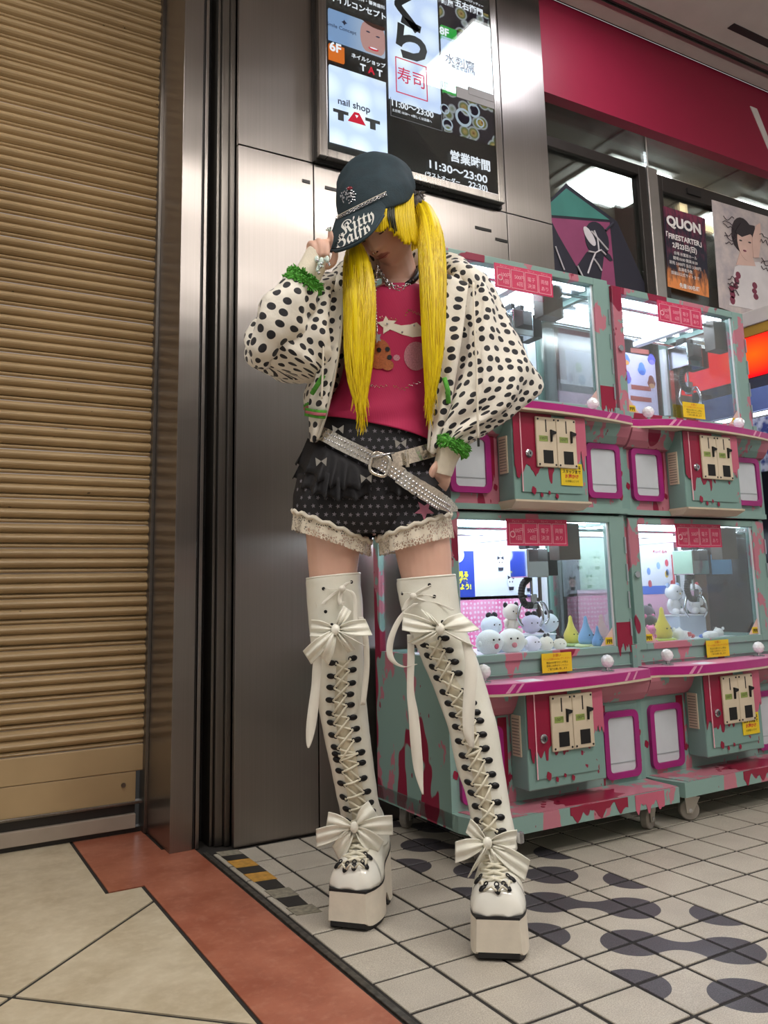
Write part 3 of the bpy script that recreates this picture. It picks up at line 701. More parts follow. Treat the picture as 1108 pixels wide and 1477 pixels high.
def bx(nm, mm, par, *a, b=0.): return MB().box(*a, b).obj(nm, mm, par, M=I4)
def drip(nm, x0, x1, zt, zb, y, mm, par, seed, amp=.04, nd=4, th=.0012):
    r = random.Random(seed); ds = [(x0+(x1-x0)*(k+.5+r.uniform(-.3, .3))/nd, r.uniform(.006, .012), r.uniform(.4, 1.2)*amp) for k in range(nd)]
    n = 44; mb = MB(); top = []; bot = []
    for k in range(n+1):
        x = x0+(x1-x0)*k/n; z = zb+.012*math.sin(k*.35+seed)+.006*math.sin(k*.8+2*seed)
        for c, w, d in ds:
            q = abs(x-c)/w
            if q < 1: z -= d*math.sqrt(1-q**4)
            elif q < 2.2: z -= d*.12*(2.2-q)/1.2
        top.append((x, y, zt)); bot.append((x, y, min(zt-.002, z)))
    vs = top+bot+[(a, b+th, c) for a, b, c in top+bot]; N = n+1; fs = []
    for k in range(n):
        fs += [(k, N+k, N+k+1, k+1), (2*N+k, 2*N+k+1, 3*N+k+1, 3*N+k), (N+k, 3*N+k, 3*N+k+1, N+k+1), (k, k+1, 2*N+k+1, 2*N+k)]
    return mb.add(vs, fs).obj(nm, mm, par, M=I4)
def spots(par, lst, y, mm, th=.0012):
    for x, z, r in lst:
        MB().prism([(x+r*.75*math.cos(2*PI*k/12), y, z+r*(1+.25*math.sin(k*2.1))*math.sin(2*PI*k/12)) for k in range(12)], (0, th, 0)).obj('paint_spot', mm, par, M=I4)
def rrect(x0, x1, z0, z1, r, n=5):
    o = []
    for cx, cz, a in ((x1-r, z1-r, 0), (x0+r, z1-r, PI/2), (x0+r, z0+r, PI), (x1-r, z0+r, 1.5*PI)):
        for k in range(n+1): th = a+PI/2*k/n; o.append((cx+r*math.cos(th), cz+r*math.sin(th)))
    return o
def ringframe(x0, x1, z0, z1, r, w, y0, y1):
    a = rrect(x0, x1, z0, z1, r); b = rrect(x0+w, x1-w, z0+w, z1-w, max(.004, r-w*.5)); n = len(a)
    vs = [(p[0], y0, p[1]) for p in a]+[(p[0], y0, p[1]) for p in b]+[(p[0], y1, p[1]) for p in a]+[(p[0], y1, p[1]) for p in b]; fs = []
    for k in range(n):
        j = (k+1) % n
        fs += [(k, j, n+j, n+k), (2*n+j, 2*n+k, 3*n+k, 3*n+j), (j, k, 2*n+k, 2*n+j), (n+k, n+j, 3*n+j, 3*n+k)]
    return MB().add(vs, fs)

def deck(ox, oy, rz, upper, mi, label):
    """one crane game; local x 0..MW along the front, y back from the door plane"""
    root = empty('crane_game', (ox, oy, 0 if not upper else .985), rz, label, 'crane game', 'splatter painted crane games')
    root.matrix_world = Matrix.Translation((ox, oy, 0)) @ Matrix.Rotation(rz, 4, 'Z')
    zb, zc0, zc1, zw0, zw1, zt = (.985, 1.282, 1.312, 1.352, 1.79, 1.822) if upper else (.13, .445, .478, .552, .955, .983)
    sd = mi*3+upper; DP = .42
    # cabinet shell
    zlow = zb if upper else .09
    for nm, x0, x1 in (('side_panel', 0, .02), ('side_panel', MW-.02, MW)):
        mb = MB()     # side panel: solid below, open beside the glass
        mb.box(x0, x1, -.02, DP, zlow, zw0); mb.box(x0, x1, 0, .035, zw0, zt); mb.box(x0, x1, DP-.035, DP, zw0, zt); mb.box(x0, x1, .035, DP-.035, zw1, zt)
        s_ = mb.obj(nm, m_pc if x0 == 0 and not upper else m_pt, root, M=I4)
        bx('side_pane', m_mglass, s_, x0+.007, x0+.012, .035, DP-.035, zw0, zw1)
    bx('back_panel', m_pt, root, .02, MW-.02, DP-.02, DP, zlow, zw0)
    bx('lower_front', m_pb if upper else m_pa, root, .02, MW-.02, -.02, 0, zb, zc0)
    bx('roof', m_pt, root, .02, MW-.02, .02, DP-.02, zt-.012, zt)
    if upper: bx('plinth_strip', m_pa, root, 0, MW, -.024, -.0205, .985, 1.003)
    # under-counter apron, sloping back
    mb = MB()
    prof = [(-.072, zc0), (-.07, zc0-.012), (-.056, zc0-.04), (-.038, zc0-.062), (-.0205, zc0-.068), (-.0205, zc0)]
    mb.prism([(.004, y, z) for y, z in prof], (MW-.008, 0, 0))
    mb.obj('apron', m_pb, root, M=I4)
    # counter with rounded ends
    cpl = cr([(0., -.066), (.04, -.07), (.11, -.112), (.2, -.13), (.4, -.128), (.6, -.104), (MW-.02, -.078), (MW, -.072)], 5)
    def plan(g, k=1.): return [(0., 0.)]+[(x, y*k-g) for x, y in cpl]+[(MW, 0.)]
    ct = MB().prism([(x, y, zc0+.007) for x, y in plan(0)], (0, 0, zc1-zc0-.007)).obj('counter', m_mag, root, M=I4)
    MB().prism([(x, y, zc0) for x, y in plan(.003)], (0, 0, .0065)).obj('counter_lip', m_cream, ct, M=I4)
    MB().prism([(.004+x*.989, y*.95-.002, zc1) for x, y in plan(0)], (0, 0, .0015)).obj('counter_top', m_lpk, ct, M=I4)
    def cy_(x): return next(y0+(y1-y0)*(x-x0)/(x1-x0) for (x0, y0), (x1, y1) in zip(cpl, cpl[1:]) if x <= x1+1e-6)
    for x, w in ((.13, .012), (.16, .008), (.60, .012), (.64, .01)):
        MB().prism([(q, cy_(q)-.0013, z) for q, z in ((x, zc0+.008), (x+w, zc0+.008), (x+w+.022, zc1-.001), (x+.022, zc1-.001))], (0, .001, 0)).obj('counter_stripe', m_lpk, ct, M=I4)
    # crystal ball joysticks and buttons on the counter
    for x in ((.10, .585) if upper else (.10, .575)):
        j = MB().lathe([(.02, 0), (.02, .004), (.006, .006), (.006, .02)], (x, -.06, zc1+.0016), 18).obj('joystick', m_brush, root, M=I4, auto=30)
        mb = MB(); bm = bmesh.new(); bmesh.ops.create_icosphere(bm, subdivisions=2, radius=.021); mb.bm(bm, Matrix.Translation((x, -.06, zc1+.034)))
        mb.obj('joystick_ball', mat('crystal_ball', '#e9ebee', .08, var=0, coat=1.), j, M=I4)
    bx('counter_sticker', m_whp, ct, .20, .27, -.12, -.07, zc1+.0015, zc1+.0022)
    # sill between counter and window
    bx('sill', m_pa, root, .0, MW, -.006, .03, zc1+.0, zw0-.022)
    # door frame and glass
    g = .016
    dr = MB().box(g, MW-g, -.014, -.0065, zc1+.012, zc1+.014)
    LS, RS = .058, MW-.078
    for a in ((.012, LS, zw0-.022, zt-.006), (RS, MW-.012, zw0-.022, zt-.006), (LS, RS, zw1, zt-.006), (LS, RS, zw0-.022, zw0)): dr.box(a[0], a[1], -.014, .02, a[2], a[3], .002)
    dr = dr.obj('door', m_pa if mi == 0 else m_pc, root, M=I4)
    bx('pane', m_mglass, dr, LS, RS, 0, .005, zw0, zw1)
    for a in ((LS, LS+.006, zw0, zw1), (RS-.006, RS, zw0, zw1)): bx('glazing_bead', mat('bead_white', '#cfd3d6', .4), dr, a[0], a[1], -.006, -.0005, a[2], a[3])
    for z in (zw0+.03, zw0+.12, zw0+.21, zw0+.3): bx('hinge', m_brush, dr, MW-.02, MW-.014, -.02, -.0145, z, z+.055)
    MB().cyl((.032, -.0145, zw0+.23), (.032, -.022, zw0+.23), .011).obj('door_lock', m_brush, dr, M=I4)
    if mi == 0: drip('paint_drip', RS, MW-.013, zw0+.075, zw0+.0, -.0155, m_crim, dr, sd+3, .025, 2)
    # triangular corner stickers
    for sgn, x in ((1, LS+.006), (-1, RS-.006)):
        s_ = MB().prism([(x, -.002, zw0+.002), (x+sgn*.055, -.002, zw0+.002), (x, -.002, zw0+.06)][::sgn], (0, .0012, 0)).obj('corner_sticker', m_tri, dr, M=I4)
        bx('sticker_print', m_yel, s_, min(x+sgn*.005, x+sgn*.035), max(x+sgn*.005, x+sgn*.035), -.0032, -.0022, zw0+.006, zw0+.028)
        mb = MB()
        for k in range(5): mb.box(min(x+sgn*(.007+.005*k), x+sgn*(.0095+.005*k)), max(x+sgn*(.007+.005*k), x+sgn*(.0095+.005*k)), -.0042, -.0034, zw0+.009+.004*(k % 2), zw0+.022)
        mb.obj('sticker_lettering', m_nblk, s_, M=I4)
    # pink price card
    cx0, cx1 = (.235, .475); cz1 = zw1+.004; cz0 = cz1-.083
    cd_ = bx('price_card', m_card, dr, cx0, cx1, -.022, -.0185, cz0, cz1)
    w = (cx1-cx0-.012)/4; mb = MB()
    for k in range(4):
        a, b = cx0+.006+k*w+.002, cx0+.006+(k+1)*w-.002
        mb.box(a, b, -.0232, -.0222, cz0+.006, cz0+.0075); mb.box(a, b, -.0232, -.0222, cz1-.0145, cz1-.013); mb.box(a, a+.0015, -.0232, -.0222, cz0+.006, cz1-.013); mb.box(b-.0015, b, -.0232, -.0222, cz0+.006, cz1-.013)
    mb.obj('card_lines', m_cardl, cd_, M=I4)
    for k, s_ in enumerate(('100円 1回', '500円 6回', '電子 決済', '両替 あり')):
        a = cx0+.006+(k+.5)*w; u, v_ = s_.split(' ')
        mb = MB().text(u, .017, TXM(a+(.008 if k < 2 else 0), -.0226, cz0+.046)).text(v_, .017, TXM(a+(.008 if k < 2 else 0), -.0226, cz0+.023))
        if k == 0: mb.torus((a-.014, -.0226, cz0+.035), .009, .002, axis=(0, 1, 0), n=14, m=4)
        mb.text('クレーン', .0075, TXM(a, -.0226, cz1-.0075)).obj('card_lettering', m_cardl, cd_, M=I4)
    # yellow notice
    x0 = .345 if not upper else (.33 if mi else .15); z0 = zw0-.065 if not upper else zw0+.004
    yy = -.0215 if not upper else -.0195
    nt = bx('notice', m_yel, root if not upper else dr, x0, x0+.118, yy, yy+.0025, z0, z0+.058)
    MB().text('お願い', .011, TXM(x0+.059, yy-.0004, z0+.05)).text('アームを揺らさないでください', .0078, TXM(x0+.059, yy-.0004, z0+.04)).obj('notice_heading', m_nred, nt, M=I4)
    mb = MB()
    for k, s_ in enumerate(('景品のお取りだしの際は', '係員にお声がけください', 'ご協力お願い致します')): mb.text(s_, .0078, TXM(x0+.059, yy-.0004, z0+.029-.0095*k))
    mb.obj('notice_lettering', m_nblk, nt, M=I4)
    # coin box
    bz0 = .175 if not upper else 1.004; bx0, bx1 = .212, .505; fy = -.10
    cb = MB().box(bx0, bx1, fy, -.0205, bz0, zc0-.001, .004).obj('coin_box', m_pt, root, M=I4)
    if upper:
        mb = MB(); q = [(bx0-.004, fy-.008), (bx1+.004, fy-.008), (bx1+.004, -.021), (bx0-.004, -.021)]
        mb.add([(x, y, bz0) for x, y in q]+[(x*.94+.02, y*.6-.012, bz0-.018) for x, y in q]+[(x, y, bz0+.006) for x, y in q], [(3, 2, 1, 0)[::-1], (4, 5, 6, 7), (0, 1, 5, 4)[::-1], (1, 2, 6, 5)[::-1], (2, 3, 7, 6)[::-1], (3, 0, 4, 7)[::-1], (0, 1, 9, 8), (1, 2, 10, 9), (2, 3, 11, 10), (3, 0, 8, 11)])
        mb.obj('box_lip', m_cream, cb, M=I4)
    cdoor = bx('coin_door', m_pt, cb, bx0+.026, bx1-.03, fy-.004, fy-.0005, bz0+.03, zc0-.008)
    drip('paint_drip', bx0+.001, bx1-.14, zc0-.002, bz0+.105, fy-.0055, m_crim, cb, sd*1.7+.4, .04, 3)
    drip('paint_drip', bx1-.085, bx1-.002, zc0-.002, bz0+.16, fy-.0052, m_rose, cb, sd*2.3+1, .05, 3)
    spots(cb, [(bx0+.07, bz0+.035, .012), (bx0+.1, bz0+.022, .007), (bx0+.13, bz0+.03, .006), (bx0+.16, bz0+.02, .008), (bx1-.07, bz0+.12, .009), (bx1-.065, bz0+.10, .006)], fy-.0055, m_crim)
    bx('door_bead', m_cardl, cb, bx0+.026, bx0+.029, fy-.008, fy-.0056, bz0+.03, zc0-.004)
    px0, pz1 = bx0+.083, zc0-.012; pz0 = pz1-.158
    for k in range(2):
        a = px0+k*.081; cp = MB().box(a, a+.0795, fy-.014, fy-.0056, pz0, pz1, .003).obj('coin_panel', m_cream, cb, M=I4)
        def part(nm, mm, *q): return bx(nm, mm, cp, a+q[0], a+q[1], fy-.014-q[4], fy-.0135, pz0+q[2], pz0+q[3])
        mb = MB().box(a+.037, a+.041, fy-.0148, fy-.0138, pz1-.048, pz1-.008).obj('coin_slot', m_black, cp, M=I4)
        MB().prism([(a+.054, fy-.0145, pz1-.04), (a+.076, fy-.0145, pz1-.046), (a+.074, fy-.0145, pz1-.053), (a+.06, fy-.0145, pz1-.056), (a+.058, fy-.0145, pz1-.078), (a+.054, fy-.0145, pz1-.078)], (0, -.006, 0)).obj('coin_lever', m_black, cp, M=I4)
        bx('coin_label', mat('label_green', '#8fa055', .5), cp, a+.010, a+.044, fy-.015, fy-.0141, pz1-.078, pz1-.06)
        MB().text('100円', .013, TXM(a+.027, fy-.0153, pz1-.069)).obj('label_lettering', m_nblk, cp, M=I4)
        bx('coin_return', m_black, cp, a+.024, a+.062, fy-.0155, fy-.0141, pz0+.012, pz0+.053)
        for sx, sz in ((.008, .008), (.072, .008), (.008, .15), (.072, .15)): MB().cyl((a+sx, fy-.014, pz0+sz), (a+sx, fy-.0155, pz0+sz), .0032, n=8).obj('screw', m_rub, cp, M=I4)
    lk = MB().lathe([(.013, 0), (.013, .004), (.009, .006), (.009, .01)], (bx0+.056, fy-.0045, pz0+.04), 18, axis=(0, -1, 0)).obj('key_lock', m_brush, cb, M=I4, auto=30)
    bx('key_slot', m_black, lk, bx0+.0545, bx0+.0575, fy-.0155, fy-.0144, pz0+.036, pz0+.044)
    if (upper and mi == 0) or (not upper and mi == 1):
        s_ = bx('yellow_sticker', m_yel, cb, bx1-.115, bx1-.028, fy-.0075, fy-.0056, bz0+.055, bz0+.125)
        xx = bx1-.072
        MB().text('取れない時は', .0125, TXM(xx, fy-.008, bz0+.112), bold=.0004).text('スタッフまで', .0125, TXM(xx, fy-.008, bz0+.098), bold=.0004).text('お気軽にどうぞ', .008, TXM(xx, fy-.008, bz0+.068)).obj('sticker_lettering', m_nblk, s_, M=I4)
        MB().text('お声かけ', .014, TXM(xx, fy-.008, bz0+.083), bold=.0006).obj('sticker_heading', m_nred, s_, M=I4)
    # vent on the side of the coin box
    vt = bx('vent', m_cream, cb, bx0-.004, bx0+.001, -.075, -.035, bz0+.09, bz0+.205)
    mb = MB()
    for k in range(12): mb.box(bx0-.0055, bx0-.0042, -.071, -.039, bz0+.096+k*.0088, bz0+.0995+k*.0088)
    mb.obj('vent_slots', mat('vent_grey', '#8d8579', .6), vt, M=I4)
    # prize chutes left and right
    for x0, x1 in ((.028, .178), (.567, .717)):
        z0, z1 = (bz0+.03, bz0+.215) if upper else (.148, .352)
        fr_ = ringframe(x0, x1, z0, z1, .022, .019, -.034, -.0205).obj('chute_frame', m_pkfr, root, M=I4, auto=35)
        fl = bx('chute_flap', m_acr, fr_, x0+.019, x1-.019, -.027, -.0215, z0+.019, z1-.019)
        bx('flap_ledge', mat('flap_grey', '#9ba3a8', .4), fl, x0+.02, x1-.02, -.0285, -.0275, z0+.045, z0+.048)
        drip('paint_drip', x0-.012 if x0 > .1 else x1-.01, x0+.02 if x0 > .1 else x1+.022, z1+.02, z0+.09, -.0215, m_crim, root, sd+x0*9, .07, 2, .0009)
    spots(root, [(MW-.022, (zb+zc0)/2+.02, .010), (MW-.018, (zb+zc0)/2-.01, .011), (MW-.025, zb+.06, .014), (.016, zb+.1, .012), (.2, zb+.07, .01)], -.0216, m_crim)
    # inside: deck, back board, LED roof, rails, claw
    bx('prize_deck', m_whp, root, .02, MW-.02, .03, DP-.02, zw0-.03, zw0-.012)
    for k in range(5):
        y = .06+k*.072; bx('led_bar', m_led, root, .05, MW-.05, y, y+.011, zt-.024, zt-.0125)
    bx('lamp_reflector', mat('lamp_tray', '#6d7681', .3, .7), root, .02, MW-.02, .02, DP-.02, zt-.0125, zt-.0121)
    if not upper:   # base ledge, castors
        mb = MB().prism([(.0, -.05, .085), (.03, -.155, .085), (MW, -.155, .085), (MW, DP, .085), (0, DP, .085)], (0, 0, .0449)); lg = mb.obj('base_ledge', m_pa, root, M=I4)
        MB().prism([(.02, -.02, .1305), (.05, -.150, .1305), (MW-.002, -.150, .1305), (MW-.002, -.0205, .1305)], (0, 0, .0012)).obj('ledge_mat', m_pb, lg, M=I4)
        mb = MB(); r_ = random.Random(5+mi)       # crimson splash over the ledge
        def spl(cx, cy, R, n=18): return [(cx+R*(1+.45*r_.random()*(k % 2))*math.cos(2*PI*k/n), cy+R*.55*(1+.5*r_.random()*(k % 2))*math.sin(2*PI*k/n)) for k in range(n)]
        q = [(max(.06, min(MW-.01, x)), max(-.149, min(-.022, y)), .1318) for x, y in spl(.42, -.1, .11)]
        mb.prism(q, (0, 0, .0006))
        for k in range(5):
            x = .25+k*.018; mb.prism([(p[0], p[1], .1318) for p in ring(x, -.11+.02*(k % 3), .006+.002*(k % 2), .008, 10)], (0, 0, .0006))
        mb.obj('paint_splash', m_crim, lg, M=I4)
        drip('paint_drip', .31, .53, .1299, .108, -.1565, m_crim, lg, 3+mi, .012, 4)
        drip('paint_drip', .56, .68, .1299, .092, -.1565, m_rose, lg, 4+mi, .004, 3)
        for x, y, rot in ((.07, -.04, .9), (MW-.06, -.075, .35), (.07, .36, .6), (MW-.07, .36, 1.2)):
            if mi == 1 and y < 0 and x < .2: rot = -.5; x = .1; y = -.1
            c = V((x, y, .032)); d = V((math.cos(rot), math.sin(rot), 0)); n_ = V((-d.y, d.x, 0))
            cs = MB()
            cs.lathe([(.018, 0), (.018, .008), (.024, .009), (.024, .012)], c+V((0, 0, .0405))+d*.012, 14)
            for s2 in (-1, 1):
                q = [c+n_*(s2*.0145)-d*.012+V((0, 0, -.008)), c+n_*(s2*.0145)+d*.006+V((0, 0, -.01)), c+n_*(s2*.0145)+d*.034+V((0, 0, .041)), c+n_*(s2*.0145)-d*.016+V((0, 0, .041))]
                cs.prism(q, n_*(s2*.003))
            cs = cs.obj('castor', mat('castor_bracket', '#b4aea4', .4, .6), root, M=I4)
            MB().lathe([(.010, -.012), (.029, -.012), (.032, -.009), (.032, .009), (.029, .012), (.010, .012)], c, 24, axis=n_).obj('castor_wheel', mat('castor_rubber', '#948d84', .6), cs, M=I4, auto=30)
            MB().cyl(c-n_*.02, c+n_*.02, .006, n=10).obj('castor_axle', m_brush, cs, M=I4)
    # gantry and claw
    cx = (.47, .46, .53, .60)[mi*2+upper]; cy = .17; hz = zw1-.02
    gn = MB()
    for y in (.06, .33): gn.cyl((.03, y, hz), (MW-.03, y, hz), .006, n=10)
    gn = gn.obj('gantry_rail', m_brush, root, M=I4)
    bx('gantry_beam', m_whp, gn, cx-.12, cx-.09, .05, .34, hz-.03, hz-.008)
    bx('gantry_side', mat('gantry_dark', '#57504a', .4), gn, cx+.02, cx+.11, .04, .09, hz-.10, hz+.02)
    cl = MB().box(cx-.05, cx+.04, cy-.05, cy+.05, hz-.155, hz-.06, .004).obj('claw_housing', m_mir, root, M=I4)
    bx('motor_box', mat('motor_black', '#22201f', .5), cl, cx+.042, cx+.085, cy-.04, cy+.04, hz-.15, hz-.07)
    for k in range(2): bx('carriage_roller', m_rub, cl, cx-.03+.04*k, cx-.015+.04*k, cy-.02, cy+.02, hz-.06, hz-.03)
    cz = hz-.155; hub = cz-.085
    lp_ = [(cx-.012, cy-.01, cz), (cx-.042, cy-.012, cz-.020), (cx-.054, cy-.014, cz-.055), (cx-.040, cy-.014, cz-.088), (cx-.012, cy-.012, cz-.092)]
    q = cr(lp_, 9); mb = MB().tube(q, [.0105+.0018*(i % 2) for i in range(len(q))], 10)
    mb.obj('coil_cable', m_rub, cl, M=I4, smooth=False)
    cw = MB().cyl((cx, cy, cz), (cx, cy, hub), .005, n=10).box(cx-.012, cx+.014, cy-.012, cy+.012, hub-.02, hub+.03, .003).obj('claw_body', m_brush, cl, M=I4)
    for a_ in (PI*.98, PI*.02, PI*.52):
        d = V((math.cos(a_), -math.sin(a_)*.9, 0)); b0 = V((cx, cy, hub))
        q = [b0+d*.010+V((0, 0, -.004)), b0+d*.042+V((0, 0, .002)), b0+d*.060+V((0, 0, -.024)), b0+d*.064+V((0, 0, -.052)), b0+d*.046+V((0, 0, -.074))]
        MB().tube([c_[:3] for c_ in cr([tuple(x) for x in q], 4)], .0042, 8).obj('claw_finger', m_brush, cw, M=I4, smooth=True)
    root['wz'] = zw0
    return root

M1 = dict(ox=1.37, oy=2.075, rz=-.02); M2 = dict(ox=2.137, oy=2.085, rz=0.)
dk1 = deck(**M1, upper=0, mi=0, label='lower left crane game with round white plush prizes, standing right behind the boots')
dk2 = deck(**M1, upper=1, mi=0, label='upper left crane game half hidden by the polka dot sleeve')
dk3 = deck(**M2, upper=0, mi=1, label='lower right crane game with a yellow pear plush in its window')
dk4 = deck(**M2, upper=1, mi=1, label='upper right crane game with blue dessert artwork on its back board')
for d_ in (dk1, dk2, dk3, dk4): del d_['wz']
# ================================================================== boards inside the machines, set by their world place
def bd(nm, par, px, Y, mm, k=0., th=.003):
    c = [ony(x, y, Y) for x, y in px]
    xs = [c[0].x, c[1].x]; x0, x1 = min(xs), max(xs); z0, z1 = min(c[0].z, c[1].z), max(c[0].z, c[1].z)
    return MB().box(x0, x1, Y-th-k, Y-k, z0, z1).obj(nm, mm, par)
t = NT('board_white'); t.base(lin('#dfe6f3')); t.set(rough=.5)
m_wb = MATS['board_white']; m_bbl = mat('board_blue', '#2c47b4', .4); m_dkb = mat('board_dark', '#2b2838', .35); m_wpost = mat('white_post', '#e4e8ee', .4, var=.02)
t = NT('dot_strip'); co = t.pos(); v = t.n('TexVoronoi'); v.inputs['Scale'].default_value = 62.; v.inputs['Randomness'].default_value = .25; t.l(co, v.inputs['Vector'])
n1 = t.noise(co, 8., 2); t.base(t.mix(t.ramp(v.outputs['Distance'], .28, .34), lin('#f6dcea'), t.mix(t.ramp(n1, .4, .6), lin('#e8599f'), lin('#f3a3c9')))); t.set(rough=.45)
YB = 2.455
b1 = bd('back_board', dk1, ((600, 770), (776, 862)), YB, m_wb)
bd('dotted_strip', dk1, ((600, 863), (776, 945)), YB, MATS['dot_strip'])
bd('corner_post', dk1, ((777, 765), (790, 945)), YB, m_wpost, th=.02)
bd('back_board', dk3, ((832, 765), (903, 850)), YB, mat('board_green', '#b9d8bd', .5)); bd('back_board', dk3, ((832, 851), (903, 945)), YB, mat('board_pink', '#e9b6cf', .5))
bl = bd('blue_poster', dk1, ((628, 795), (684, 861)), YB, m_bbl, .004)
def wtx(txt, px, py, size, mm, par, Y, bold=0.):
    p = ony(px, py, Y); MB().text(txt, size, Matrix.Translation(p) @ Matrix.Rotation(PI/2, 4, 'X'), .0002, 'CENTER', bold).obj('lettering', mm, par)
m_ly = mat('letter_yellow', '#e9e43a', .5, var=0)
for s_, x_, y_ in (('で見る', 665, 829), ('カザを', 664, 838), ('しよう!', 668, 847)): wtx(s_, x_, y_, .022, m_ly, bl, YB-.0095, .0012)
p = ony(660, 800, YB-.0085); MB().lathe([(.028, 0), (.028, .001)], p, 24, axis=(0, -1, 0)).obj('round_badge', m_wb, bl)
# four little hanging charm prints on the white board
m_bow = mat('charm_black', '#2b2b3d', .5); m_chw = mat('charm_white', '#f0f2fa', .5); m_chp = mat('charm_pink', '#eec6c4', .5)
for x_, y_, mm in ((722, 812, m_chw), (750, 811, m_chw), (737, 840, m_chw), (763, 842, m_chp)):
    p = ony(x_, y_, YB-.004); c = MB().prism([(p.x+.016*math.cos(a_), YB-.0052, p.z+.018*math.sin(a_)) for a_ in [2*PI*k/16 for k in range(16)]], (0, .001, 0)).obj('charm_print', mm, b1)
    for sx in (-1, 1):
        MB().prism([(p.x, YB-.0064, p.z+.018), (p.x+sx*.014, YB-.0064, p.z+.025), (p.x+sx*.014, YB-.0064, p.z+.011)][::sx], (0, .001, 0)).obj('bow_print', m_bow, c)
        MB().prism([(p.x+sx*.006+.002*math.cos(a_), YB-.0064, p.z+.002+.003*math.sin(a_)) for a_ in [2*PI*k/8 for k in range(8)]], (0, .001, 0)).obj('eye_print', m_bow, c)
    MB().prism([(p.x-.012, YB-.0064, p.z-.016), (p.x+.012, YB-.0064, p.z-.016), (p.x+.009, YB-.0064, p.z-.028), (p.x-.009, YB-.0064, p.z-.028)][::-1], (0, .001, 0)).obj('body_print', m_bow, c)
    MB().box(p.x-.0006, p.x+.0006, YB-.0062, YB-.0052, p.z+.02, p.z+.045).obj('string_print', m_bow, c)
# lower right machine: printed board, striped strip and a dark panel
b3 = bd('back_board', dk3, ((905, 765), (976, 850)), YB, m_wb); bd('blue_band', dk3, ((905, 846), (976, 856)), YB, mat('band_blue', '#3f6fd0', .5), .001)
bd('pink_board', dk3, ((905, 857), (976, 945)), YB, mat('board_pink', '#e9b6cf', .5)); bd('corner_post', dk3, ((977, 765), (990, 945)), YB, m_wpost, th=.02)
bd('blue_card', dk3, ((1025, 800), (1056, 828)), YB-.24, mat('card_blue', '#7db6e4', .4))
for x_, y_, c_ in ((936, 824, '#6f9be0'), (950, 816, '#8ab2ec'), (963, 826, '#7fa4e4'), (938, 842, '#c9475c'), (962, 828, '#e8c13c'), (962, 812, '#d3455a'), (970, 842, '#d3455a')):
    p = ony(x_, y_, YB-.004); mm = mat('print_'+c_[1:], c_, .5)
    MB().prism([(p.x+.010*math.cos(a_), YB-.0042, p.z+.015*math.sin(a_)) for a_ in [2*PI*k/12 for k in range(12)]], (0, .001, 0)).obj('charm_print', mm, b3)
wtx('ぬいぐるみ', 952, 796, .017, mat('print_c9475c', '#c9475c', .5), b3, YB-.0045, .0004)
bd('striped_strip', dk3, ((967, 800), (973, 848)), YB, mat('strip_red', '#d2424c', .5), .004)
# upper right machine: dessert artwork on the left half
b4 = bd('back_board', dk4, ((880, 505), (950, 600)), YB, mat('board_lilac', '#d5d2f2', .5)); bd('corner_post', dk4, ((951, 505), (963, 600)), YB, m_wpost, th=.02)
for x_, y_, c_, c2, tip in ((903, 518, '#4d7fe0', '#e9a646', 1), (926, 533, '#5b95ea', '#4472d4', 2), (940, 518, '#5a5cc8', '#8d86e6', 1), (905, 545, '#7a5fd0', '#4f6fe0', 2), (940, 552, '#8a4a40', '#c79a72', 2)):
    p = ony(x_, y_, YB-.004); r = .024
    o = MB().prism([(p.x+r*math.cos(a_)*(1 if math.sin(a_) < .2 else .8), YB-.0042, p.z+r*(1.0 if math.sin(a_) < .5 else 1.0+.35*(tip-1))*math.sin(a_)) for a_ in [2*PI*k/20 for k in range(20)]], (0, .001, 0)).obj('dessert_print', mat('dessert_'+c_[1:], c_, .5), b4)
    MB().prism([(p.x+r*.7*math.cos(a_), YB-.0054, p.z-r*.6+r*.45*math.sin(a_)) for a_ in [2*PI*k/16 for k in range(16)]], (0, .001, 0)).obj('dessert_cup', mat('dessert_'+c2[1:], c2, .5), o)
for x_, y_, w_ in ((925, 559, 28), (923, 506, 26), (925, 575, 30)):
    a_, b_ = ony(x_-w_/2, y_-w_*.02, YB-.004), ony(x_+w_/2, y_+w_*.1, YB-.004)
    MB().prism([(a_.x, YB-.0042, a_.z-.008), (b_.x, YB-.0042, b_.z-.008), (b_.x, YB-.0042, b_.z+.012), (a_.x, YB-.0042, a_.z+.012)], (0, .001, 0)).obj('ribbon_print', mat('ribbon_rust', '#b05a55', .5), b4)
# upper left machine: pale board with faint prints
bd('back_board', dk2, ((660, 480), (752, 600)), YB, mat('board_pale', '#dcd9e6', .5)); b2 = bd('back_board', dk4, ((804, 480), (878, 562)), YB, mat('board_pale', '#dcd9e6', .5)); bd('pink_board', dk4, ((804, 563), (878, 600)), YB, mat('board_rosy', '#dcb0d0', .5)); bd('corner_post', dk2, ((753, 470), (772, 600)), YB, m_wpost, .004, .02)
bd('dark_poster', dk2, ((735, 490), (751, 540)), YB, mat('poster_brown', '#7b4a44', .5), .004)
for x_, y_, c_ in ((822, 545, '#b9b3c8'), (840, 548, '#a9b4cc'), (858, 545, '#c9b79e'), (835, 530, '#b9c3b0')):
    p = ony(x_, y_, YB-.004); MB().prism([(p.x+.018*math.cos(a_), YB-.0042, p.z+.022*math.sin(a_)) for a_ in [2*PI*k/12 for k in range(12)]], (0, .001, 0)).obj('charm_print', mat('pale_'+c_[1:], c_, .5), b2)

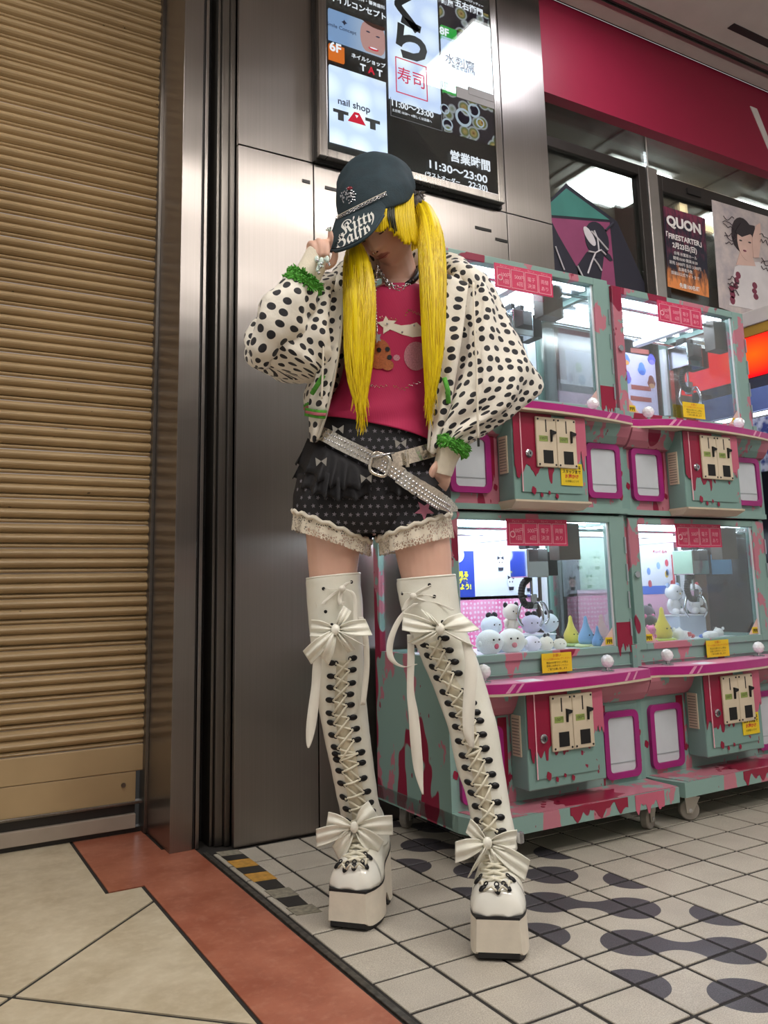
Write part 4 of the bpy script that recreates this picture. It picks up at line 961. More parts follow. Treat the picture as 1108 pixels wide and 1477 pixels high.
# ================================================================== plush prizes, each one by itself
def plush_mat(c): return mat('plush_'+c.strip('#'), c, .9, var=.06, bump=.35, bscale=350, sheen=.4)
def plush(px, py, Y, z0, s, c, label, kind='bear', extra=None, rz=0.):
    """sits with its base at z0; px, py only give its place across the window"""
    p = ony(px, py, Y); base = V((p.x, Y, z0)); o = empty('plush_toy', base, 0, label, 'plush toy', 'plush prizes in the crane games')
    mm = plush_mat(c); R = Matrix.Rotation(rz, 3, 'Z'); W = lambda x, y, z: base+R @ V((x, y, z))*s
    if kind == 'bear':
        MB().ell(W(0, 0, .36), (s*.30, s*.26, s*.36), R).obj('body', mm, o, smooth=True)
        hd_ = MB().ell(W(0, -.05, .92), (s*.40, s*.33, s*.34), R).obj('head', mm, o, smooth=True)
        for sx in (-1, 1):
            MB().ell(W(sx*.28, -.02, 1.2), (s*.11, s*.07, s*.12), R, 12, 8).obj('ear', extra and plush_mat(extra) or mm, hd_, smooth=True)
            MB().ell(W(sx*.34, -.12, .5), (s*.10, s*.10, s*.17), R, 12, 8).obj('arm', mm, o, smooth=True)
            MB().ell(W(sx*.2, -.26, .14), (s*.14, s*.17, s*.13), R, 12, 8).obj('foot', mm, o, smooth=True)
            MB().ell(W(sx*.14, -.36, .95), s*.03, None, 8, 6).obj('eye', m_black, hd_, smooth=True)
        MB().ell(W(0, -.38, .86), s*.035, None, 8, 6).obj('nose', plush_mat('#caa05a'), hd_, smooth=True)
    elif kind == 'round':
        MB().ell(W(0, 0, .44), (s*.5, s*.44, s*.44), R).obj('body', mm, o, smooth=True)
        for sx in (-1, 1):
            MB().ell(W(sx*.12, -.425, .55), s*.035, None, 8, 6).obj('eye', m_black, o, smooth=True)
            MB().ell(W(sx*.46, -.1, .4), (s*.1, s*.08, s*.12), R, 10, 8).obj('arm', mm, o, smooth=True)
        if extra: MB().ell(W(0, -.415, .33), (s*.10, s*.05, s*.10), R, 10, 8).obj('mouth', plush_mat(extra), o, smooth=True)
    elif kind == 'bow':
        MB().ell(W(0, 0, .40), (s*.46, s*.4, s*.40), R).obj('body', mm, o, smooth=True)
        for sx in (-1, 1):
            MB().ell(W(sx*.13, -.385, .45), s*.03, None, 8, 6).obj('eye', m_black, o, smooth=True)
            MB().ell(W(sx*.16, -.05, .84), (s*.15, s*.07, s*.10), R @ Matrix.Rotation(sx*.35, 3, 'Y'), 10, 8).obj('bow_loop', plush_mat(extra or '#1b1b22'), o, smooth=True)
        MB().ell(W(0, -.06, .83), s*.06, None, 8, 6).obj('bow_knot', plush_mat(extra or '#1b1b22'), o, smooth=True)
    elif kind == 'pear':
        MB().lathe([(s*r, s*h) for r, h in ((.05, .12), (.30, .16), (.34, .32), (.30, .52), (.16, .78), (.09, 1.0), (.07, 1.18), (.02, 1.25))], base, 20).obj('body', mm, o, smooth=True)
        MB().lathe([(s*r, s*h) for r, h in ((.1, 0), (.46, .03), (.5, .09), (.4, .14), (.1, .15))], base, 20).obj('leaf_skirt', plush_mat(extra or '#b7d24a'), o, smooth=True)
        for sx in (-1, 1): MB().ell(W(sx*.1, -.29, .5), s*.028, None, 8, 6).obj('eye', m_black, o, smooth=True)
    elif kind == 'lying':
        MB().ell(W(0, 0, .24), (s*.55, s*.26, s*.24), R).obj('body', mm, o, smooth=True)
        hd_ = MB().ell(W(-.6, -.05, .32), (s*.32, s*.28, s*.30), R).obj('head', mm, o, smooth=True)
        for sx in (-1, 1):
            MB().ell(W(-.7+.25*sx, -.02, .58), (s*.09, s*.06, s*.1), R, 10, 8).obj('ear', mm, hd_, smooth=True)
            MB().ell(W(.5, sx*.15, .2), (s*.2, s*.1, s*.11), R, 10, 8).obj('leg', plush_mat(extra) if extra and sx < 0 else mm, o, smooth=True)
        MB().box(*[q for q in (W(-.1, -.3, .1).x, W(.15, -.3, .1).x, W(0, -.3, 0).y, W(0, -.22, 0).y, W(0, 0, .2).z, W(0, 0, .42).z)], .003).obj('jacket', plush_mat(extra or '#c94a52'), o)
    return o
ZL = .5405; ZU = 1.3405
def sh_(px, py, Y, z, w, h, label):
    p = ony(px, py, Y); o = empty('display_stand', (p.x, Y, z), 0, label, 'stand')
    MB().box(p.x-w/2, p.x+w/2, Y-.05, Y+.05, z, z+h-.004, .002).obj('block', mat('stand_clear', '#b9c4d6', .2), o)
    MB().box(p.x-w/2-.003, p.x+w/2+.003, Y-.053, Y+.053, z+h-.004, z+h, .001).obj('top_plate', m_whp, o)
# lower left window: pile of round plush
plush(706, 928, 2.17, ZL, .09, '#eef2f4', 'round white plush with open pink mouth at the front of the heap', 'round', '#d8607c')
plush(738, 930, 2.17, ZL, .09, '#f1efec', 'round white plush with one rosy cheek beside the open mouthed one', 'round', '#d98a94', -.4)
plush(768, 935, 2.17, ZL, .06, '#e6e2f2', 'small lilac white round plush at the right front of the heap', 'round')
plush(788, 932, 2.18, ZL, .06, '#efe9dc', 'small cream plush with a dark bow near the white post', 'bow', '#2a2630', .3)
plush(808, 934, 2.16, ZL, .05, '#ece7da', 'tiny cream plush lying furthest right of the heap', 'bow', '#3a3030', -.3)
sh_(745, 920, 2.29, ZL, .26, .05, 'pale block raising the back row of bow plush')
plush(709, 905, 2.29, ZL+.051, .082, '#dfe9f6', 'pale blue plush with big black bow at the left of the back row', 'bow', '#1d1e28')
plush(738, 907, 2.29, ZL+.051, .082, '#eadfd2', 'beige plush with black ears in the middle of the back row', 'bear', '#1d1e28')
plush(767, 907, 2.29, ZL+.051, .08, '#dcd6ee', 'lilac plush with black bow third in the back row', 'bow', '#1d1e28', -.3)
plush(792, 907, 2.29, ZL+.051, .082, '#dde6f2', 'pale blue plush with black bow by the white post', 'bow', '#1d1e28', .2)
plush(824, 915, 2.27, ZL, .085, '#e8d95e', 'yellow pear plush behind the claw of the lower left game', 'pear', '#b9d08a')
plush(846, 918, 2.19, ZL, .085, '#86b4de', 'pale blue pear plush right of the claw in the lower left game', 'pear', '#cfe0a8')
plush(862, 915, 2.125, ZL, .06, '#6fa3dc', 'darker blue pear plush nearest the door edge of the lower left game', 'pear', '#e2d9a0')
# lower right window
plush(957, 918, 2.175, ZL, .10, '#e5d33a', 'bright yellow pear plush on a green leaf in the lower right game', 'pear', '#c4dc4e')
plush(988, 925, 2.18, ZL, .075, '#efeef2', 'white plush lying with a red jacket in the lower right game', 'lying', '#c33f4a', .2)
plush(1026, 925, 2.15, ZL, .065, '#f2f3f8', 'white plush lying with one blue foot in the lower right game', 'lying', '#4a78d8', PI*.95)
plush(938, 912, 2.25, ZL, .075, '#26242b', 'black plush with pink ears behind the yellow pear', 'bear', '#e76aa8')
sh_(986, 905, 2.35, ZL, .15, .085, 'pale block under the two seated white plush toys')
plush(972, 870, 2.34, ZL+.086, .095, '#f0f0f6', 'white seated plush with blue ears on the block', 'bear', '#a9c6f2')
plush(1000, 866, 2.34, ZL+.086, .095, '#f3f1f2', 'white seated plush with red ears on the block', 'bear', '#d2404e')
plush(930, 880, 2.40, ZL+.0, .10, '#4a4450', 'dark grey seated plush at the back of the lower right game', 'bear')
plush(938, 905, 2.165, ZL, .05, '#ee7ab4', 'small hot pink plush beside the yellow pear', 'bear')
# upper windows
plush(905, 596, 2.3, ZU, .06, '#8fc4e8', 'sky blue round plush in the upper right game', 'round')
plush(925, 598, 2.3, ZU, .055, '#c9b0ea', 'lilac round plush in the upper right game', 'round')
plush(1003, 598, 2.28, ZU, .05, '#9ad0e0', 'turquoise round plush near the yellow notice of the upper right game', 'round')
plush(985, 600, 2.3, ZU, .05, '#b7c6ee', 'periwinkle round plush left of the yellow notice in the upper right game', 'round')
plush(735, 585, 2.3, ZU, .055, '#d9b58e', 'tan round plush in the upper left game', 'round')
plush(755, 588, 2.32, ZU, .055, '#e6cfa4', 'cream yellow round plush in the upper left game', 'round')

# ================================================================== neighbouring cabinet with a red lit band
nb = empty('game_cabinet', (3.35, 2.3, 0), 0, 'dark game cabinet with glowing red band at the right edge', 'game cabinet')
X0 = 3.1
MB().box(X0, 3.9, 2.0, 2.55, 0, 1.40, .006).obj('lower_body', mat('cabinet_navy', '#1e1c28', .3), nb)
MB().box(X0+.01, 3.9, 2.01, 2.55, 1.4005, 1.615, .004).obj('dark_screen_zone', mat('cabinet_black', '#17171c', .25), nb)
t = NT('red_lightbox'); co = t.pos(); em = t.n('Emission'); em.inputs[1].default_value = 1.5
g1 = t.n('TexGradient', gradient_type='SPHERICAL'); mp = t.n('Mapping'); mp.inputs['Location'].default_value = (-3.1*3, -2.2*4.5, -1.71*9); mp.inputs['Scale'].default_value = (3, 4.5, 9); t.l(co, mp.inputs[0]); t.l(mp.outputs[0], g1.inputs[0])
t.l(t.mix(t.ramp(g1.outputs[0], .15, 1.3), lin('#e8121c'), lin('#ff6a12')), em.inputs[0]); t.l(em.outputs[0], t.out.inputs[0])
MB().box(X0, 3.9, 2.0, 2.6, 1.616, 1.79, .003).obj('light_band', MATS['red_lightbox'], nb)
MB().box(X0-.004, 3.9, 1.99, 2.6, 1.791, 1.835, .003).obj('yellow_trim', mat('cabinet_ochre', '#a8832f', .5), nb)
MB().box(X0-.01, 3.9, 1.98, 2.6, 1.836, 1.90, .004).obj('top_trim', mat('cabinet_white', '#c9c2bd', .4), nb)
MB().box(X0-.006, X0-.001, 2.02, 2.5, 1.44, 1.455).obj('white_tube', emit('white_tube', '#eef4ff', 7.), nb)
MB().box(X0-.012, X0-.001, 2.0, 2.52, 1.46, 1.56, .004).obj('blue_hood', mat('cabinet_hood', '#5d6fa6', .25), nb)
MB().box(X0-.008, X0-.001, 2.02, 2.5, 1.2, 1.43, .002).obj('printed_side', NT('cabinet_print').m, nb)
t = NT('cabinet_print2'); m_ = bpy.data.objects
mt = MATS['cabinet_print']; tt = NT.__new__(NT); tt.m = mt; tt.t = mt.node_tree; tt.b = tt.t.nodes['Principled BSDF']
co = tt.pos(); tt.base(tt.mix(tt.ramp(tt.noise(co, 26, 4), .42, .6), lin('#c7cbe0'), lin('#39488c')))
# ================================================================== the person
def cast(bv, x, y):
    d = ray(x, y).normalized(); h = bv.ray_cast(CO, d); return (h[0], h[1]) if h[0] is not None else (None, None)
def bvh(mb): return BVHTree.FromPolygons([V(v) for v in mb.v], mb.f)
def mpx(D): return D/FPX*1.02
def isouv(vs, L, m, n, closed, a0, a1):
    """uv in metres measured over the surface, from the middle of the front"""
    kc = max(0, min(n-1, round((PI/2-a0)/(a1-a0)*n))); g = lambda i, k: V(vs[i*m+(k % m if closed else min(k, m-1))]); out = []
    vc = [0.]*(n+1); us = []
    for i in range(L):
        row = [0.]*(n+1)
        for k in range(kc+1, n+1): row[k] = row[k-1]+(g(i, k)-g(i, k-1)).length
        for k in range(kc-1, -1, -1): row[k] = row[k+1]-(g(i, k)-g(i, k+1)).length
        if i: vc = [vc[k]+(g(i, k)-g(i-1, k)).length for k in range(n+1)]
        out += [(row[k], vc[k]) for k in range(n+1)]
    return out
def pl(mb, secs, n=32, sub=5, a0=0., a1=2*PI, disp=None, caps=False, ex=2.):
    """rings given where they lie across the view: (x, y, half width px, D, half depth m, tilt); the front is +sin"""
    q = cr([tuple(s)+(0.,)*(7-len(s)) for s in secs], sub); L = len(q); closed = abs(a1-a0) > 2*PI-1e-6; m = n if closed else n+1
    vs = []; uvv = []; fs = []; uvs = []; ln = 0.; prev = None
    for i, (x, y, hw, D, hd, tl, ft) in enumerate(q):
        c = P(x, y, D)
        if prev is not None: ln += (c-prev).length
        prev = c; wm = hw*mpx(D)*.5+hd*.5
        ring_ = []
        for k in range(n+1):
            th = a0+(a1-a0)*k/n; ct, st = math.cos(th), math.sin(th); e = 2/ex
            ct = math.copysign(abs(ct)**e, ct); st = math.copysign(abs(st)**e, st)
            if k < m:
                Dk = D-hd*st
                p = P(x, y, Dk); p = P(x, y, D)+(FN*(Dk-D))      # keep the ring level in space
                p = p+RH*(ct*hw*mpx(D))+V((0, 0, -1))*(tl*ct*hw*mpx(D)+ft*st*hd)
                if disp: p = p+(p-c).normalized()*disp(th, ln, p)
                vs.append(p)
            uvv.append(((th-a0)*wm, ln))
    uvv = isouv(vs, L, m, n, closed, a0, a1)
    for i in range(L-1):
        for k in range(n):
            k2 = (k+1) % n if closed else k+1
            fs.append((i*m+k, i*m+k2, (i+1)*m+k2, (i+1)*m+k)[::-1])
            uvs.append([uvv[i*(n+1)+k], uvv[i*(n+1)+k+1], uvv[(i+1)*(n+1)+k+1], uvv[(i+1)*(n+1)+k]][::-1])
    if caps:
        fs += [tuple(range(m)), tuple((L-1)*m+k for k in range(m))[::-1]]; uvs += [[(0, 0)]*m]*2
    return mb.add(vs, fs, uvs)
def wob(a, f, seed=0.):
    return lambda th, ln, p, *r: a*(NZ.noise(V((p.x*f+seed, p.y*f, p.z*f)))+.5*NZ.noise(V((p.x*f*2.3+seed, p.y*f*2.3, p.z*f*2.3))))
def strapm(bv, pts, w, lift, th=.002, sub=6, dflt=2.0, mb=None):
    """ribbon lying on a surface: pts in photo pixels, w pixels (number or list)"""
    mb = mb or MB(); ws = w if hasattr(w, '__len__') else [w]*len(pts)
    q = cr([(*p, ww) for p, ww in zip(pts, ws)], sub); c = []; nn = []
    last = dflt
    for x, y, _ in q:
        p, n_ = cast(bv, x, y) if bv else (None, None)
        if p is None: p = P(x, y, last); n_ = -FN
        else:
            last = (p-CO).dot(FN)
            if n_.dot(CO-p) < 0: n_ = -n_
        n_ = (n_*.5-FN*.5).normalized(); c.append(p+n_*lift); nn.append(n_)
    L = len(c); vs = []; fs = []; ln = 0.; uu = []
    for i in range(L):
        t_ = (c[min(i+1, L-1)]-c[max(i-1, 0)]).normalized(); s_ = t_.cross(nn[i]).normalized(); hw = q[i][2]/2*mpx((c[i]-CO).dot(FN))
        if i: ln += (c[i]-c[i-1]).length
        vs += [c[i]-s_*hw, c[i]+s_*hw, c[i]+s_*hw-nn[i]*th, c[i]-s_*hw-nn[i]*th]; uu.append(ln)
    for i in range(L-1):
        for k in range(4): fs.append((i*4+k, i*4+(k+1) % 4, i*4+4+(k+1) % 4, i*4+4+k))
    fs += [(3, 2, 1, 0), ((L-1)*4, (L-1)*4+1, (L-1)*4+2, (L-1)*4+3)]
    return mb.add(vs, fs)

person = empty('person', tuple(onz(610, 1345)), 0, 'person in polka dot jacket and white platform boots, one hand touching the cap brim', 'person')

# ---- materials
t = NT('skin'); at = t.n('VertexColor', layer_name='tint'); co = t.pos(); n1 = t.noise(co, 30, 3)
t.l(t.mix(t.ramp(n1, .3, .7, 0, .25), at.outputs[0], lin('#c99a86')), t.b.inputs['Base Color']); t.set(rough=.48, sss=.12); t.b.inputs['Subsurface Radius'].default_value = (.012, .005, .003)
def dots(name, base, dot, per, rad):
    t = NT(name); uv = t.coord('UV'); v = t.n('TexVoronoi', voronoi_dimensions='2D', feature='F1'); v.inputs['Scale'].default_value = 1/per; v.inputs['Randomness'].default_value = .38
    t.l(uv, v.inputs['Vector']); k = t.ramp(v.outputs['Distance'], rad-.012, rad+.012, 1, 0)
    n1 = t.noise(t.coord('UV'), 45, 3); t.base(t.mix(k, t.mix(t.ramp(n1, .3, .7), lin(base), tuple(x*.93 for x in lin(base)[:3])+(1,)), lin(dot))); t.set(rough=.72, sheen=.15)
    t.bump(t.noise(t.coord('Object'), 26, 4), .25, .02); return t.m
m_dot = dots('polka_cloth', '#eae4d8', '#16151c', .0275, .30)
m_green = mat('green_fringe', '#4f9a34', .8, var=.3, vscale=90); m_knit = mat('cream_knit', '#e6dcc8', .85, var=.06, vscale=40, bump=.3, bscale=300)
def ribbed(name, c, scale, bump_, rough=.75):
    t = NT(name); co = t.coord('UV', (scale, 1, 1)); w = t.n('TexWave', wave_type='BANDS', bands_direction='X'); w.inputs['Scale'].default_value = 1.; t.l(co, w.inputs['Vector'])
    c = lin(c); t.base(t.mix(t.ramp(w.outputs[0], 0, 1), tuple(x*.82 for x in c[:3])+(1,), c)); t.set(rough=rough); t.bump(w.outputs[0], bump_, .002); return t.m
m_pink = ribbed('pink_rib', '#bf2459', 130, .2)
m_short = mat('black_cloth', '#141318', .75, var=.2, vscale=60, bump=.2, bscale=160)
m_star = mat('star_print', '#77737c', .7); m_lacew = NT('white_lace'); t = m_lacew
uv = t.coord('UV'); v = t.n('TexVoronoi', voronoi_dimensions='2D', feature='DISTANCE_TO_EDGE'); v.inputs['Scale'].default_value = 150.; t.l(uv, v.inputs['Vector'])
n1 = t.noise(uv, 60, 2); t.base(lin('#d9cfbd')); t.set(rough=.8); t.l(t.ma('MAXIMUM', t.ramp(v.outputs['Distance'], .10, .2, 1, .25), t.ramp(n1, .48, .55)), t.b.inputs['Alpha'])
t = NT('white_leather'); co = t.coord('Object'); t.base(t.mix(t.ramp(t.noise(co, 12, 3), .3, .7), lin('#e4e2d4'), lin('#efeee3'))); t.set(rough=.34, coat=.25); t.bump(t.noise(co, 240, 3), .12, .002)
m_lea = MATS['white_leather']; m_gloss = mat('white_patent', '#ecebe2', .12, var=.03, coat=.6); m_plat = mat('platform_cream', '#dcd3c3', .5, var=.05, vscale=40, bump=.08, bscale=120)
m_satin = mat('white_satin', '#e6e2d6', .38, var=.04, sheen=.3); m_lacing = mat('white_lacing', '#dfdac6', .6, var=.06); m_tong = mat('cream_tongue', '#d7cfb8', .6, var=.08)
def hairm(name, a, b):
    t = NT(name); co = t.coord('UV', (1, 1, 1)); mp = t.n('Mapping'); mp.inputs['Scale'].default_value = (420, 6, 1); t.l(t.coord('UV'), mp.inputs[0]); n1 = t.noise(mp.outputs[0], 1., 2)
    t.base(t.mix(t.ramp(n1, .35, .65), lin(a), lin(b))); t.set(rough=.42, spec=.4); t.bump(n1, .35, .002); return t.m
m_hair = hairm('yellow_hair', '#cfae00', '#f0d600'); m_hairk = hairm('dark_streak', '#1d2019', '#4a4a34')
m_cap = mat('cap_denim', '#1b2f38', .8, var=.18, vscale=40, bump=.25, bscale=260); m_silver = mat('silver_metal', '#c8c8cc', .22, 1.); m_crystal = mat('crystal_studs', '#d6cfc2', .15, .85, var=.25, vscale=220)
m_choker = mat('choker_black', '#131217', .35)

# ---- head frame
HB = Matrix((RH, FN, V((0, 0, 1)))).transposed()
HM = HB @ Matrix.Rotation(-.46, 3, 'Z') @ Matrix.Rotation(.78, 3, 'X') @ Matrix.Rotation(-.20, 3, 'Y')
HC = P(551, 322, 2.075)
def HW(x, y, z): return HC+HM @ V((x, y, z))
def gs(x, s): return math.exp(-.5*(x/s)**2)
def head_mesh():
    vs = []; fs = []; N, Mr = 96, 72
    for i in range(Mr+1):
        ph = PI*i/Mr
        for k in range(N):
            th = 2*PI*k/N; x = .075*math.sin(ph)*math.cos(th); y = .094*math.sin(ph)*math.sin(th); z = .118*math.cos(ph)
            t_ = max(0., -z/.118); x *= 1-.34*t_**1.6
            if y > 0: y *= 1-.5*t_
            else: y = y*.94-.010*t_
            if y < 0:
                fr = min(1., -y/.05)
                for sx in (-1, 1):
                    y += fr*.007*gs(x-sx*.031, .014)*gs(z-.010, .011)          # sockets
                    y -= fr*.0042*gs(x-sx*.031, .011)*gs(z-.006, .008)         # closed lids
                    y -= fr*.003*gs(x-sx*.036, .016)*gs(z+.030, .016)          # cheeks
                y -= fr*.0035*gs(z-.032, .010)*gs(x, .045)                      # brow
                u = (.024-z)/.056
                if 0 < u < 1.25: y -= fr*(.005+.023*min(u, 1)**1.2)*gs(x, .0062+.0045*u)*(1 if u < 1 else max(0., 1-(u-1)*4))
                for sx in (-1, 1): y -= fr*.006*gs(x-sx*.012, .005)*gs(z+.028, .006)   # nostrils' wings
                y -= fr*.0075*gs(x, .017)*(gs(z+.052, .0042)+.95*gs(z+.0625, .0048))   # lips
                y += fr*.005*gs(x, .021)*gs(z+.0573, .0018)
                y += fr*.0035*gs(x, .02)*gs(z+.075, .006)
                y -= fr*.007*gs(x, .018)*gs(z+.096, .014)                              # chin
            vs.append(HW(x, y, z))
    for i in range(Mr):
        for k in range(N): fs.append((i*N+k, (i+1)*N+k, (i+1)*N+(k+1) % N, i*N+(k+1) % N))
    return vs, fs
bod = MB(); bod.add(*head_mesh())
for sx in (-1, 1):      # ears
    bod.ell(HW(sx*.077, .012, -.002), (.012, .017, .030), HM @ Matrix.Rotation(sx*.25, 3, 'Z'), 14, 10)
def chain(pts, rs, n=14, sub=4, mb=None):
    q = cr([(*p, r) for p, r in zip(pts, rs)], sub); (mb or bod).tube([x[:3] for x in q], [x[3] for x in q], n)
    (mb or bod).ell(q[-1][:3], q[-1][3], None, 12, 8); (mb or bod).ell(q[0][:3], q[0][3], None, 12, 8)
# neck and trunk
chain([P(566, 352, 2.115), P(574, 385, 2.13), P(578, 412, 2.13), P(578, 440, 2.12)], [.046, .047, .052, .06], 20)
pl(bod, [(578, 412, 26, 2.12, .05), (577, 425, 55, 2.12, .06, .02), (574, 450, 66, 2.12, .075), (566, 500, 58, 2.115, .078), (556, 560, 54, 2.11, .078), (548, 620, 62, 2.11, .085), (541, 680, 84, 2.105, .095), (538, 740, 86, 2.10, .09), (538, 770, 60, 2.10, .06)], 36, 5, caps=True)
# legs down into the boots
pl(bod, [(486, 690, 46, 2.105, .08), (482, 750, 41, 2.10, .078), (481, 800, 36.5, 2.10, .068), (481, 840, 33, 2.10, .06), (485, 900, 31, 2.11, .055), (493, 1000, 28, 2.13, .05), (508, 1100, 22, 2.155, .043), (521, 1180, 18, 2.175, .036)], 26, 5, caps=True)
pl(bod, [(590, 690, 46, 2.10, .08), (602, 750, 42, 2.085, .078), (611, 800, 39, 2.075, .07), (617, 840, 35, 2.065, .06), (636, 910, 31, 2.055, .055), (664, 1000, 28, 2.035, .05), (690, 1100, 22, 2.02, .043), (709, 1180, 18, 2.012, .036)], 26, 5, caps=True)
# raised arm and its hand
chain([P(505, 428, 2.12), P(440, 480, 2.08), P(392, 510, 2.01)], [.045, .042, .036], 14)
chain([P(392, 510, 2.01), P(415, 455, 1.96), P(440, 408, 1.945), P(449, 388, 1.945)], [.036, .036, .024, .023], 14)
chain([P(449, 390, 1.945), P(457, 376, 1.945), P(461, 366, 1.945)], [.022, .028, .026], 14)
FING = [([(447, 370, 1.95), (446, 356, 1.945), (449, 351, 1.932), (454, 356, 1.922), (457, 366, 1.918)], .0074),
        ([(456, 366, 1.947), (456, 352, 1.94), (460, 348, 1.926), (463, 354, 1.916), (464, 367, 1.912)], .0078),
        ([(465, 364, 1.945), (466, 352, 1.936), (470, 349, 1.922), (471.5, 356, 1.912), (472, 367, 1.908)], .0078),
        ([(471, 366, 1.945), (474, 355, 1.94), (476.5, 346, 1.932), (477, 340, 1.928), (476.5, 335.5, 1.927)], .0076),
        ([(462, 384, 1.945), (472, 384, 1.94), (480, 379, 1.935), (483, 371, 1.93), (483.5, 365, 1.928)], .0088)]
for pts, r in FING: chain([P(*p) for p in pts], [r*1.08, r*1.05, r*1.04, r, r*.88], 10)
# lowered arm, hand tucked at the hip
chain([P(655, 425, 2.12), P(700, 500, 2.11), P(735, 560, 2.10)], [.045, .042, .036], 14)
chain([P(735, 560, 2.10), P(690, 605, 2.06), P(648, 645, 2.03), P(643, 660, 2.03)], [.036, .034, .024, .023], 14)
chain([P(643, 660, 2.03), P(640, 675, 2.03), P(637, 684, 2.03)], [.023, .027, .024], 14)
for k, (dx, r) in enumerate(((-8, .0078), (-2, .008), (4, .008), (9.5, .0074))):
    chain([P(638+dx*.8, 680, 2.03), P(637+dx, 690, 2.025), P(635+dx, 699, 2.03), P(632+dx, 706, 2.04)], [r, r, r*.95, r*.85], 10)
chain([P(632, 668, 2.015), P(625, 677, 2.008), P(622, 686, 2.01)], [.0095, .009, .008], 10)
def remeshed(mb, voxel, name, smooth=2):
    me = mb.mesh(name); o = bpy.data.objects.new(name, me); COL.objects.link(o)
    r = o.modifiers.new('r', 'REMESH'); r.mode = 'VOXEL'; r.voxel_size = voxel
    s_ = o.modifiers.new('s', 'SMOOTH'); s_.iterations = smooth; s_.factor = .5
    m2 = bpy.data.meshes.new_from_object(o.evaluated_get(bpy.context.evaluated_depsgraph_get())); bpy.data.objects.remove(o); bpy.data.meshes.remove(me); m2.name = name
    m2.polygons.foreach_set('use_smooth', [True]*len(m2.polygons)); return m2
bme = remeshed(bod, .0034, 'body', 1)
ca = bme.color_attributes.new('tint', 'FLOAT_COLOR', 'POINT'); HI = HM.transposed(); sk = lin('#e0b5a1'); lip = lin('#a25755'); bl_ = lin('#cf9484'); col = []
for v_ in bme.vertices:
    q = HI @ (v_.co-HC); c = sk
    if q.y < -.04 and abs(q.x) < .07 and -.13 < q.z < .1:
        k = .85*(1 if abs(q.x) < .019*(1-((q.z+.0575)/.0095)**2 if abs(q.z+.0575) < .0095 else 0) else 0); c = tuple(a*(1-k)+b*k for a, b in zip(sk, lip))
        k2 = .5*gs(abs(q.x)-.04, .016)*gs(q.z+.026, .016); c = tuple(a*(1-k2)+b*k2 for a, b in zip(c, bl_))
    col += list(c[:3])+[1.]
ca.data.foreach_set('color', col); bme.materials.append(MATS['skin'])
body = bpy.data.objects.new('body', bme); COL.objects.link(body); body.parent = person; body.matrix_parent_inverse = person.matrix_world.inverted()
# closed lashes
for sx in (-1, 1):
    q = [HW(sx*(.031+.017*u), -.0865+.010*abs(u)**2+(.006 if u > 0 else .0), .0005-.004*(1-u*u)+.002*u) for u in (-1, -.6, -.2, .2, .6, 1, 1.25)]
    MB().tube([c_[:3] for c_ in cr([tuple(x) for x in q], 3)], .0014, 6).obj('eyelashes', m_black, body, smooth=True)
    MB().tube([HW(sx*(.018+.028*u), -.092+.014*u*u, .030+.004*u) for u in (0, .25, .5, .75, 1)], .0022, 6).obj('eyebrow', mat('brow_brown', '#6d5520', .7), body, smooth=True)
MB().torus(HW(0, -.116, -.034), .0045, .0007, n=12, m=5, rot=HM @ Matrix.Rotation(PI/2, 3, 'X')).obj('nose_ring', m_silver, body)
for sx in (-1, 1): MB().ell(HW(sx*.0065, -.1135, -.0355), (.0032, .003, .0018), HM, 8, 6).obj('nostril', mat('nostril_dark', '#5a2f28', .7), body, smooth=True)
MB().tube([HW(.019*u, -.1035+.012*u*u, -.0575+.0015*u*u) for u in (-1, -.66, -.33, 0, .33, .66, 1)], [.0004, .001, .0012, .0012, .0012, .001, .0004], 6).obj('mouth_line', mat('mouth_dark', '#7a3836', .6), body, smooth=True)
# jewelled nails on the raised hand
m_nail = mat('mint_nail', '#cfe0d8', .2, var=.2, vscale=120, coat=.6)
for k, (x, y, D, L_) in enumerate(((457, 374, 1.908, 9), (464, 376, 1.903, 11), (472, 374, 1.90, 9), (475.5, 331, 1.922, -5))):
    o = MB().ell(P(x, y, D), (.0055, .003, .0095*(1 if L_ > 0 else .6)), HB, 10, 8).obj('nail', m_nail, body, smooth=True)
    r_ = random.Random(k)
    for j in range(4):
        MB().ell(P(x+r_.uniform(-4, 4), y+r_.uniform(-1, L_) if L_ > 0 else y+r_.uniform(-3, 1), D-.006), .0032, None, 8, 6).obj('nail_charm', m_nail if j % 2 else m_silver, o, smooth=True)
o = MB().ell(P(461, 384, 1.90), (.006, .005, .016), HB @ Matrix.Rotation(.5, 3, 'Y'), 10, 8).obj('nail', m_nail, body, smooth=True)
for j in range(5): MB().ell(P(458+2.1*(j % 3), 376+5*j*.9, 1.894), .004, None, 8, 6).obj('nail_charm', m_nail if j % 2 else m_silver, o, smooth=True)

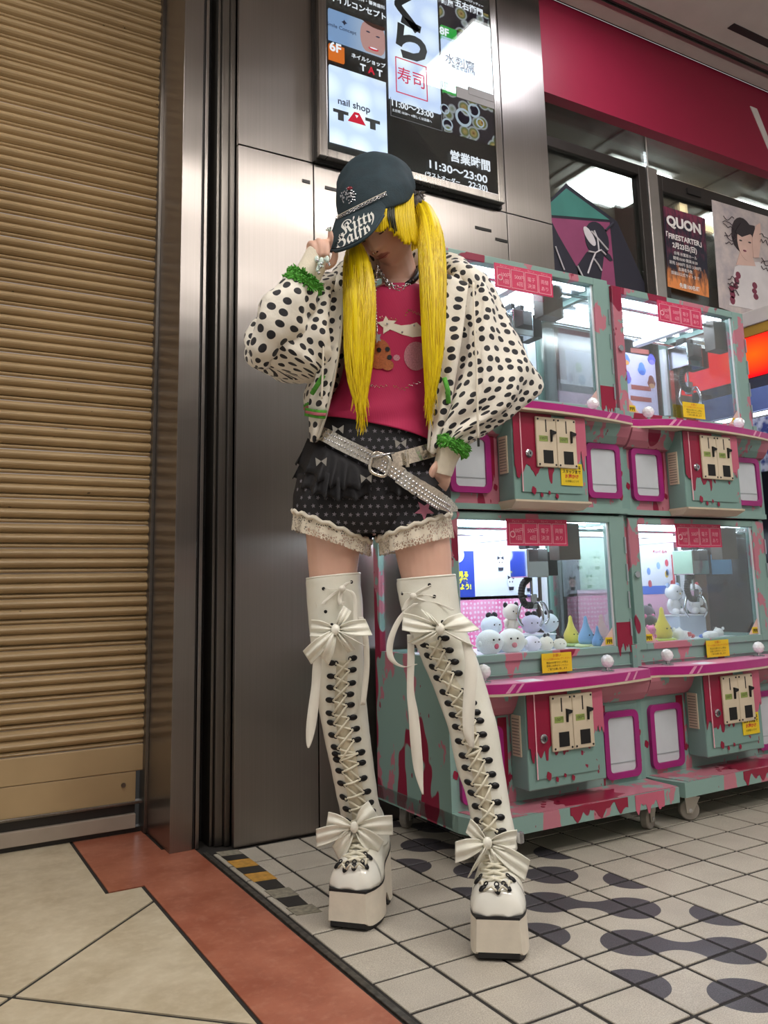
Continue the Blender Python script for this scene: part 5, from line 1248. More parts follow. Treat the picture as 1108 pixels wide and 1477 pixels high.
# ---- pink tank top
top = MB()
pl(top, [(580, 421, 40, 2.115, .066, .02), (579, 432, 60, 2.115, .084), (575, 455, 70, 2.115, .094), (566, 500, 66, 2.11, .096), (558, 545, 66, 2.105, .094), (551, 580, 72, 2.105, .103, .08), (546, 605, 79, 2.105, .114, .18), (545, 624, 82, 2.105, .118, .25)], 56, 6,
   disp=lambda th, ln, p: .0022*NZ.noise(p*17)+.0035*math.sin(ln*95+3*math.sin(th*2))*max(0., (ln-.27)/.1) if ln > .27 else .0022*NZ.noise(p*17))
tk = top.obj('tank_top', m_pink, person, smooth=True, solid=.003); bv_top = bvh(top)
neck_ = MB(); q = [P(580+42*math.cos(a_), 421+.8*math.cos(a_), 2.115-.068*math.sin(a_)) for a_ in [PI*.02+PI*.96*k/24 for k in range(25)]]
neck_.tube(q, .004, 8).obj('neck_binding', mat('pink_binding', '#9c1b44', .7), tk, smooth=True)
# prints on the top: shooting star, brown bear, plain pale patch, sequin lines
def onto(bv, px, lift=.0015, th=.0016):
    pts = []
    for x, y in px:
        p, n_ = cast(bv, x, y); p = p if p is not None else P(x, y, 2.01); pts.append(p-FN*lift)
    return pts
def castdecal(bv, px, c=None, lift=.002, rings=6):
    c = c or (sum(p[0] for p in px)/len(px), sum(p[1] for p in px)/len(px)); n = len(px); q = [c]
    for r in range(1, rings+1): q += [(c[0]+(x-c[0])*r/rings, c[1]+(y-c[1])*r/rings) for x, y in px]
    fs = [(0, 1+k, 1+(k+1) % n) for k in range(n)]
    for r in range(rings-1): fs += [(1+r*n+k, 1+(r+1)*n+k, 1+(r+1)*n+(k+1) % n, 1+r*n+(k+1) % n) for k in range(n)]
    return MB().add(onto(bv, q, lift), fs)
m_prw = mat('print_cream', '#e3dccd', .5); m_prb = mat('print_bear', '#a85c2e', .6, var=.25, vscale=300); m_prp = mat('glitter_pink', '#b9808e', .4, .2, var=.25, vscale=400)
k_ = 110/1083
pq = lambda L: [(530+x*k_, 430+y*k_) for x, y in L]
sp_ = castdecal(bv_top, pq(((135, 350), (225, 335), (262, 258), (300, 320), (410, 330), (345, 395), (310, 460), (225, 512), (228, 425))), pq([(280, 380)])[0], .003).obj('star_print', m_prw, tk, solid=.0015)
castdecal(bv_top, pq(((320, 350), (480, 395), (610, 380), (700, 350), (750, 400), (830, 425), (780, 465), (850, 490), (770, 545), (640, 560), (500, 525), (400, 480), (320, 450))), None, .0028).obj('star_tail_print', m_prw, tk, solid=.0015)
for x, y in ((280, 375), (665, 400), (495, 495)): MB().lathe([(.0028, 0), (.0022, .0015)], onto(bv_top, [(530+x*k_, 430+y*k_)], .006)[0], 10, axis=-FN).obj('rhinestone', m_silver, tk)
cir = lambda x, y, rx, ry, n=18: pq([(x+rx*math.cos(2*PI*k/n), y+ry*math.sin(2*PI*k/n)) for k in range(n)])
bp = castdecal(bv_top, cir(165, 800, 170, 215), None, .004).obj('bear_print', m_prb, tk, solid=.001)
castdecal(bv_top, cir(290, 960, 85, 75), None, .0055).obj('bear_paw', m_prb, bp, solid=.001)
castdecal(bv_top, cir(110, 620, 60, 55), None, .0045).obj('bear_ear', m_prb, bp, solid=.001)
for x, y, r in ((165, 745, 34), (285, 735, 34), (315, 850, 36)): castdecal(bv_top, cir(x, y, r, r, 10), None, .006, 2).obj('bear_feature', m_choker, bp, solid=.001)
castdecal(bv_top, cir(690, 830, 170, 205, 24), None, .004).obj('glitter_patch', m_prp, tk, solid=.001)
castdecal(bv_top, cir(415, 850, 50, 45, 8), None, .002, 2).obj('bone_print', m_prp, tk, solid=.001)
for pts in (((535, 556), (545, 558), (558, 557)), ((568, 557), (582, 562), (592, 556), (605, 552)), ((585, 455), (590, 448), (600, 452), (608, 455)), ((548, 458), (560, 460), (572, 462))):
    mb = MB(); q = cr(pts, 6)
    for j, c_ in enumerate(q): mb.ell(onto(bv_top, [(c_[0], c_[1]+1.5*math.sin(j*2.1))], .002)[0], .0016, None, 6, 4)
    o = mb.obj('sequin_line', m_silver, tk); o['kind'] = 'stuff'

# ---- shorts
shm = MB()
pl(shm, [(545, 612, 77, 2.105, .104, .22), (544, 632, 83, 2.105, .108, .22), (540, 660, 93, 2.105, .112, .16), (536, 692, 103, 2.105, .113, .08), (535, 722, 106, 2.10, .112, .0), (537, 752, 102, 2.10, .105, .0), (538, 772, 78, 2.10, .085)], 60, 5, disp=wob(.003, 14))
pl(shm, [(490, 690, 58, 2.105, .10, .1), (484, 725, 58, 2.10, .10, .2), (479, 759, 54, 2.10, .094, .42)], 44, 5, disp=wob(.003, 16, 3))
pl(shm, [(588, 690, 56, 2.10, .10, -.05), (593, 725, 56, 2.095, .10, -.15), (597, 761, 52, 2.085, .094, -.30)], 44, 5, disp=wob(.003, 16, 7))
shorts = shm.obj('shorts', m_short, person, smooth=True, solid=.003); bv_sh = bvh(shm)
def star5(cx, cy, r, rot=0.): return [(cx+(r if k % 2 == 0 else r*.42)*math.sin(rot+PI*k/5), cy-(r if k % 2 == 0 else r*.42)*math.cos(rot+PI*k/5)) for k in range(10)]
r_ = random.Random(3); mb = MB()
for j in range(13):
    for i in range(20):
        x = 424+i*11.6+(5.8 if j % 2 else 0)+r_.uniform(-.8, .8); y = 622+j*12+r_.uniform(-.8, .8)
        p, n_ = cast(bv_sh, x, y)
        if p is None or abs(n_.dot((CO-p).normalized())) < .3: continue
        if n_.dot(CO-p) < 0: n_ = -n_
        R_ = n_.to_track_quat('Z', 'Y').to_matrix()
        mb.face([p+n_*.0022+R_ @ V((a, b, 0)) for a, b in star5(0, 0, .0062, r_.uniform(0, 1))])
o = mb.obj('star_pattern', m_star, shorts); o['kind'] = 'stuff'
castdecal(bv_sh, star5(612, 736, 15, PI), None, .003, 4).obj('pink_star_patch', mat('patch_pink', '#b76f86', .6), shorts, solid=.001)
# ruffles over the hip and lace under the hems
def ruffle(nm, top_px, bot_px, D0, D1, mm, seed, amp=5., waves=7, par=shorts, rows=5, dz=.012, sol=.0015):
    n = 60; tp = cr(top_px, 20); bp_ = cr(bot_px, 20); g = []
    for i in range(rows+1):
        v_ = i/rows; row = []
        for k in range(n+1):
            u = k/n; a = tp[round(u*(len(tp)-1))]; b = bp_[round(u*(len(bp_)-1))]
            x = a[0]+(b[0]-a[0])*v_; y = a[1]+(b[1]-a[1])*v_; w_ = math.sin(u*waves*2*PI+seed+.8*math.sin(u*9+seed))
            Da = a[2]+(b[2]-a[2])*v_ if len(a) > 2 else D0+(D1-D0)*v_
            row.append(P(x+amp*.4*v_*math.cos(u*waves*2*PI+seed), y+amp*.5*v_*w_, Da-dz*v_*w_))
        g.append(row)
    vs = [p for r in g for p in r]; fs = []; uvs = []; W_ = n+1
    for i in range(rows):
        for k in range(n):
            fs.append((i*W_+k, i*W_+k+1, (i+1)*W_+k+1, (i+1)*W_+k)); uvs.append([(a*.004, b*.008) for a, b in ((k, i), (k+1, i), (k+1, i+1), (k, i+1))])
    return MB().add(vs, fs, uvs).obj(nm, mm, par, smooth=True, solid=sol)
ruffle('ruffle', [(444, 632, 2.075), (470, 645, 2.01), (500, 660, 1.985), (532, 678, 1.982)], [(426, 668, 2.075), (455, 690, 1.99), (495, 706, 1.965), (536, 700, 1.965)], 0, 0, m_short, 1., 7, 6)
ruffle('ruffle', [(436, 662, 2.08), (462, 676, 2.0), (495, 690, 1.98), (535, 694, 1.98)], [(424, 690, 2.085), (452, 712, 1.985), (492, 722, 1.972), (535, 716, 1.972)], 0, 0, m_short, 2.2, 7, 6)
ruffle('ruffle', [(560, 690, 1.985), (590, 690, 1.985), (615, 684, 2.0), (634, 672, 2.06)], [(560, 712, 1.978), (595, 712, 1.972), (625, 704, 1.985), (642, 694, 2.06)], 0, 0, m_short, 4., 6, 4)
for x, y in ((489, 622), (465, 668), (529, 692), (578, 642)):     # little satin bows
    p, n_ = cast(bv_sh, x, y); p = (p if p is not None else P(x, y, 2.0))-FN*.03
    b_ = MB()
    for sx in (-1, 1): b_.prism([p, p+RH*sx*.014+V((0, 0, .009)), p+RH*sx*.012+V((0, 0, -.012))][::sx], -FN*.002)
    b_.obj('satin_bow', mat('grey_satin', '#8f8c86', .3), shorts)
def hemring(cx, cy, hw, D, hd, tl): return [(cx+hw*math.cos(a_), cy+tl*hw*math.cos(a_)+8*0, D-hd*math.sin(a_)) for a_ in [2*PI*k/16 for k in range(17)]]
def lace(nm, h0, h1, seed):
    n = 120; vs = []; fs = []; uvs = []; rows = 6
    for i in range(rows+1):
        v_ = i/rows
        for k in range(n+1):
            a_ = 2*PI*k/n; c = [x+(y-x)*v_ for x, y in zip(h0, h1)]; w_ = math.sin(a_*11+seed+.7*math.sin(a_*3+seed))
            b0 = P(c[0], c[1], c[3]); r_ = 1+.045*w_*v_
            p = b0+RH*(math.cos(a_)*c[2]*mpx(c[3])*r_)-FN*(math.sin(a_)*c[4]*r_)-V((0, 0, 1))*(c[5]*math.cos(a_)*c[2]*mpx(c[3]))
            if i == rows: p = p-V((0, 0, 1))*(.004*abs(math.sin(a_*26)))
            vs.append(p)
    for i in range(rows):
        for k in range(n):
            fs.append((i*(n+1)+k, i*(n+1)+k+1, (i+1)*(n+1)+k+1, (i+1)*(n+1)+k)); uvs.append([(a*.0055, b*.0075) for a, b in ((k, i), (k+1, i), (k+1, i+1), (k, i+1))])
    return MB().add(vs, fs, uvs).obj(nm, m_lacew.m, shorts, smooth=True)
m_hemw = mat('hem_white', '#e0d8c8', .7)
lace('lace_trim', (479, 757, 54, 2.10, .095, .42), (478, 782, 54, 2.10, .095, .36), 1.)
lace('lace_trim', (597, 757, 52, 2.085, .095, -.30), (601, 787, 52, 2.08, .095, -.22), 2.)
for c in ((479, 760, 54.5, 2.10, .0965, .42), (597, 761, 52.5, 2.085, .0965, -.30)):
    q = []
    for k in range(72):
        a_ = 2*PI*k/72; b0 = P(c[0], c[1], c[3]); w_ = 1+.012*math.sin(a_*17)
        q.append(b0+RH*(math.cos(a_)*c[2]*mpx(c[3])*w_)-FN*(math.sin(a_)*c[4]*w_)-V((0, 0, 1))*(c[5]*math.cos(a_)*c[2]*mpx(c[3])-.003*math.sin(a_*17)))
    MB().tube(q+[q[0]], .0055, 8, caps=False).obj('hem_frill', m_hemw, shorts, smooth=True)

# ---- studded belt
belt = strapm(bv_sh, [(463, 627), (475, 632), (490, 640), (515, 652), (545, 668)], 20, .022, .004).obj('belt', m_crystal, person)
strapm(bv_sh, [(566, 666), (590, 660), (610, 654), (631, 648)], 21, .020, .004).obj('belt_strap', m_crystal, belt)
tl_px = [(545, 668), (570, 684), (600, 705), (625, 722), (641, 732), (648, 737)]
tail_mb = strapm(bv_sh, tl_px, [20, 22, 24, 24, 17, 5], .034, .004); tail_mb.obj('belt_tail', m_crystal, belt)
mb = MB(); bb = []
for k in range(20):
    a_ = 2*PI*k/20; ct, st = math.cos(a_), math.sin(a_); ct = math.copysign(abs(ct)**.6, ct); st = math.copysign(abs(st)**.6, st)
    bb.append(P(548+(ct*13-st*4), 670+(st*15+ct*5), 1.955))
mb.tube(bb+[bb[0]], .0045, 8, caps=False); mb.obj('belt_buckle', m_crystal, belt, smooth=True)
MB().tube([P(533, 660, 1.955), P(550, 657, 1.95), P(569, 653, 1.955)], [.004, .004, .002], 8).obj('buckle_prong', m_silver, belt, smooth=True)
MB().tube([P(586, 650, 1.972), P(588, 674, 1.972)], .005, 8).obj('belt_keeper', m_crystal, belt)
bv_tail = bvh(tail_mb); mb = MB(); q = cr(tl_px, 12)
for i in range(3, len(q)-2, 1):
    for j in (-1, 0, 1):
        x, y = q[i]; dx, dy = q[i+1][0]-q[i-1][0], q[i+1][1]-q[i-1][1]; L_ = math.hypot(dx, dy) or 1
        if (i+j) % 2 or i > len(q)-8 and j: continue
        p, n_ = cast(bv_tail, x-dy/L_*j*6, y+dx/L_*j*6)
        if p is not None: mb.lathe([(.0042, -.0005), (.003, .0018), (.0008, .0026)], p, 6, axis=-FN)
o = mb.obj('belt_studs', m_silver, belt); o['kind'] = 'stuff'
mb = MB(); q = cr([(456, 624), (490, 640), (540, 665)], 12)
for i in range(1, len(q)-1):
    for j in (-1, 1):
        p, n_ = cast(bv_sh, q[i][0], q[i][1]+j*4.5)
        if p is not None: mb.lathe([(.0035, -.0005), (.0025, .0016), (.0006, .0022)], p-FN*.024, 6, axis=-FN)
o = mb.obj('belt_studs', m_silver, belt); o['kind'] = 'stuff'
# ---- polka dot jacket
jk = empty('jacket', tuple(person.location), 0); jk.parent = person; jk.matrix_parent_inverse = person.matrix_world.inverted()
def pc(nm, mb, mm, par, **k): return mb.obj(nm, mm, par, **k)
fold = lambda a, f, s: (lambda th, ln, p, *r: a*NZ.noise(V((p.x*f+s, p.y*f, p.z*f*.55)))+.5*a*NZ.noise(V((p.x*f*2.4+s, p.y*f*2.4, p.z*f)))+.35*a*math.sin(ln*60+4*NZ.noise(p*9)))
A0 = math.radians(136); A1 = math.radians(404)
jb = MB(); pl(jb, [(576, 398, 66, 2.15, .075), (574, 408, 92, 2.14, .10), (570, 430, 103, 2.135, .118), (562, 480, 105, 2.13, .125), (554, 555, 110, 2.13, .13, .05), (548, 590, 109, 2.13, .128, .1), (548, 604, 100, 2.13, .12, .12)], 70, 6, A0, A1, fold(.008, 13, 2.))
pc('jacket_body', jb, m_dot, jk, smooth=True, solid=.004)
def edge(nm, k_idx, mm, r, mb=None):
    n_ = 71; L_ = len(jb.v)//n_; q = [V(jb.v[i*n_+k_idx])-FN*.004 for i in range(L_)]
    return MB().tube(q, r, 8).obj(nm, mm, jk, smooth=True)
# green hem rib
hb_ = MB(); pl(hb_, [(548, 594, 109, 2.13, .129, .1), (548, 600, 106, 2.13, .126, .11), (548, 606, 101, 2.13, .121, .12)], 70, 3, A0, A1, lambda th, ln, p: .002*math.sin(th*60))
pc('hem_band', hb_, m_green, jk, smooth=True, solid=.004)
pc('hem_stripe', pl(MB(), [(548, 598.5, 109, 2.13, .129, .105), (548, 602, 107, 2.13, .127, .11)], 70, 2, A0, A1), mat('rose_stripe', '#b0606a', .7), jk, smooth=True, solid=.004)
# green pocket trims
pc('pocket_trim', MB().tube([P(450, 568, 1.99), P(458, 555, 1.975), P(467, 541, 1.972)], .006, 8), m_green, jk, smooth=True)
pc('pocket_trim', MB().tube([P(641, 545, 1.972), P(646, 562, 1.972), P(647, 582, 1.975)], .006, 8), m_green, jk, smooth=True)
px_ = lambda w, D: w*mpx(D)
def sleeve(nm, secs, seed, a=.010, f=15):
    mb = MB().loft([(P(x, y, D), px_(w, D), d) for x, y, D, w, d in secs], 44, 7, disp=fold(a, f, seed)); return pc(nm, mb, m_dot, jk, smooth=True), mb
def blob_sleeve(nm, rows, seed, sgn):
    mb = MB(); pl(mb, rows, 54, 6, disp=lambda th, ln, p: .016*NZ.noise(V((p.x*11+seed, p.y*11, p.z*5)))+.009*math.sin(th*7+sgn*ln*16+3*NZ.noise(p*7))*(.4+.6*math.sin(min(1., ln*4)*PI/2))+.004*NZ.noise(p*34), caps=True); return pc(nm, mb, m_dot, jk, smooth=True), mb
blob_sleeve('sleeve', [(478, 398, 14, 2.10, .03), (474, 408, 28, 2.09, .06), (452, 432, 42, 2.07, .085), (428, 466, 56, 2.05, .10), (417, 500, 61, 2.03, .105), (421, 524, 58, 2.03, .098), (434, 540, 42, 2.04, .075), (446, 549, 16, 2.05, .03)], 1., 1.)
_, slm = sleeve('sleeve_cuff_part', [(372, 528, 1.985, 6, .015), (378, 518, 1.975, 18, .04), (391, 494, 1.955, 31, .06), (406, 462, 1.945, 37, .066), (422, 434, 1.94, 33, .058), (436, 416, 1.94, 23, .04), (440, 410, 1.94, 17, .03)], 5., .012, 19)
blob_sleeve('sleeve', [(668, 392, 16, 2.12, .04), (672, 404, 32, 2.11, .075), (681, 440, 42, 2.10, .09), (690, 480, 52, 2.095, .098), (702, 520, 64, 2.085, .104), (708, 550, 70, 2.075, .106), (704, 574, 68, 2.065, .102), (689, 598, 55, 2.05, .09), (670, 620, 38, 2.035, .068), (655, 636, 24, 2.02, .045), (650, 643, 17, 2.015, .034)], 9., -1.)
# hood lying round the neck
hd_ = MB().loft([(P(x, y, D), px_(w, D), d) for x, y, D, w, d in ((489, 430, 2.02, 6, .01), (490, 412, 2.03, 15, .022), (500, 396, 2.08, 20, .03), (530, 384, 2.19, 22, .04), (590, 380, 2.235, 24, .045), (640, 386, 2.17, 22, .04), (664, 394, 2.09, 24, .035), (682, 404, 2.04, 20, .028), (690, 420, 2.02, 10, .014))], 28, 7, disp=fold(.008, 20, 4.), ref=(0, 0, 1))
pc('hood', hd_, m_dot, jk, smooth=True)
# left shoulder facing between sleeve and hair
wf = lambda u, v_, p: -FN*(.006*math.sin(u*7+5*v_)+.003*math.sin(v_*23))
pc('front_facing', MB().patch([[P(466, 412, 2.04), P(482, 404, 2.02), P(499, 400, 2.015)], [P(466, 470, 2.01), P(479, 470, 1.99), P(494, 470, 1.985)], [P(458, 530, 2.0), P(472, 530, 1.985), P(486, 530, 1.985)], [P(446, 580, 2.015), P(460, 582, 1.995), P(475, 584, 1.99)], [P(446, 610, 2.03), P(456, 612, 2.005), P(467, 612, 2.0)], [P(448, 636, 2.035), P(453, 638, 2.015), P(459, 634, 2.015)]], 7, 7, disp=wf), m_dot, jk, smooth=True, solid=.004)
pc('front_facing', MB().patch([[P(640, 396, 2.015), P(656, 400, 2.01), P(676, 408, 2.02)], [P(637, 470, 1.995), P(650, 470, 1.985), P(668, 472, 2.0)], [P(630, 560, 2.0), P(640, 560, 1.985), P(654, 562, 1.99)], [P(622, 612, 2.005), P(632, 614, 1.99), P(644, 612, 1.995)], [P(619, 650, 2.01), P(624, 655, 2.0), P(631, 652, 2.005)]], 7, 7, disp=wf), m_dot, jk, smooth=True, solid=.004)
pc('hem_band', MB().patch([[P(441, 588, 2.02), P(456, 591, 1.985), P(472, 592, 1.98)], [P(440, 600, 2.02), P(455, 603, 1.985), P(469, 604, 1.98)]], 6, 4), m_green, jk, smooth=True, solid=.004)
pc('hem_stripe', MB().patch([[P(441, 592, 2.016), P(456, 595, 1.98), P(471, 596, 1.976)], [P(441, 596, 2.016), P(455, 599, 1.98), P(470, 600, 1.976)]], 6, 3), mat('rose_stripe', '#b0606a', .7), jk, smooth=True, solid=.003)
for pts in (((498, 400, 2.008), (493, 470, 1.978), (485, 530, 1.978), (474, 584, 1.983), (466, 612, 1.993), (458, 634, 2.008)), ((640, 396, 2.008), (636, 470, 1.988), (629, 560, 1.993), (621, 612, 1.998), (618, 650, 2.003))):
    pc('zip', MB().tube([c_[:3] for c_ in cr([tuple(P(*p)) for p in pts], 6)], .0038, 8), mat('zip_white', '#cfc9bb', .4, .3), jk, smooth=True)
# drawstrings
pc('drawstring', MB().tube([c_[:3] for c_ in cr([tuple(P(*p)) for p in ((683, 408, 1.985), (684, 450, 1.968), (687, 520, 1.952), (689, 590, 1.945), (690, 632, 1.95))], 6)], .0028, 8), m_hemw, jk, smooth=True)
pc('drawstring_tip', MB().tube([P(690, 632, 1.95), P(690.5, 644, 1.95)], .003, 8), m_black, jk)
pc('drawstring', MB().tube([c_[:3] for c_ in cr([tuple(P(*p)) for p in ((468, 410, 1.99), (467, 450, 1.968), (466, 520, 1.962), (464, 575, 1.965))], 6)], .0028, 8), m_hemw, jk, smooth=True)
# green fringe at the cuffs: tufts around the wrist, and cream knit over the hands
def fringe(nm, ctr, ax, R, n, L_, seed):
    r_ = random.Random(seed); mb = MB(); c = P(*ctr); ax = ax.normalized(); a = ax.orthogonal().normalized(); b = ax.cross(a)
    for k in range(n):
        th = r_.uniform(0, 2*PI); d = a*math.cos(th)+b*math.sin(th); o_ = c+d*R*r_.uniform(.85, 1.05)+ax*r_.uniform(-.012, .016)
        e = o_+(d*r_.uniform(.5, 1.)+ax*r_.uniform(-.7, .7)+V((r_.uniform(-.4, .4), r_.uniform(-.4, .4), r_.uniform(-.4, .4)))).normalized()*L_*r_.uniform(.6, 1.2)
        mb.tube([o_, (o_+e)/2+V((0, 0, .002)), e], [.0032, .0026, .0008], 4, caps=False)
    mb.torus(c, R*.92, .011, axis=ax, n=24, m=8)
    o = mb.obj(nm, m_green, jk); o['kind'] = 'stuff'; return o
axl = P(455, 382, 1.94)-P(428, 426, 1.94); fringe('green_fringe', (437, 409, 1.94), axl, .040, 700, .012, 1)
axr = P(640, 668, 2.02)-P(656, 634, 2.015); fringe('green_fringe', (651, 641, 2.015), axr, .040, 700, .011, 2)
kn = MB().loft([(P(x, y, D), px_(w, D), d) for x, y, D, w, d in ((434, 414, 1.94, 21, .036), (444, 397, 1.94, 20, .034), (453, 380, 1.942, 19.5, .032), (459, 368, 1.944, 19, .031), (461, 364, 1.944, 17.5, .029))], 30, 5, disp=lambda th, ln, p, *r: .0012*math.sin(th*30))
pc('knit_cuff', kn, m_knit, jk, smooth=True)
kr = MB().loft([(P(x, y, D), px_(w, D), d) for x, y, D, w, d in ((652, 640, 2.015, 22, .036), (646, 656, 2.02, 17, .031), (641, 672, 2.025, 15, .029), (638, 684, 2.028, 14, .027))], 30, 5, disp=lambda th, ln, p, *r: .0012*math.sin(th*30))
pc('knit_cuff', kr, m_knit, jk, smooth=True)

# ---- necklaces
def links(nm, pts, R, r, mm, par, step):
    q = [V(c_[:3]) for c_ in cr([tuple(p) for p in pts], 14)]; acc = 0.; last = q[0]; k = 0; mb = MB()
    for i in range(1, len(q)-1):
        acc += (q[i]-last).length; last = q[i]
        if acc >= step:
            acc = 0.; t_ = (q[i+1]-q[i-1]).normalized(); n_ = -FN if k % 2 else t_.cross(-FN).normalized()
            y_ = n_.cross(t_).normalized(); n2 = t_.cross(y_); rot = Matrix((t_, y_, n2)).transposed(); mb.torus(q[i], R, r, n=10, m=5, sx=1.35, rot=rot); k += 1
    o = mb.obj(nm, mm, par, smooth=True); o['kind'] = 'stuff'; return o
links('chain_necklace', [P(543, 381, 2.075), P(550, 397, 2.05), P(562, 410, 2.04), P(578, 416, 2.035), P(590, 411, 2.04)], .0062, .0017, m_silver, body, .0075)
links('chain_necklace', [P(548, 392, 2.055), P(560, 411, 2.035), P(576, 420, 2.03), P(586, 415, 2.035)], .005, .0014, m_silver, body, .006)
ch = MB(); q = [P(578+27*math.cos(a_)+0, 405-6*math.cos(a_)+2, 2.125-.064*math.sin(a_)) for a_ in [2*PI*k/40 for k in range(41)]]
for k in range(40):
    a_, b_ = q[k], q[k+1]; ch.prism([a_-V((0, 0, .010)), b_-V((0, 0, .010)), b_+V((0, 0, .010)), a_+V((0, 0, .010))], ((a_+b_)/2-P(578, 407, 2.125)).normalized()*.002)
# only the part on the bare neck is leather
ck = MB().tube([P(587, 411, 2.045), P(593, 407, 2.05), P(600, 400, 2.065), P(604, 392, 2.09), P(606, 385, 2.13)], .0085, 8).obj('choker_strap', m_choker, body, smooth=True)
for x, y, D in ((589, 410, 2.036), (596, 404, 2.046)): MB().ell(P(x, y, D), .003, None, 8, 6).obj('choker_stud', m_silver, ck, smooth=True)
mb = MB(); q = cr([tuple(P(*p)) for p in ((545, 385, 2.03), (543, 400, 2.02), (542, 430, 2.0), (543, 460, 2.0), (544, 478, 2.0))], 12)
for c_ in q[::2]: mb.ell(c_[:3], .0028, None, 8, 6)
o = mb.obj('bead_necklace', m_silver, body, smooth=True); o['kind'] = 'stuff'
MB().prism([P(545+6*math.cos(a_)*(1 if k % 2 else .5), 487+9*math.sin(a_)*(1 if k % 2 else .5), 1.995) for k, a_ in enumerate([2*PI*k/10 for k in range(10)])], FN*.003).obj('star_pendant', m_silver, body)

# ---- hair: two pigtails, fringe and under-hair
def pigtail(nm, secs, seed, n=150):
    core = MB().loft([(P(x, y, D), px_(w, D), d) for x, y, D, w, d in secs], 28, 6, disp=lambda th, ln, p, nr: .0026*math.sin(th*9+seed+2*math.sin(ln*14))+.0016*math.sin(th*23+ln*9), caps=True)
    o = core.obj(nm, m_hair, person, smooth=True)
    r_ = random.Random(seed); mb = MB(); q = cr([tuple(s) for s in secs], 4); Lq = len(q)
    for k in range(n):
        th = r_.uniform(-.5, PI+.5); i0 = r_.randint(0, Lq//3); i1 = r_.randint(Lq*2//3, Lq-1); pts = []; ph = r_.uniform(0, 6)
        for i in range(i0, i1+1, 2):
            x, y, D, w, d = q[i]; tw = th+.25*math.sin(i*.25+ph); f_ = 1.02+.05*math.sin(i*.5+ph)
            pts.append(P(x, y, D)+RH*(math.cos(tw)*px_(w, D)*f_)-FN*(math.sin(tw)*d*f_))
        if i1 > Lq*.8: pts.append(pts[-1]+V((r_.uniform(-.008, .008), r_.uniform(-.006, .006), -r_.uniform(.01, .05))))
        if len(pts) > 2: mb.tube(pts, [.0017]*(len(pts)-1)+[.0004], 4, caps=False)
    s_ = mb.obj('hair_strands', MATS['yellow_hair_strand'], o, smooth=True); s_['kind'] = 'stuff'; return o
t = NT('yellow_hair_strand'); t.base(t.mix(t.ramp(t.noise(t.coord('Object', (320, 320, 5)), 1., 2), .35, .65), lin('#cba700'), lin('#edd400'))); t.set(rough=.4)
pigtail('pigtail', [(512, 352, 2.06, 8, .015), (514, 372, 2.02, 17, .026), (518, 410, 1.985, 22, .032), (519, 460, 1.97, 22, .032), (518, 510, 1.965, 20, .028), (518, 550, 1.965, 15, .022), (520, 580, 1.965, 8, .013), (522, 604, 1.967, 2, .004)], 3)
pigtail('pigtail', [(603, 294, 2.10, 7, .014), (612, 306, 2.08, 13, .022), (620, 335, 2.04, 18, .028), (624, 380, 2.005, 19, .030), (625, 440, 1.98, 17.5, .028), (625, 500, 1.975, 14.5, .024), (623, 545, 1.975, 10, .017), (620, 575, 1.98, 5, .009), (619, 592, 1.982, 1.5, .003)], 8)
# fuzzy grey hair tie
r_ = random.Random(4); mb = MB(); c = P(603, 293, 2.09)
for k in range(260):
    d = V((r_.gauss(0, 1), r_.gauss(0, 1), r_.gauss(0, 1))).normalized(); o_ = c+RH*r_.uniform(-.012, .012)+V((0, 0, r_.uniform(-.022, .026)))-FN*r_.uniform(-.01, .014); mb.tube([o_, o_+d*.011], [.0032, .001], 4, caps=False)
mb.ell(c, (.018, .018, .026)); o = mb.obj('hair_tie', mat('grey_fur', '#6e6a6c', .9, var=.4, vscale=120), person); o['kind'] = 'stuff'
# fringe: locks following the forehead, cut low over the eye
def lock(pts, w0, w1, mb, lift=.0):
    q = cr([tuple(P(*p)) for p in pts], 5); L = len(q); vs = []; fs = []; uvs = []
    for i, c_ in enumerate(q):
        c_ = V(c_[:3]); t_ = (V(q[min(i+1, L-1)][:3])-V(q[max(i-1, 0)][:3])).normalized(); s_ = t_.cross(-FN).normalized(); u = i/(L-1); w = (w0+(w1-w0)*u)*mpx(2.)
        for j in range(5): k = j/4*2-1; vs.append(c_+s_*(k*w)+FN*(.004*k*k-lift))
    for i in range(L-1):
        for j in range(4): fs.append((i*5+j, i*5+j+1, i*5+6+j, i*5+5+j)); uvs.append([(a*.004, b*.01) for a, b in ((j, i), (j+1, i), (j+1, i+1), (j, i+1))])
    mb.add(vs, fs, uvs)
r_ = random.Random(11)
fr_ = MB(); fk = MB()
for k in range(46):
    u = k/45; x0 = 532+u*62; y0 = 302-u*12+r_.uniform(-2, 2); D0 = 1.950+.13*max(0, u-.3)**1.3
    x1 = x0-5+u*15+r_.uniform(-1, 1); y1 = (335-u*12 if u < .45 else 330+26*(u-.45)/.35 if u < .8 else 352)+r_.uniform(-3, 3)
    dark = .44 < u < .60
    lock([(x0, y0-12, D0+.03), (x0+(x1-x0)*.4-1, y0+(y1-y0)*.35, D0-.006), (x1, y1, D0-.004+.006*u)], 2.8, 2.0, fr_, r_.uniform(0, .003))
    if dark: lock([(x0, y0-10, D0+.026), (x0+(x1-x0)*.4-1, y0+(y1-y0)*.35, D0-.009), (x1, y1-4, D0-.007+.006*u)], 1.5, .8, fk, .003)
fro = fr_.obj('hair_fringe', m_hair, person, smooth=True, solid=.001); fk.obj('dark_streak', m_hairk, fro, smooth=True, solid=.001)
bk = MB()
for k in range(26):
    u = k/25; x0 = 508+u*96; lock([(x0, 296, 2.165-.03*abs(u-.5)), (x0+1, 335, 2.19), (560+(x0-560)*.95, 372+r_.uniform(-4, 6), 2.20)], 4, 2.5, bk)
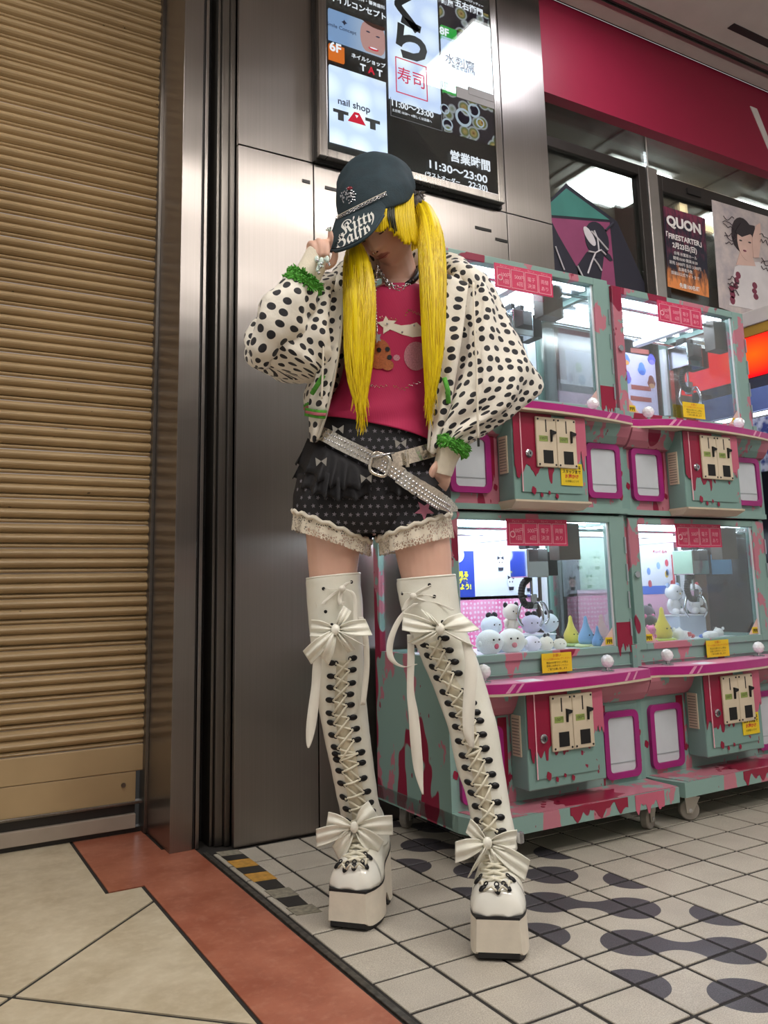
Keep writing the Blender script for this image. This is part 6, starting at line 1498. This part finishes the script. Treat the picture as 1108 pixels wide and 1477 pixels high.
bk.obj('back_hair', m_hair, person, smooth=True, solid=.002)
sd_ = MB()
for k in range(12):
    u = k/11; lock([(588+u*14, 290+2*u, 2.05+.05*u), (592+u*13, 312, 2.05+.06*u), (596+u*12, 352+r_.uniform(-6, 8), 2.07+.07*u)], 2.4, .9, sd_)
sd_.obj('side_hair', m_hair, person, smooth=True, solid=.001)
for x, y in ((598, 312), (597, 322)): MB().torus(P(x, y, 2.035), .007, .001, axis=RH, n=14, m=5).obj('earring', m_silver, body)

# ---- cap: slouchy crown, band chain, curved brim with lettering
cp_ = MB(); pl(cp_, [(539, 227, 6, 2.09, .010), (540, 230, 26, 2.09, .045, 0, .1), (541, 238, 43, 2.09, .078, -.02, .2), (541, 252, 53, 2.085, .10, -.05, .3), (541, 270, 57.5, 2.08, .115, -.12, .38), (542, 288, 57, 2.075, .12, -.22, .45), (543, 301, 53.5, 2.07, .117, -.30, .5), (543, 305, 51, 2.07, .113, -.33, .5)], 60, 6, disp=lambda th, ln, p: .006*NZ.noise(p*14)+.003*NZ.noise(p*34)+.0022*math.cos(th*8)*math.exp(-((ln-.06)/.05)**2), caps=False)
cap = cp_.obj('cap', m_cap, person, smooth=True, solid=.003); bv_cap = bvh(cp_)
cp2 = MB().face([P(539+6*math.cos(a_), 227+1*math.sin(a_), 2.07-.010*math.sin(a_)) for a_ in [2*PI*k/20 for k in range(20)]])
MB().ell(P(539, 226.5, 2.07), (.009, .009, .004)).obj('cap_button', m_cap, cap, smooth=True)
MB().ell(P(541, 262, 2.085), (.092, .10, .058), HB @ Matrix.Rotation(.4, 3, 'X')).obj('cap_lining', m_cap, cap, smooth=True)
# brim: inner edge along the band, outer edge swung down and left
BI = [(485, 317, 2.02), (498, 310, 1.975), (520, 299, 1.955), (540, 289, 1.95), (557, 281, 1.965)]
BM = [(478, 340, 2.0), (492, 337, 1.945), (517, 326, 1.92), (540, 312, 1.925), (556, 298, 1.955)]
BO = [(472, 362, 1.975), (488, 363, 1.915), (514, 353, 1.885), (537, 335, 1.89), (553, 312, 1.935)]
rows = [[P(*p) for p in r] for r in (BI, BM, BO)]
brm = MB().patch(rows, 8, 8); brim = brm.obj('brim', m_cap, cap, smooth=True, solid=.005); bv_br = bvh(brm)
for r in (.86, .93): MB().tube([P(*[a+(b-a)*r for a, b in zip(i_, o_)])-FN*.006 for i_, o_ in zip(cr(BM, 6), cr(BO, 6))], .0012, 5).obj('brim_stitch', mat('stitch_dark', '#0f161d', .8), brim)
MB().tube([P(*p)-FN*.005 for p in cr(BO, 6)], .0042, 8).obj('brim_edge', m_cap, brim, smooth=True)
def brimtext(s_, size, org, ux, uy, bold):
    """letters laid over the brim: org px, ux/uy pixel steps per metre of text"""
    def f(p):
        x = org[0]+p.x*ux[0]+p.y*uy[0]; y = org[1]+p.x*ux[1]+p.y*uy[1]; q, n_ = cast(bv_br, x, y)
        return (q if q is not None else P(x, y, 1.93))-FN*.0042
    return MB().text(s_, size, f, 0., 'LEFT', bold, .82)
m_letw = mat('cap_letter', '#d9d8d2', .6)
brimtext('𝕶𝖎𝖙𝖙𝖞', .034, (491, 334), (800, -390), (-120, -720), .0001).obj('brim_lettering', m_letw, brim)
brimtext('𝕲𝖆𝖑𝖋𝖞', .034, (482, 355), (800, -400), (-120, -720), .0001).obj('brim_lettering', m_letw, brim)
brimtext('𝖔', .03, (481, 337), (600, -290), (-120, -720), .0001).obj('brim_lettering', m_letw, brim)
links('band_chain', [P(x, y-1, D-.012) for x, y, D in BI], .0032, .0011, m_silver, cap, .004)
MB().tube([P(x, y-4.5, D-.010) for x, y, D in cr(BI, 4)], .0009, 6).obj('band_cord', m_hemw, cap, smooth=True)
# jewelled round brooch with a red stone
mb = MB(); r_ = random.Random(2); ctr = (502.5, 284)
for k in range(60):
    a_, rr = r_.uniform(0, 2*PI), math.sqrt(r_.random())*10.5; p, n_ = cast(bv_cap, ctr[0]+rr*math.cos(a_), ctr[1]+rr*1.05*math.sin(a_))
    if p is not None: mb.ell(p-FN*.004, .0026, None, 6, 5)
o = mb.obj('cap_brooch', m_silver, cap); o['kind'] = 'stuff'
p, n_ = cast(bv_cap, 505, 273); MB().ell((p if p else P(505, 273, 1.96))-FN*.005, (.008, .004, .005), HB).obj('brooch_stone', mat('red_stone', '#7a1f2b', .2), cap, smooth=True)
# ---- boots
m_hook = mat('hook_black', '#17171a', .35, .4)
hk = MB().ell((0, 0, .0028), (.0062, .0095, .0035), Matrix.Rotation(PI/2, 3, 'Z'), 12, 8)
hk.torus((.0105, 0, .004), .0042, .0014, axis=(0, 0, 1), n=12, m=6)
hook_me = hk.mesh('hook', m_hook, True)
def frame(n_, side):
    z = n_.normalized(); x = (side-z*side.dot(z)).normalized(); y = z.cross(x); return Matrix((x, y, z)).transposed()
def petal(k, o, D0, seed, mb):
    """one bow petal from knot px k to the outer edge corners o = (p, q)"""
    (x0, y0), (x1, y1) = o; mx, my = (x0+x1)/2, (y0+y1)/2; dx, dy = mx-k[0], my-k[1]; rows = []
    ex, ey = (x1-x0)/2, (y1-y0)/2
    for u, w, dd in ((.06, .16, -.012), (.3, .62, -.030), (.65, .95, -.030), (1., 1.0, -.014)):
        cx, cy = k[0]+dx*u, k[1]+dy*u; r = []
        for j in (-1, -.5, 0, .5, 1):
            f_ = (.010 if abs(j) == .5 else (-.004 if j == 0 else 0.))*(1-u*.55)
            r.append(P(cx+ex*w*j, cy+ey*w*j, D0+dd+f_+.004*math.sin(seed+j*2)))
        rows.append(r)
    return mb.patch(rows, 4, 5)
def bow(par, k, outs, D0, sd):
    b = MB().ell(P(k[0], k[1], D0-.026), (.011, .009, .013), HB, 14, 10).obj('bow', m_lea, par, smooth=True)
    for i, o in enumerate(outs):
        mb = MB(); petal(k, o, D0-.0035*(i % 3), sd+i, mb); ob = mb.obj('bow_petal', m_lea, b, smooth=True, solid=.0022)
    return b
FEET = {}
def boot(nm, shaft, fc, fdir, hooks_l, hooks_r, top_tl):
    bt = empty(nm, (fc[0], fc[1], 0), 0); bt.parent = person; bt.matrix_parent_inverse = person.matrix_world.inverted()
    fd = V((*fdir, 0)).normalized(); sd = V((-fd.y, fd.x, 0)); o = V((*fc, 0))          # fd points to the toe
    L, st = .225, 26
    def W_(s): return cr([(.043,), (.053,), (.0575,), (.058,), (.055,), (.046,), (.041,), (.041,), (.038,), (.026,)], 6)[min(54, round(s*54))][0]
    def zt(s): return .080+(.0 if s < .35 else .056*((s-.35)/.65)**1.25)
    def zb(s):
        if s < .05: return .018-.16*s+.0
        if .48 < s < .74: return .010+.030*math.sin((s-.48)/.26*PI)**.8
        return .010
    def slabm(f0, f1, ex, mm, nm_, par, bev=True):
        vs = []; fs = []
        for i in range(st+1):
            s = i/st; c = o-fd*(L*s)
            w = W_(s)+ex; a, b = f0(s), f1(s); fl = .0035 if f1 is zt else 0
            vs += [c+sd*(w+fl)+V((0, 0, a)), c+sd*w+V((0, 0, b)), c-sd*w+V((0, 0, b)), c-sd*(w+fl)+V((0, 0, a))]
        for i in range(st):
            for k in range(4): fs.append((i*4+k, i*4+4+k, i*4+4+(k+1) % 4, i*4+(k+1) % 4))
        fs += [(0, 1, 2, 3), (st*4+3, st*4+2, st*4+1, st*4)]
        return MB().add(vs, fs).obj(nm_, mm, par, auto=40)
    pf = slabm(zb, zt, 0., m_plat, 'platform', bt)
    slabm(lambda s: max(0., zb(s)-.010), zb, -.0015, m_rub, 'outsole', pf)
    slabm(zt, lambda s: zt(s)+.0055, .0012, m_rub, 'welt', pf)
    # upper: domed toe into the shaft
    vm = MB(); rows = []
    hs = [(.0, .002), (.015, .022), (.05, .042), (.12, .055), (.22, .060), (.34, .070), (.46, .088), (.58, .105), (.70, .115), (.84, .105), (.96, .08), (1., .06)]
    for s, hh in cr(hs, 3):
        s = max(0., min(1., s)); c = o-fd*(L*(.02+s*.96)); w = W_(s)*.985; w = w*(.35+.65*min(1., (s/.06)**.5)) if s < .06 else w
        up_ = .55 if s > .45 else 1.
        rows.append([c+sd*(w*math.cos(a_)*(1 if math.sin(a_) < .5 else 1-.25*max(0., s-.3)))+V((0, 0, zt(s)+.005+(hh)*math.sin(a_))) for a_ in [PI*k/20 for k in range(21)]])
    W1 = 21; fs = []
    for i in range(len(rows)-1):
        for k in range(20): fs.append((i*W1+k, i*W1+k+1, (i+1)*W1+k+1, (i+1)*W1+k)[::-1])
    vm.add([p for r in rows for p in r], fs)
    pl(vm, shaft, 40, 6, disp=lambda th, ln, p: .0014*NZ.noise(p*22)+.0008*NZ.noise(p*60))
    up = vm.obj('boot_upper', m_lea, bt, smooth=True, solid=.003); bv = bvh(vm)
    # glossy toe cap over the toe
    tc = MB(); rr = rows[:15]
    tc.add([p+(p-(o-fd*.04+V((0, 0, .1)))).normalized()*.0018 for r in rr for p in r], [(i*W1+k, i*W1+k+1, (i+1)*W1+k+1, (i+1)*W1+k)[::-1] for i in range(len(rr)-1) for k in range(20)])
    tc.obj('toe_cap', m_gloss, bt, smooth=True, solid=.001)
    # tongue, hooks, laces
    n_ = min(len(hooks_l), len(hooks_r)); mid = [((a[0]+b[0])/2, (a[1]+b[1])/2) for a, b in zip(hooks_l, hooks_r)]
    wd = [max(6, abs(b[0]-a[0])-14) for a, b in zip(hooks_l, hooks_r)]
    strapm(bv, mid, wd, .0025, .002, 3).obj('tongue', m_tong, bt, smooth=True)
    hp = []
    for side, hs_ in ((0, hooks_l), (1, hooks_r)):
        row = []
        for x, y in hs_:
            p, nn = cast(bv, x, y)
            if p is None: p = P(x, y, 2.02); nn = -FN
            if nn.dot(CO-p) < 0: nn = -nn
            R_ = frame(nn, RH if side == 0 else -RH); ob = child('hook', hook_me, bt, p+nn*.001, rot=R_, scale=1.15)
            row.append(p+nn*.006+R_ @ V((.011, 0, 0)))
        hp.append(row)
    def lacing(a, b, lift):
        m_ = (a+b)/2-FN*lift; MB().tube([c_[:3] for c_ in cr([tuple(a), tuple(m_), tuple(b)], 4)], .0027, 6).obj('lace', m_lacing, bt, smooth=True)
    for i in range(n_-1):
        lacing(hp[0][i], hp[1][i+1], .006+.001*(i % 2)); lacing(hp[1][i], hp[0][i+1], .011)
    # side seams
    for f_ in (.12, .88):
        q = [(x+(f_-.5)*2*.93*hw*1.0, y) for x, y, hw, *r in cr([s[:3] for s in shaft], 3)]
        strapm(bv, q[2:-2], 1.6, .001, .001, 1).obj('seam', m_tong, bt)
    # top binding
    x, y, hw, D, hd, tl = shaft[0]; q = []
    for k in range(41):
        a_ = 2*PI*k/40; q.append(P(x, y, D)+RH*(math.cos(a_)*hw*mpx(D))-FN*(math.sin(a_)*hd)+V((0, 0, -1))*(tl*math.cos(a_)*hw*mpx(D)))
    MB().tube(q, .003, 6, caps=False).obj('top_binding', m_lea, bt, smooth=True)
    return bt, bv
k4 = lambda L: [(420+x*.2708, 800+y*.2708) for x, y in L]
k5 = lambda L: [(420+x*.343, 1080+y*.343) for x, y in L]
LL = k4([(218, 575), (215, 645), (212, 705), (208, 772), (208, 842), (215, 892), (222, 958), (235, 1022), (248, 1090)])+k5([(190, 20), (195, 43), (205, 90), (213, 142), (222, 200), (235, 250), (240, 300)])
LR = k4([(328, 550), (325, 612), (322, 682), (312, 742), (315, 798), (328, 865), (343, 925), (350, 983), (370, 1052)])+k5([(293, 12), (296, 57), (302, 122), (318, 178), (330, 225), (338, 262), (345, 300)])
RL = k4([(710, 478), (732, 535), (758, 595), (782, 655), (815, 730), (842, 790), (865, 852), (882, 915), (898, 992), (918, 1068)])+k5([(727, 28), (737, 78), (748, 138), (762, 183), (780, 240), (787, 300), (795, 345)])
RR = k4([(820, 445), (842, 510), (870, 572), (890, 632), (935, 725), (965, 790), (985, 840), (1003, 885), (1018, 958), (1032, 1030)])+k5([(812, 0), (828, 48), (842, 107), (855, 155), (865, 225), (878, 288), (885, 345)])
fl_ = (onz(464, 1339)+onz(540, 1347))/2; dl = (-.745, -.667); fr2 = (onz(678, 1387)+onz(764, 1390))/2; dr_ = (-.62, -.785)
def ankD(fc, d): p = V((fc[0]-d[0]*.165, fc[1]-d[1]*.165, .2)); return p.dot(FN)
DL, DR = ankD(fl_, dl), ankD(fr2, dr_)
bL, bvL = boot('platform_boot', [(481, 831, 37, 2.10, .070, -.08), (481, 842, 37.5, 2.10, .069, -.05), (484, 881, 37.5, 2.105, .066), (487, 940, 35, 2.115, .062), (493, 1005, 32.5, 2.13, .060), (500, 1057, 30.5, 2.14, .056), (509, 1110, 28, 2.15, .052), (517, 1155, 26.5, 2.16, .05), (524, 1190, 27, DL-.005, .054), (529, 1215, 28, DL, .06)], (fl_.x, fl_.y), dl, LL, LR, 0)
bR, bvR = boot('platform_boot', [(615, 833, 40, 2.065, .072, -.06), (616, 845, 41, 2.065, .071, -.04), (623, 886, 39.5, 2.06, .067), (640, 930, 37.5, 2.055, .063), (657, 973, 36, 2.045, .06), (671, 1014, 34, 2.04, .058), (682, 1049, 32.5, 2.03, .056), (691, 1100, 31, 2.022, .053), (702, 1145, 27.5, 2.015, .05), (710, 1185, 26.5, DR, .05), (715, 1222, 28, DR+.005, .058)], (fr2.x, fr2.y), dr_, RL, RR, 0)
def sD(bv, x, y):
    p, n_ = cast(bv, x, y); return (p-CO).dot(FN) if p is not None else 2.02
# bows
bow(bL, (484, 908), [((496, 874), (507, 882)), ((527, 893), (537, 916)), ((510, 923), (527, 932)), ((502, 942), (513, 936)), ((455, 938), (474, 959)), ((437, 939), (449, 958)), ((449, 894), (447, 918))], sD(bvL, 484, 908)-.006, 1)
bow(bL, (511, 1193), [((531, 1155), (547, 1180)), ((566, 1176), (567, 1204)), ((554, 1213), (540, 1239)), ((492, 1244), (479, 1221)), ((457, 1222), (456, 1196)), ((470, 1197), (474, 1171))], sD(bvL, 511, 1193)-.006, 5)
bow(bR, (635, 907), [((607, 879), (621, 886)), ((665, 884), (692, 908)), ((688, 934), (671, 927)), ((604, 931), (588, 926)), ((580, 909), (582, 884))], sD(bvR, 635, 907)-.006, 9)
bow(bR, (703, 1216), [((679, 1181), (672, 1201)), ((746, 1197), (744, 1224)), ((765, 1241), (757, 1270)), ((739, 1246), (723, 1275)), ((694, 1242), (675, 1266)), ((657, 1245), (657, 1214))], sD(bvR, 703, 1216)-.006, 13)
# hanging ribbons and tie laces
def ribbon(par, pts, w, D, nm='ribbon'):
    mb = MB(); ws = w if hasattr(w, '__len__') else [w]*len(pts); q = cr([(*p, ww, D if not hasattr(D, '__len__') else D[i]) for i, (p, ww) in enumerate(zip(pts, ws))], 6); vs = []; fs = []
    for i, (x, y, ww, d) in enumerate(q):
        c = P(x, y, d); tw = .3*math.sin(i*.45); s_ = RH*math.cos(tw)+FN*math.sin(tw); h = ww/2*mpx(d)
        vs += [c-s_*h, c+FN*.002, c+s_*h]
    for i in range(len(q)-1):
        for k in range(2): fs.append((i*3+k, i*3+k+1, i*3+4+k, i*3+3+k))
    return mb.add(vs, fs).obj(nm, m_satin, par, smooth=True, solid=.0012)
ribbon(bL, [(463, 925), (458, 955), (455, 995), (450, 1038), (446, 1068), (445, 1079)], [7, 12, 13, 14, 9, 1.5], 2.035)
ribbon(bL, [(520, 890), (527, 918), (529, 962), (524, 1017)], [8, 8, 8, 7], 2.05)
ribbon(bR, [(592, 915), (593, 945), (592, 995), (597, 1033), (601, 1084), (605, 1118), (610, 1146)], [9, 10, 10, 14, 15, 11, 1.5], 1.985)
ribbon(bR, [(672, 925), (680, 962), (677, 1006), (676, 1052), (681, 1079)], [12, 17, 17, 16, 6], [1.965, 1.955, 1.945, 1.94, 1.945])
ribbon(bR, [(600, 870), (580, 888), (566, 915), (562, 940), (568, 955), (584, 962), (600, 958)], [6, 8, 9, 9, 8, 6, 4], 1.985)
def tie(par, bv, k, pts):
    for p in pts: ribbon(par, p, 6, [sD(bv, *p[0])-.012]*len(p), 'tie_lace')
    MB().ell(P(*k, sD(bv, *k)-.014), .008, None, 12, 8).obj('tie_knot', m_satin, par, smooth=True)
tie(bL, bvL, (494, 849), [[(494, 849), (484, 850), (470, 850)], [(494, 849), (500, 842), (505, 839)], [(494, 849), (482, 856), (470, 866), (466, 872)], [(494, 849), (506, 853), (512, 865), (513, 890), (514, 915)], [(494, 849), (490, 864), (492, 873), (496, 868)]])
tie(bR, bvR, (596, 860), [[(596, 860), (606, 852), (619, 844)], [(596, 860), (610, 858), (626, 861)], [(596, 860), (588, 868), (582, 880)], [(596, 860), (612, 866), (634, 872), (655, 880)], [(596, 860), (590, 855), (581, 855)]])
for bv, par, L_ in ((bvL, bL, ((467, 849), (506.5, 839.5), (470, 882), (479, 901))), (bvR, bR, ((619.5, 843.5), (581, 856), (626.5, 860.5), (638, 897)))):
    for x, y in L_:
        p, n_ = cast(bv, x, y)
        if p is not None:
            if n_.dot(CO-p) < 0: n_ = -n_
            MB().lathe([(.0042, 0), (.0042, .0012), (.002, .0014)], p+n_*.0012, 12, axis=n_).obj('eyelet', m_hook, par)
# short lace loops at the toe
for par, bv, L_ in ((bL, bvL, k5([(200, 495), (232, 505), (266, 500), (310, 497), (325, 462)])), (bR, bvR, k5([(790, 560), (810, 592), (868, 598), (908, 590), (925, 555)]))):
    pr = None
    for x, y in L_:
        p, n_ = cast(bv, x, y)
        if p is None: continue
        if n_.dot(CO-p) < 0: n_ = -n_
        child('hook', hook_me, par, p+n_*.002, rot=frame(n_, V((0, 0, 1))+RH*((x-sum(q_[0] for q_ in L_)/5)*-.03)), scale=1.05)
        if pr is not None: MB().tube([pr, (pr+p)/2+V((0, 0, .012))-FN*.01, p-FN*.006], .0027, 6).obj('lace', m_lacing, par, smooth=True)
        pr = p-FN*.006
for x, y in ((751, 1208),):
    MB().box(*[c for a, b in zip(P(x, y, 1.98)-V((.006, .006, .012)), P(x, y, 1.98)+V((.006, .006, .012))) for c in (a, b)], .002).obj('strap_buckle', m_silver, bR)

# vamp lacing between the lower bow and the toe
for par, bv, rows_ in ((bL, bvL, ((499, 531, 1212), (497, 531, 1221), (496, 531, 1230), (494, 530, 1239))), (bR, bvR, ((694, 730, 1238), (693, 731, 1248), (693, 731, 1258), (694, 730, 1268)))):
    for i, (x0_, x1_, y_) in enumerate(rows_):
        for dy in (-5, 5):
            q = []
            for u in (0, .25, .5, .75, 1):
                p, n_ = cast(bv, x0_+(x1_-x0_)*u, y_+dy*(u-.5)*2)
                if p is not None: q.append(p-FN*(.005+.006*math.sin(u*PI))+V((0, 0, .004*math.sin(u*PI))))
            if len(q) > 2: MB().tube([c_[:3] for c_ in cr([tuple(p) for p in q], 3)], .0036, 6).obj('lace', m_lacing, par, smooth=True)
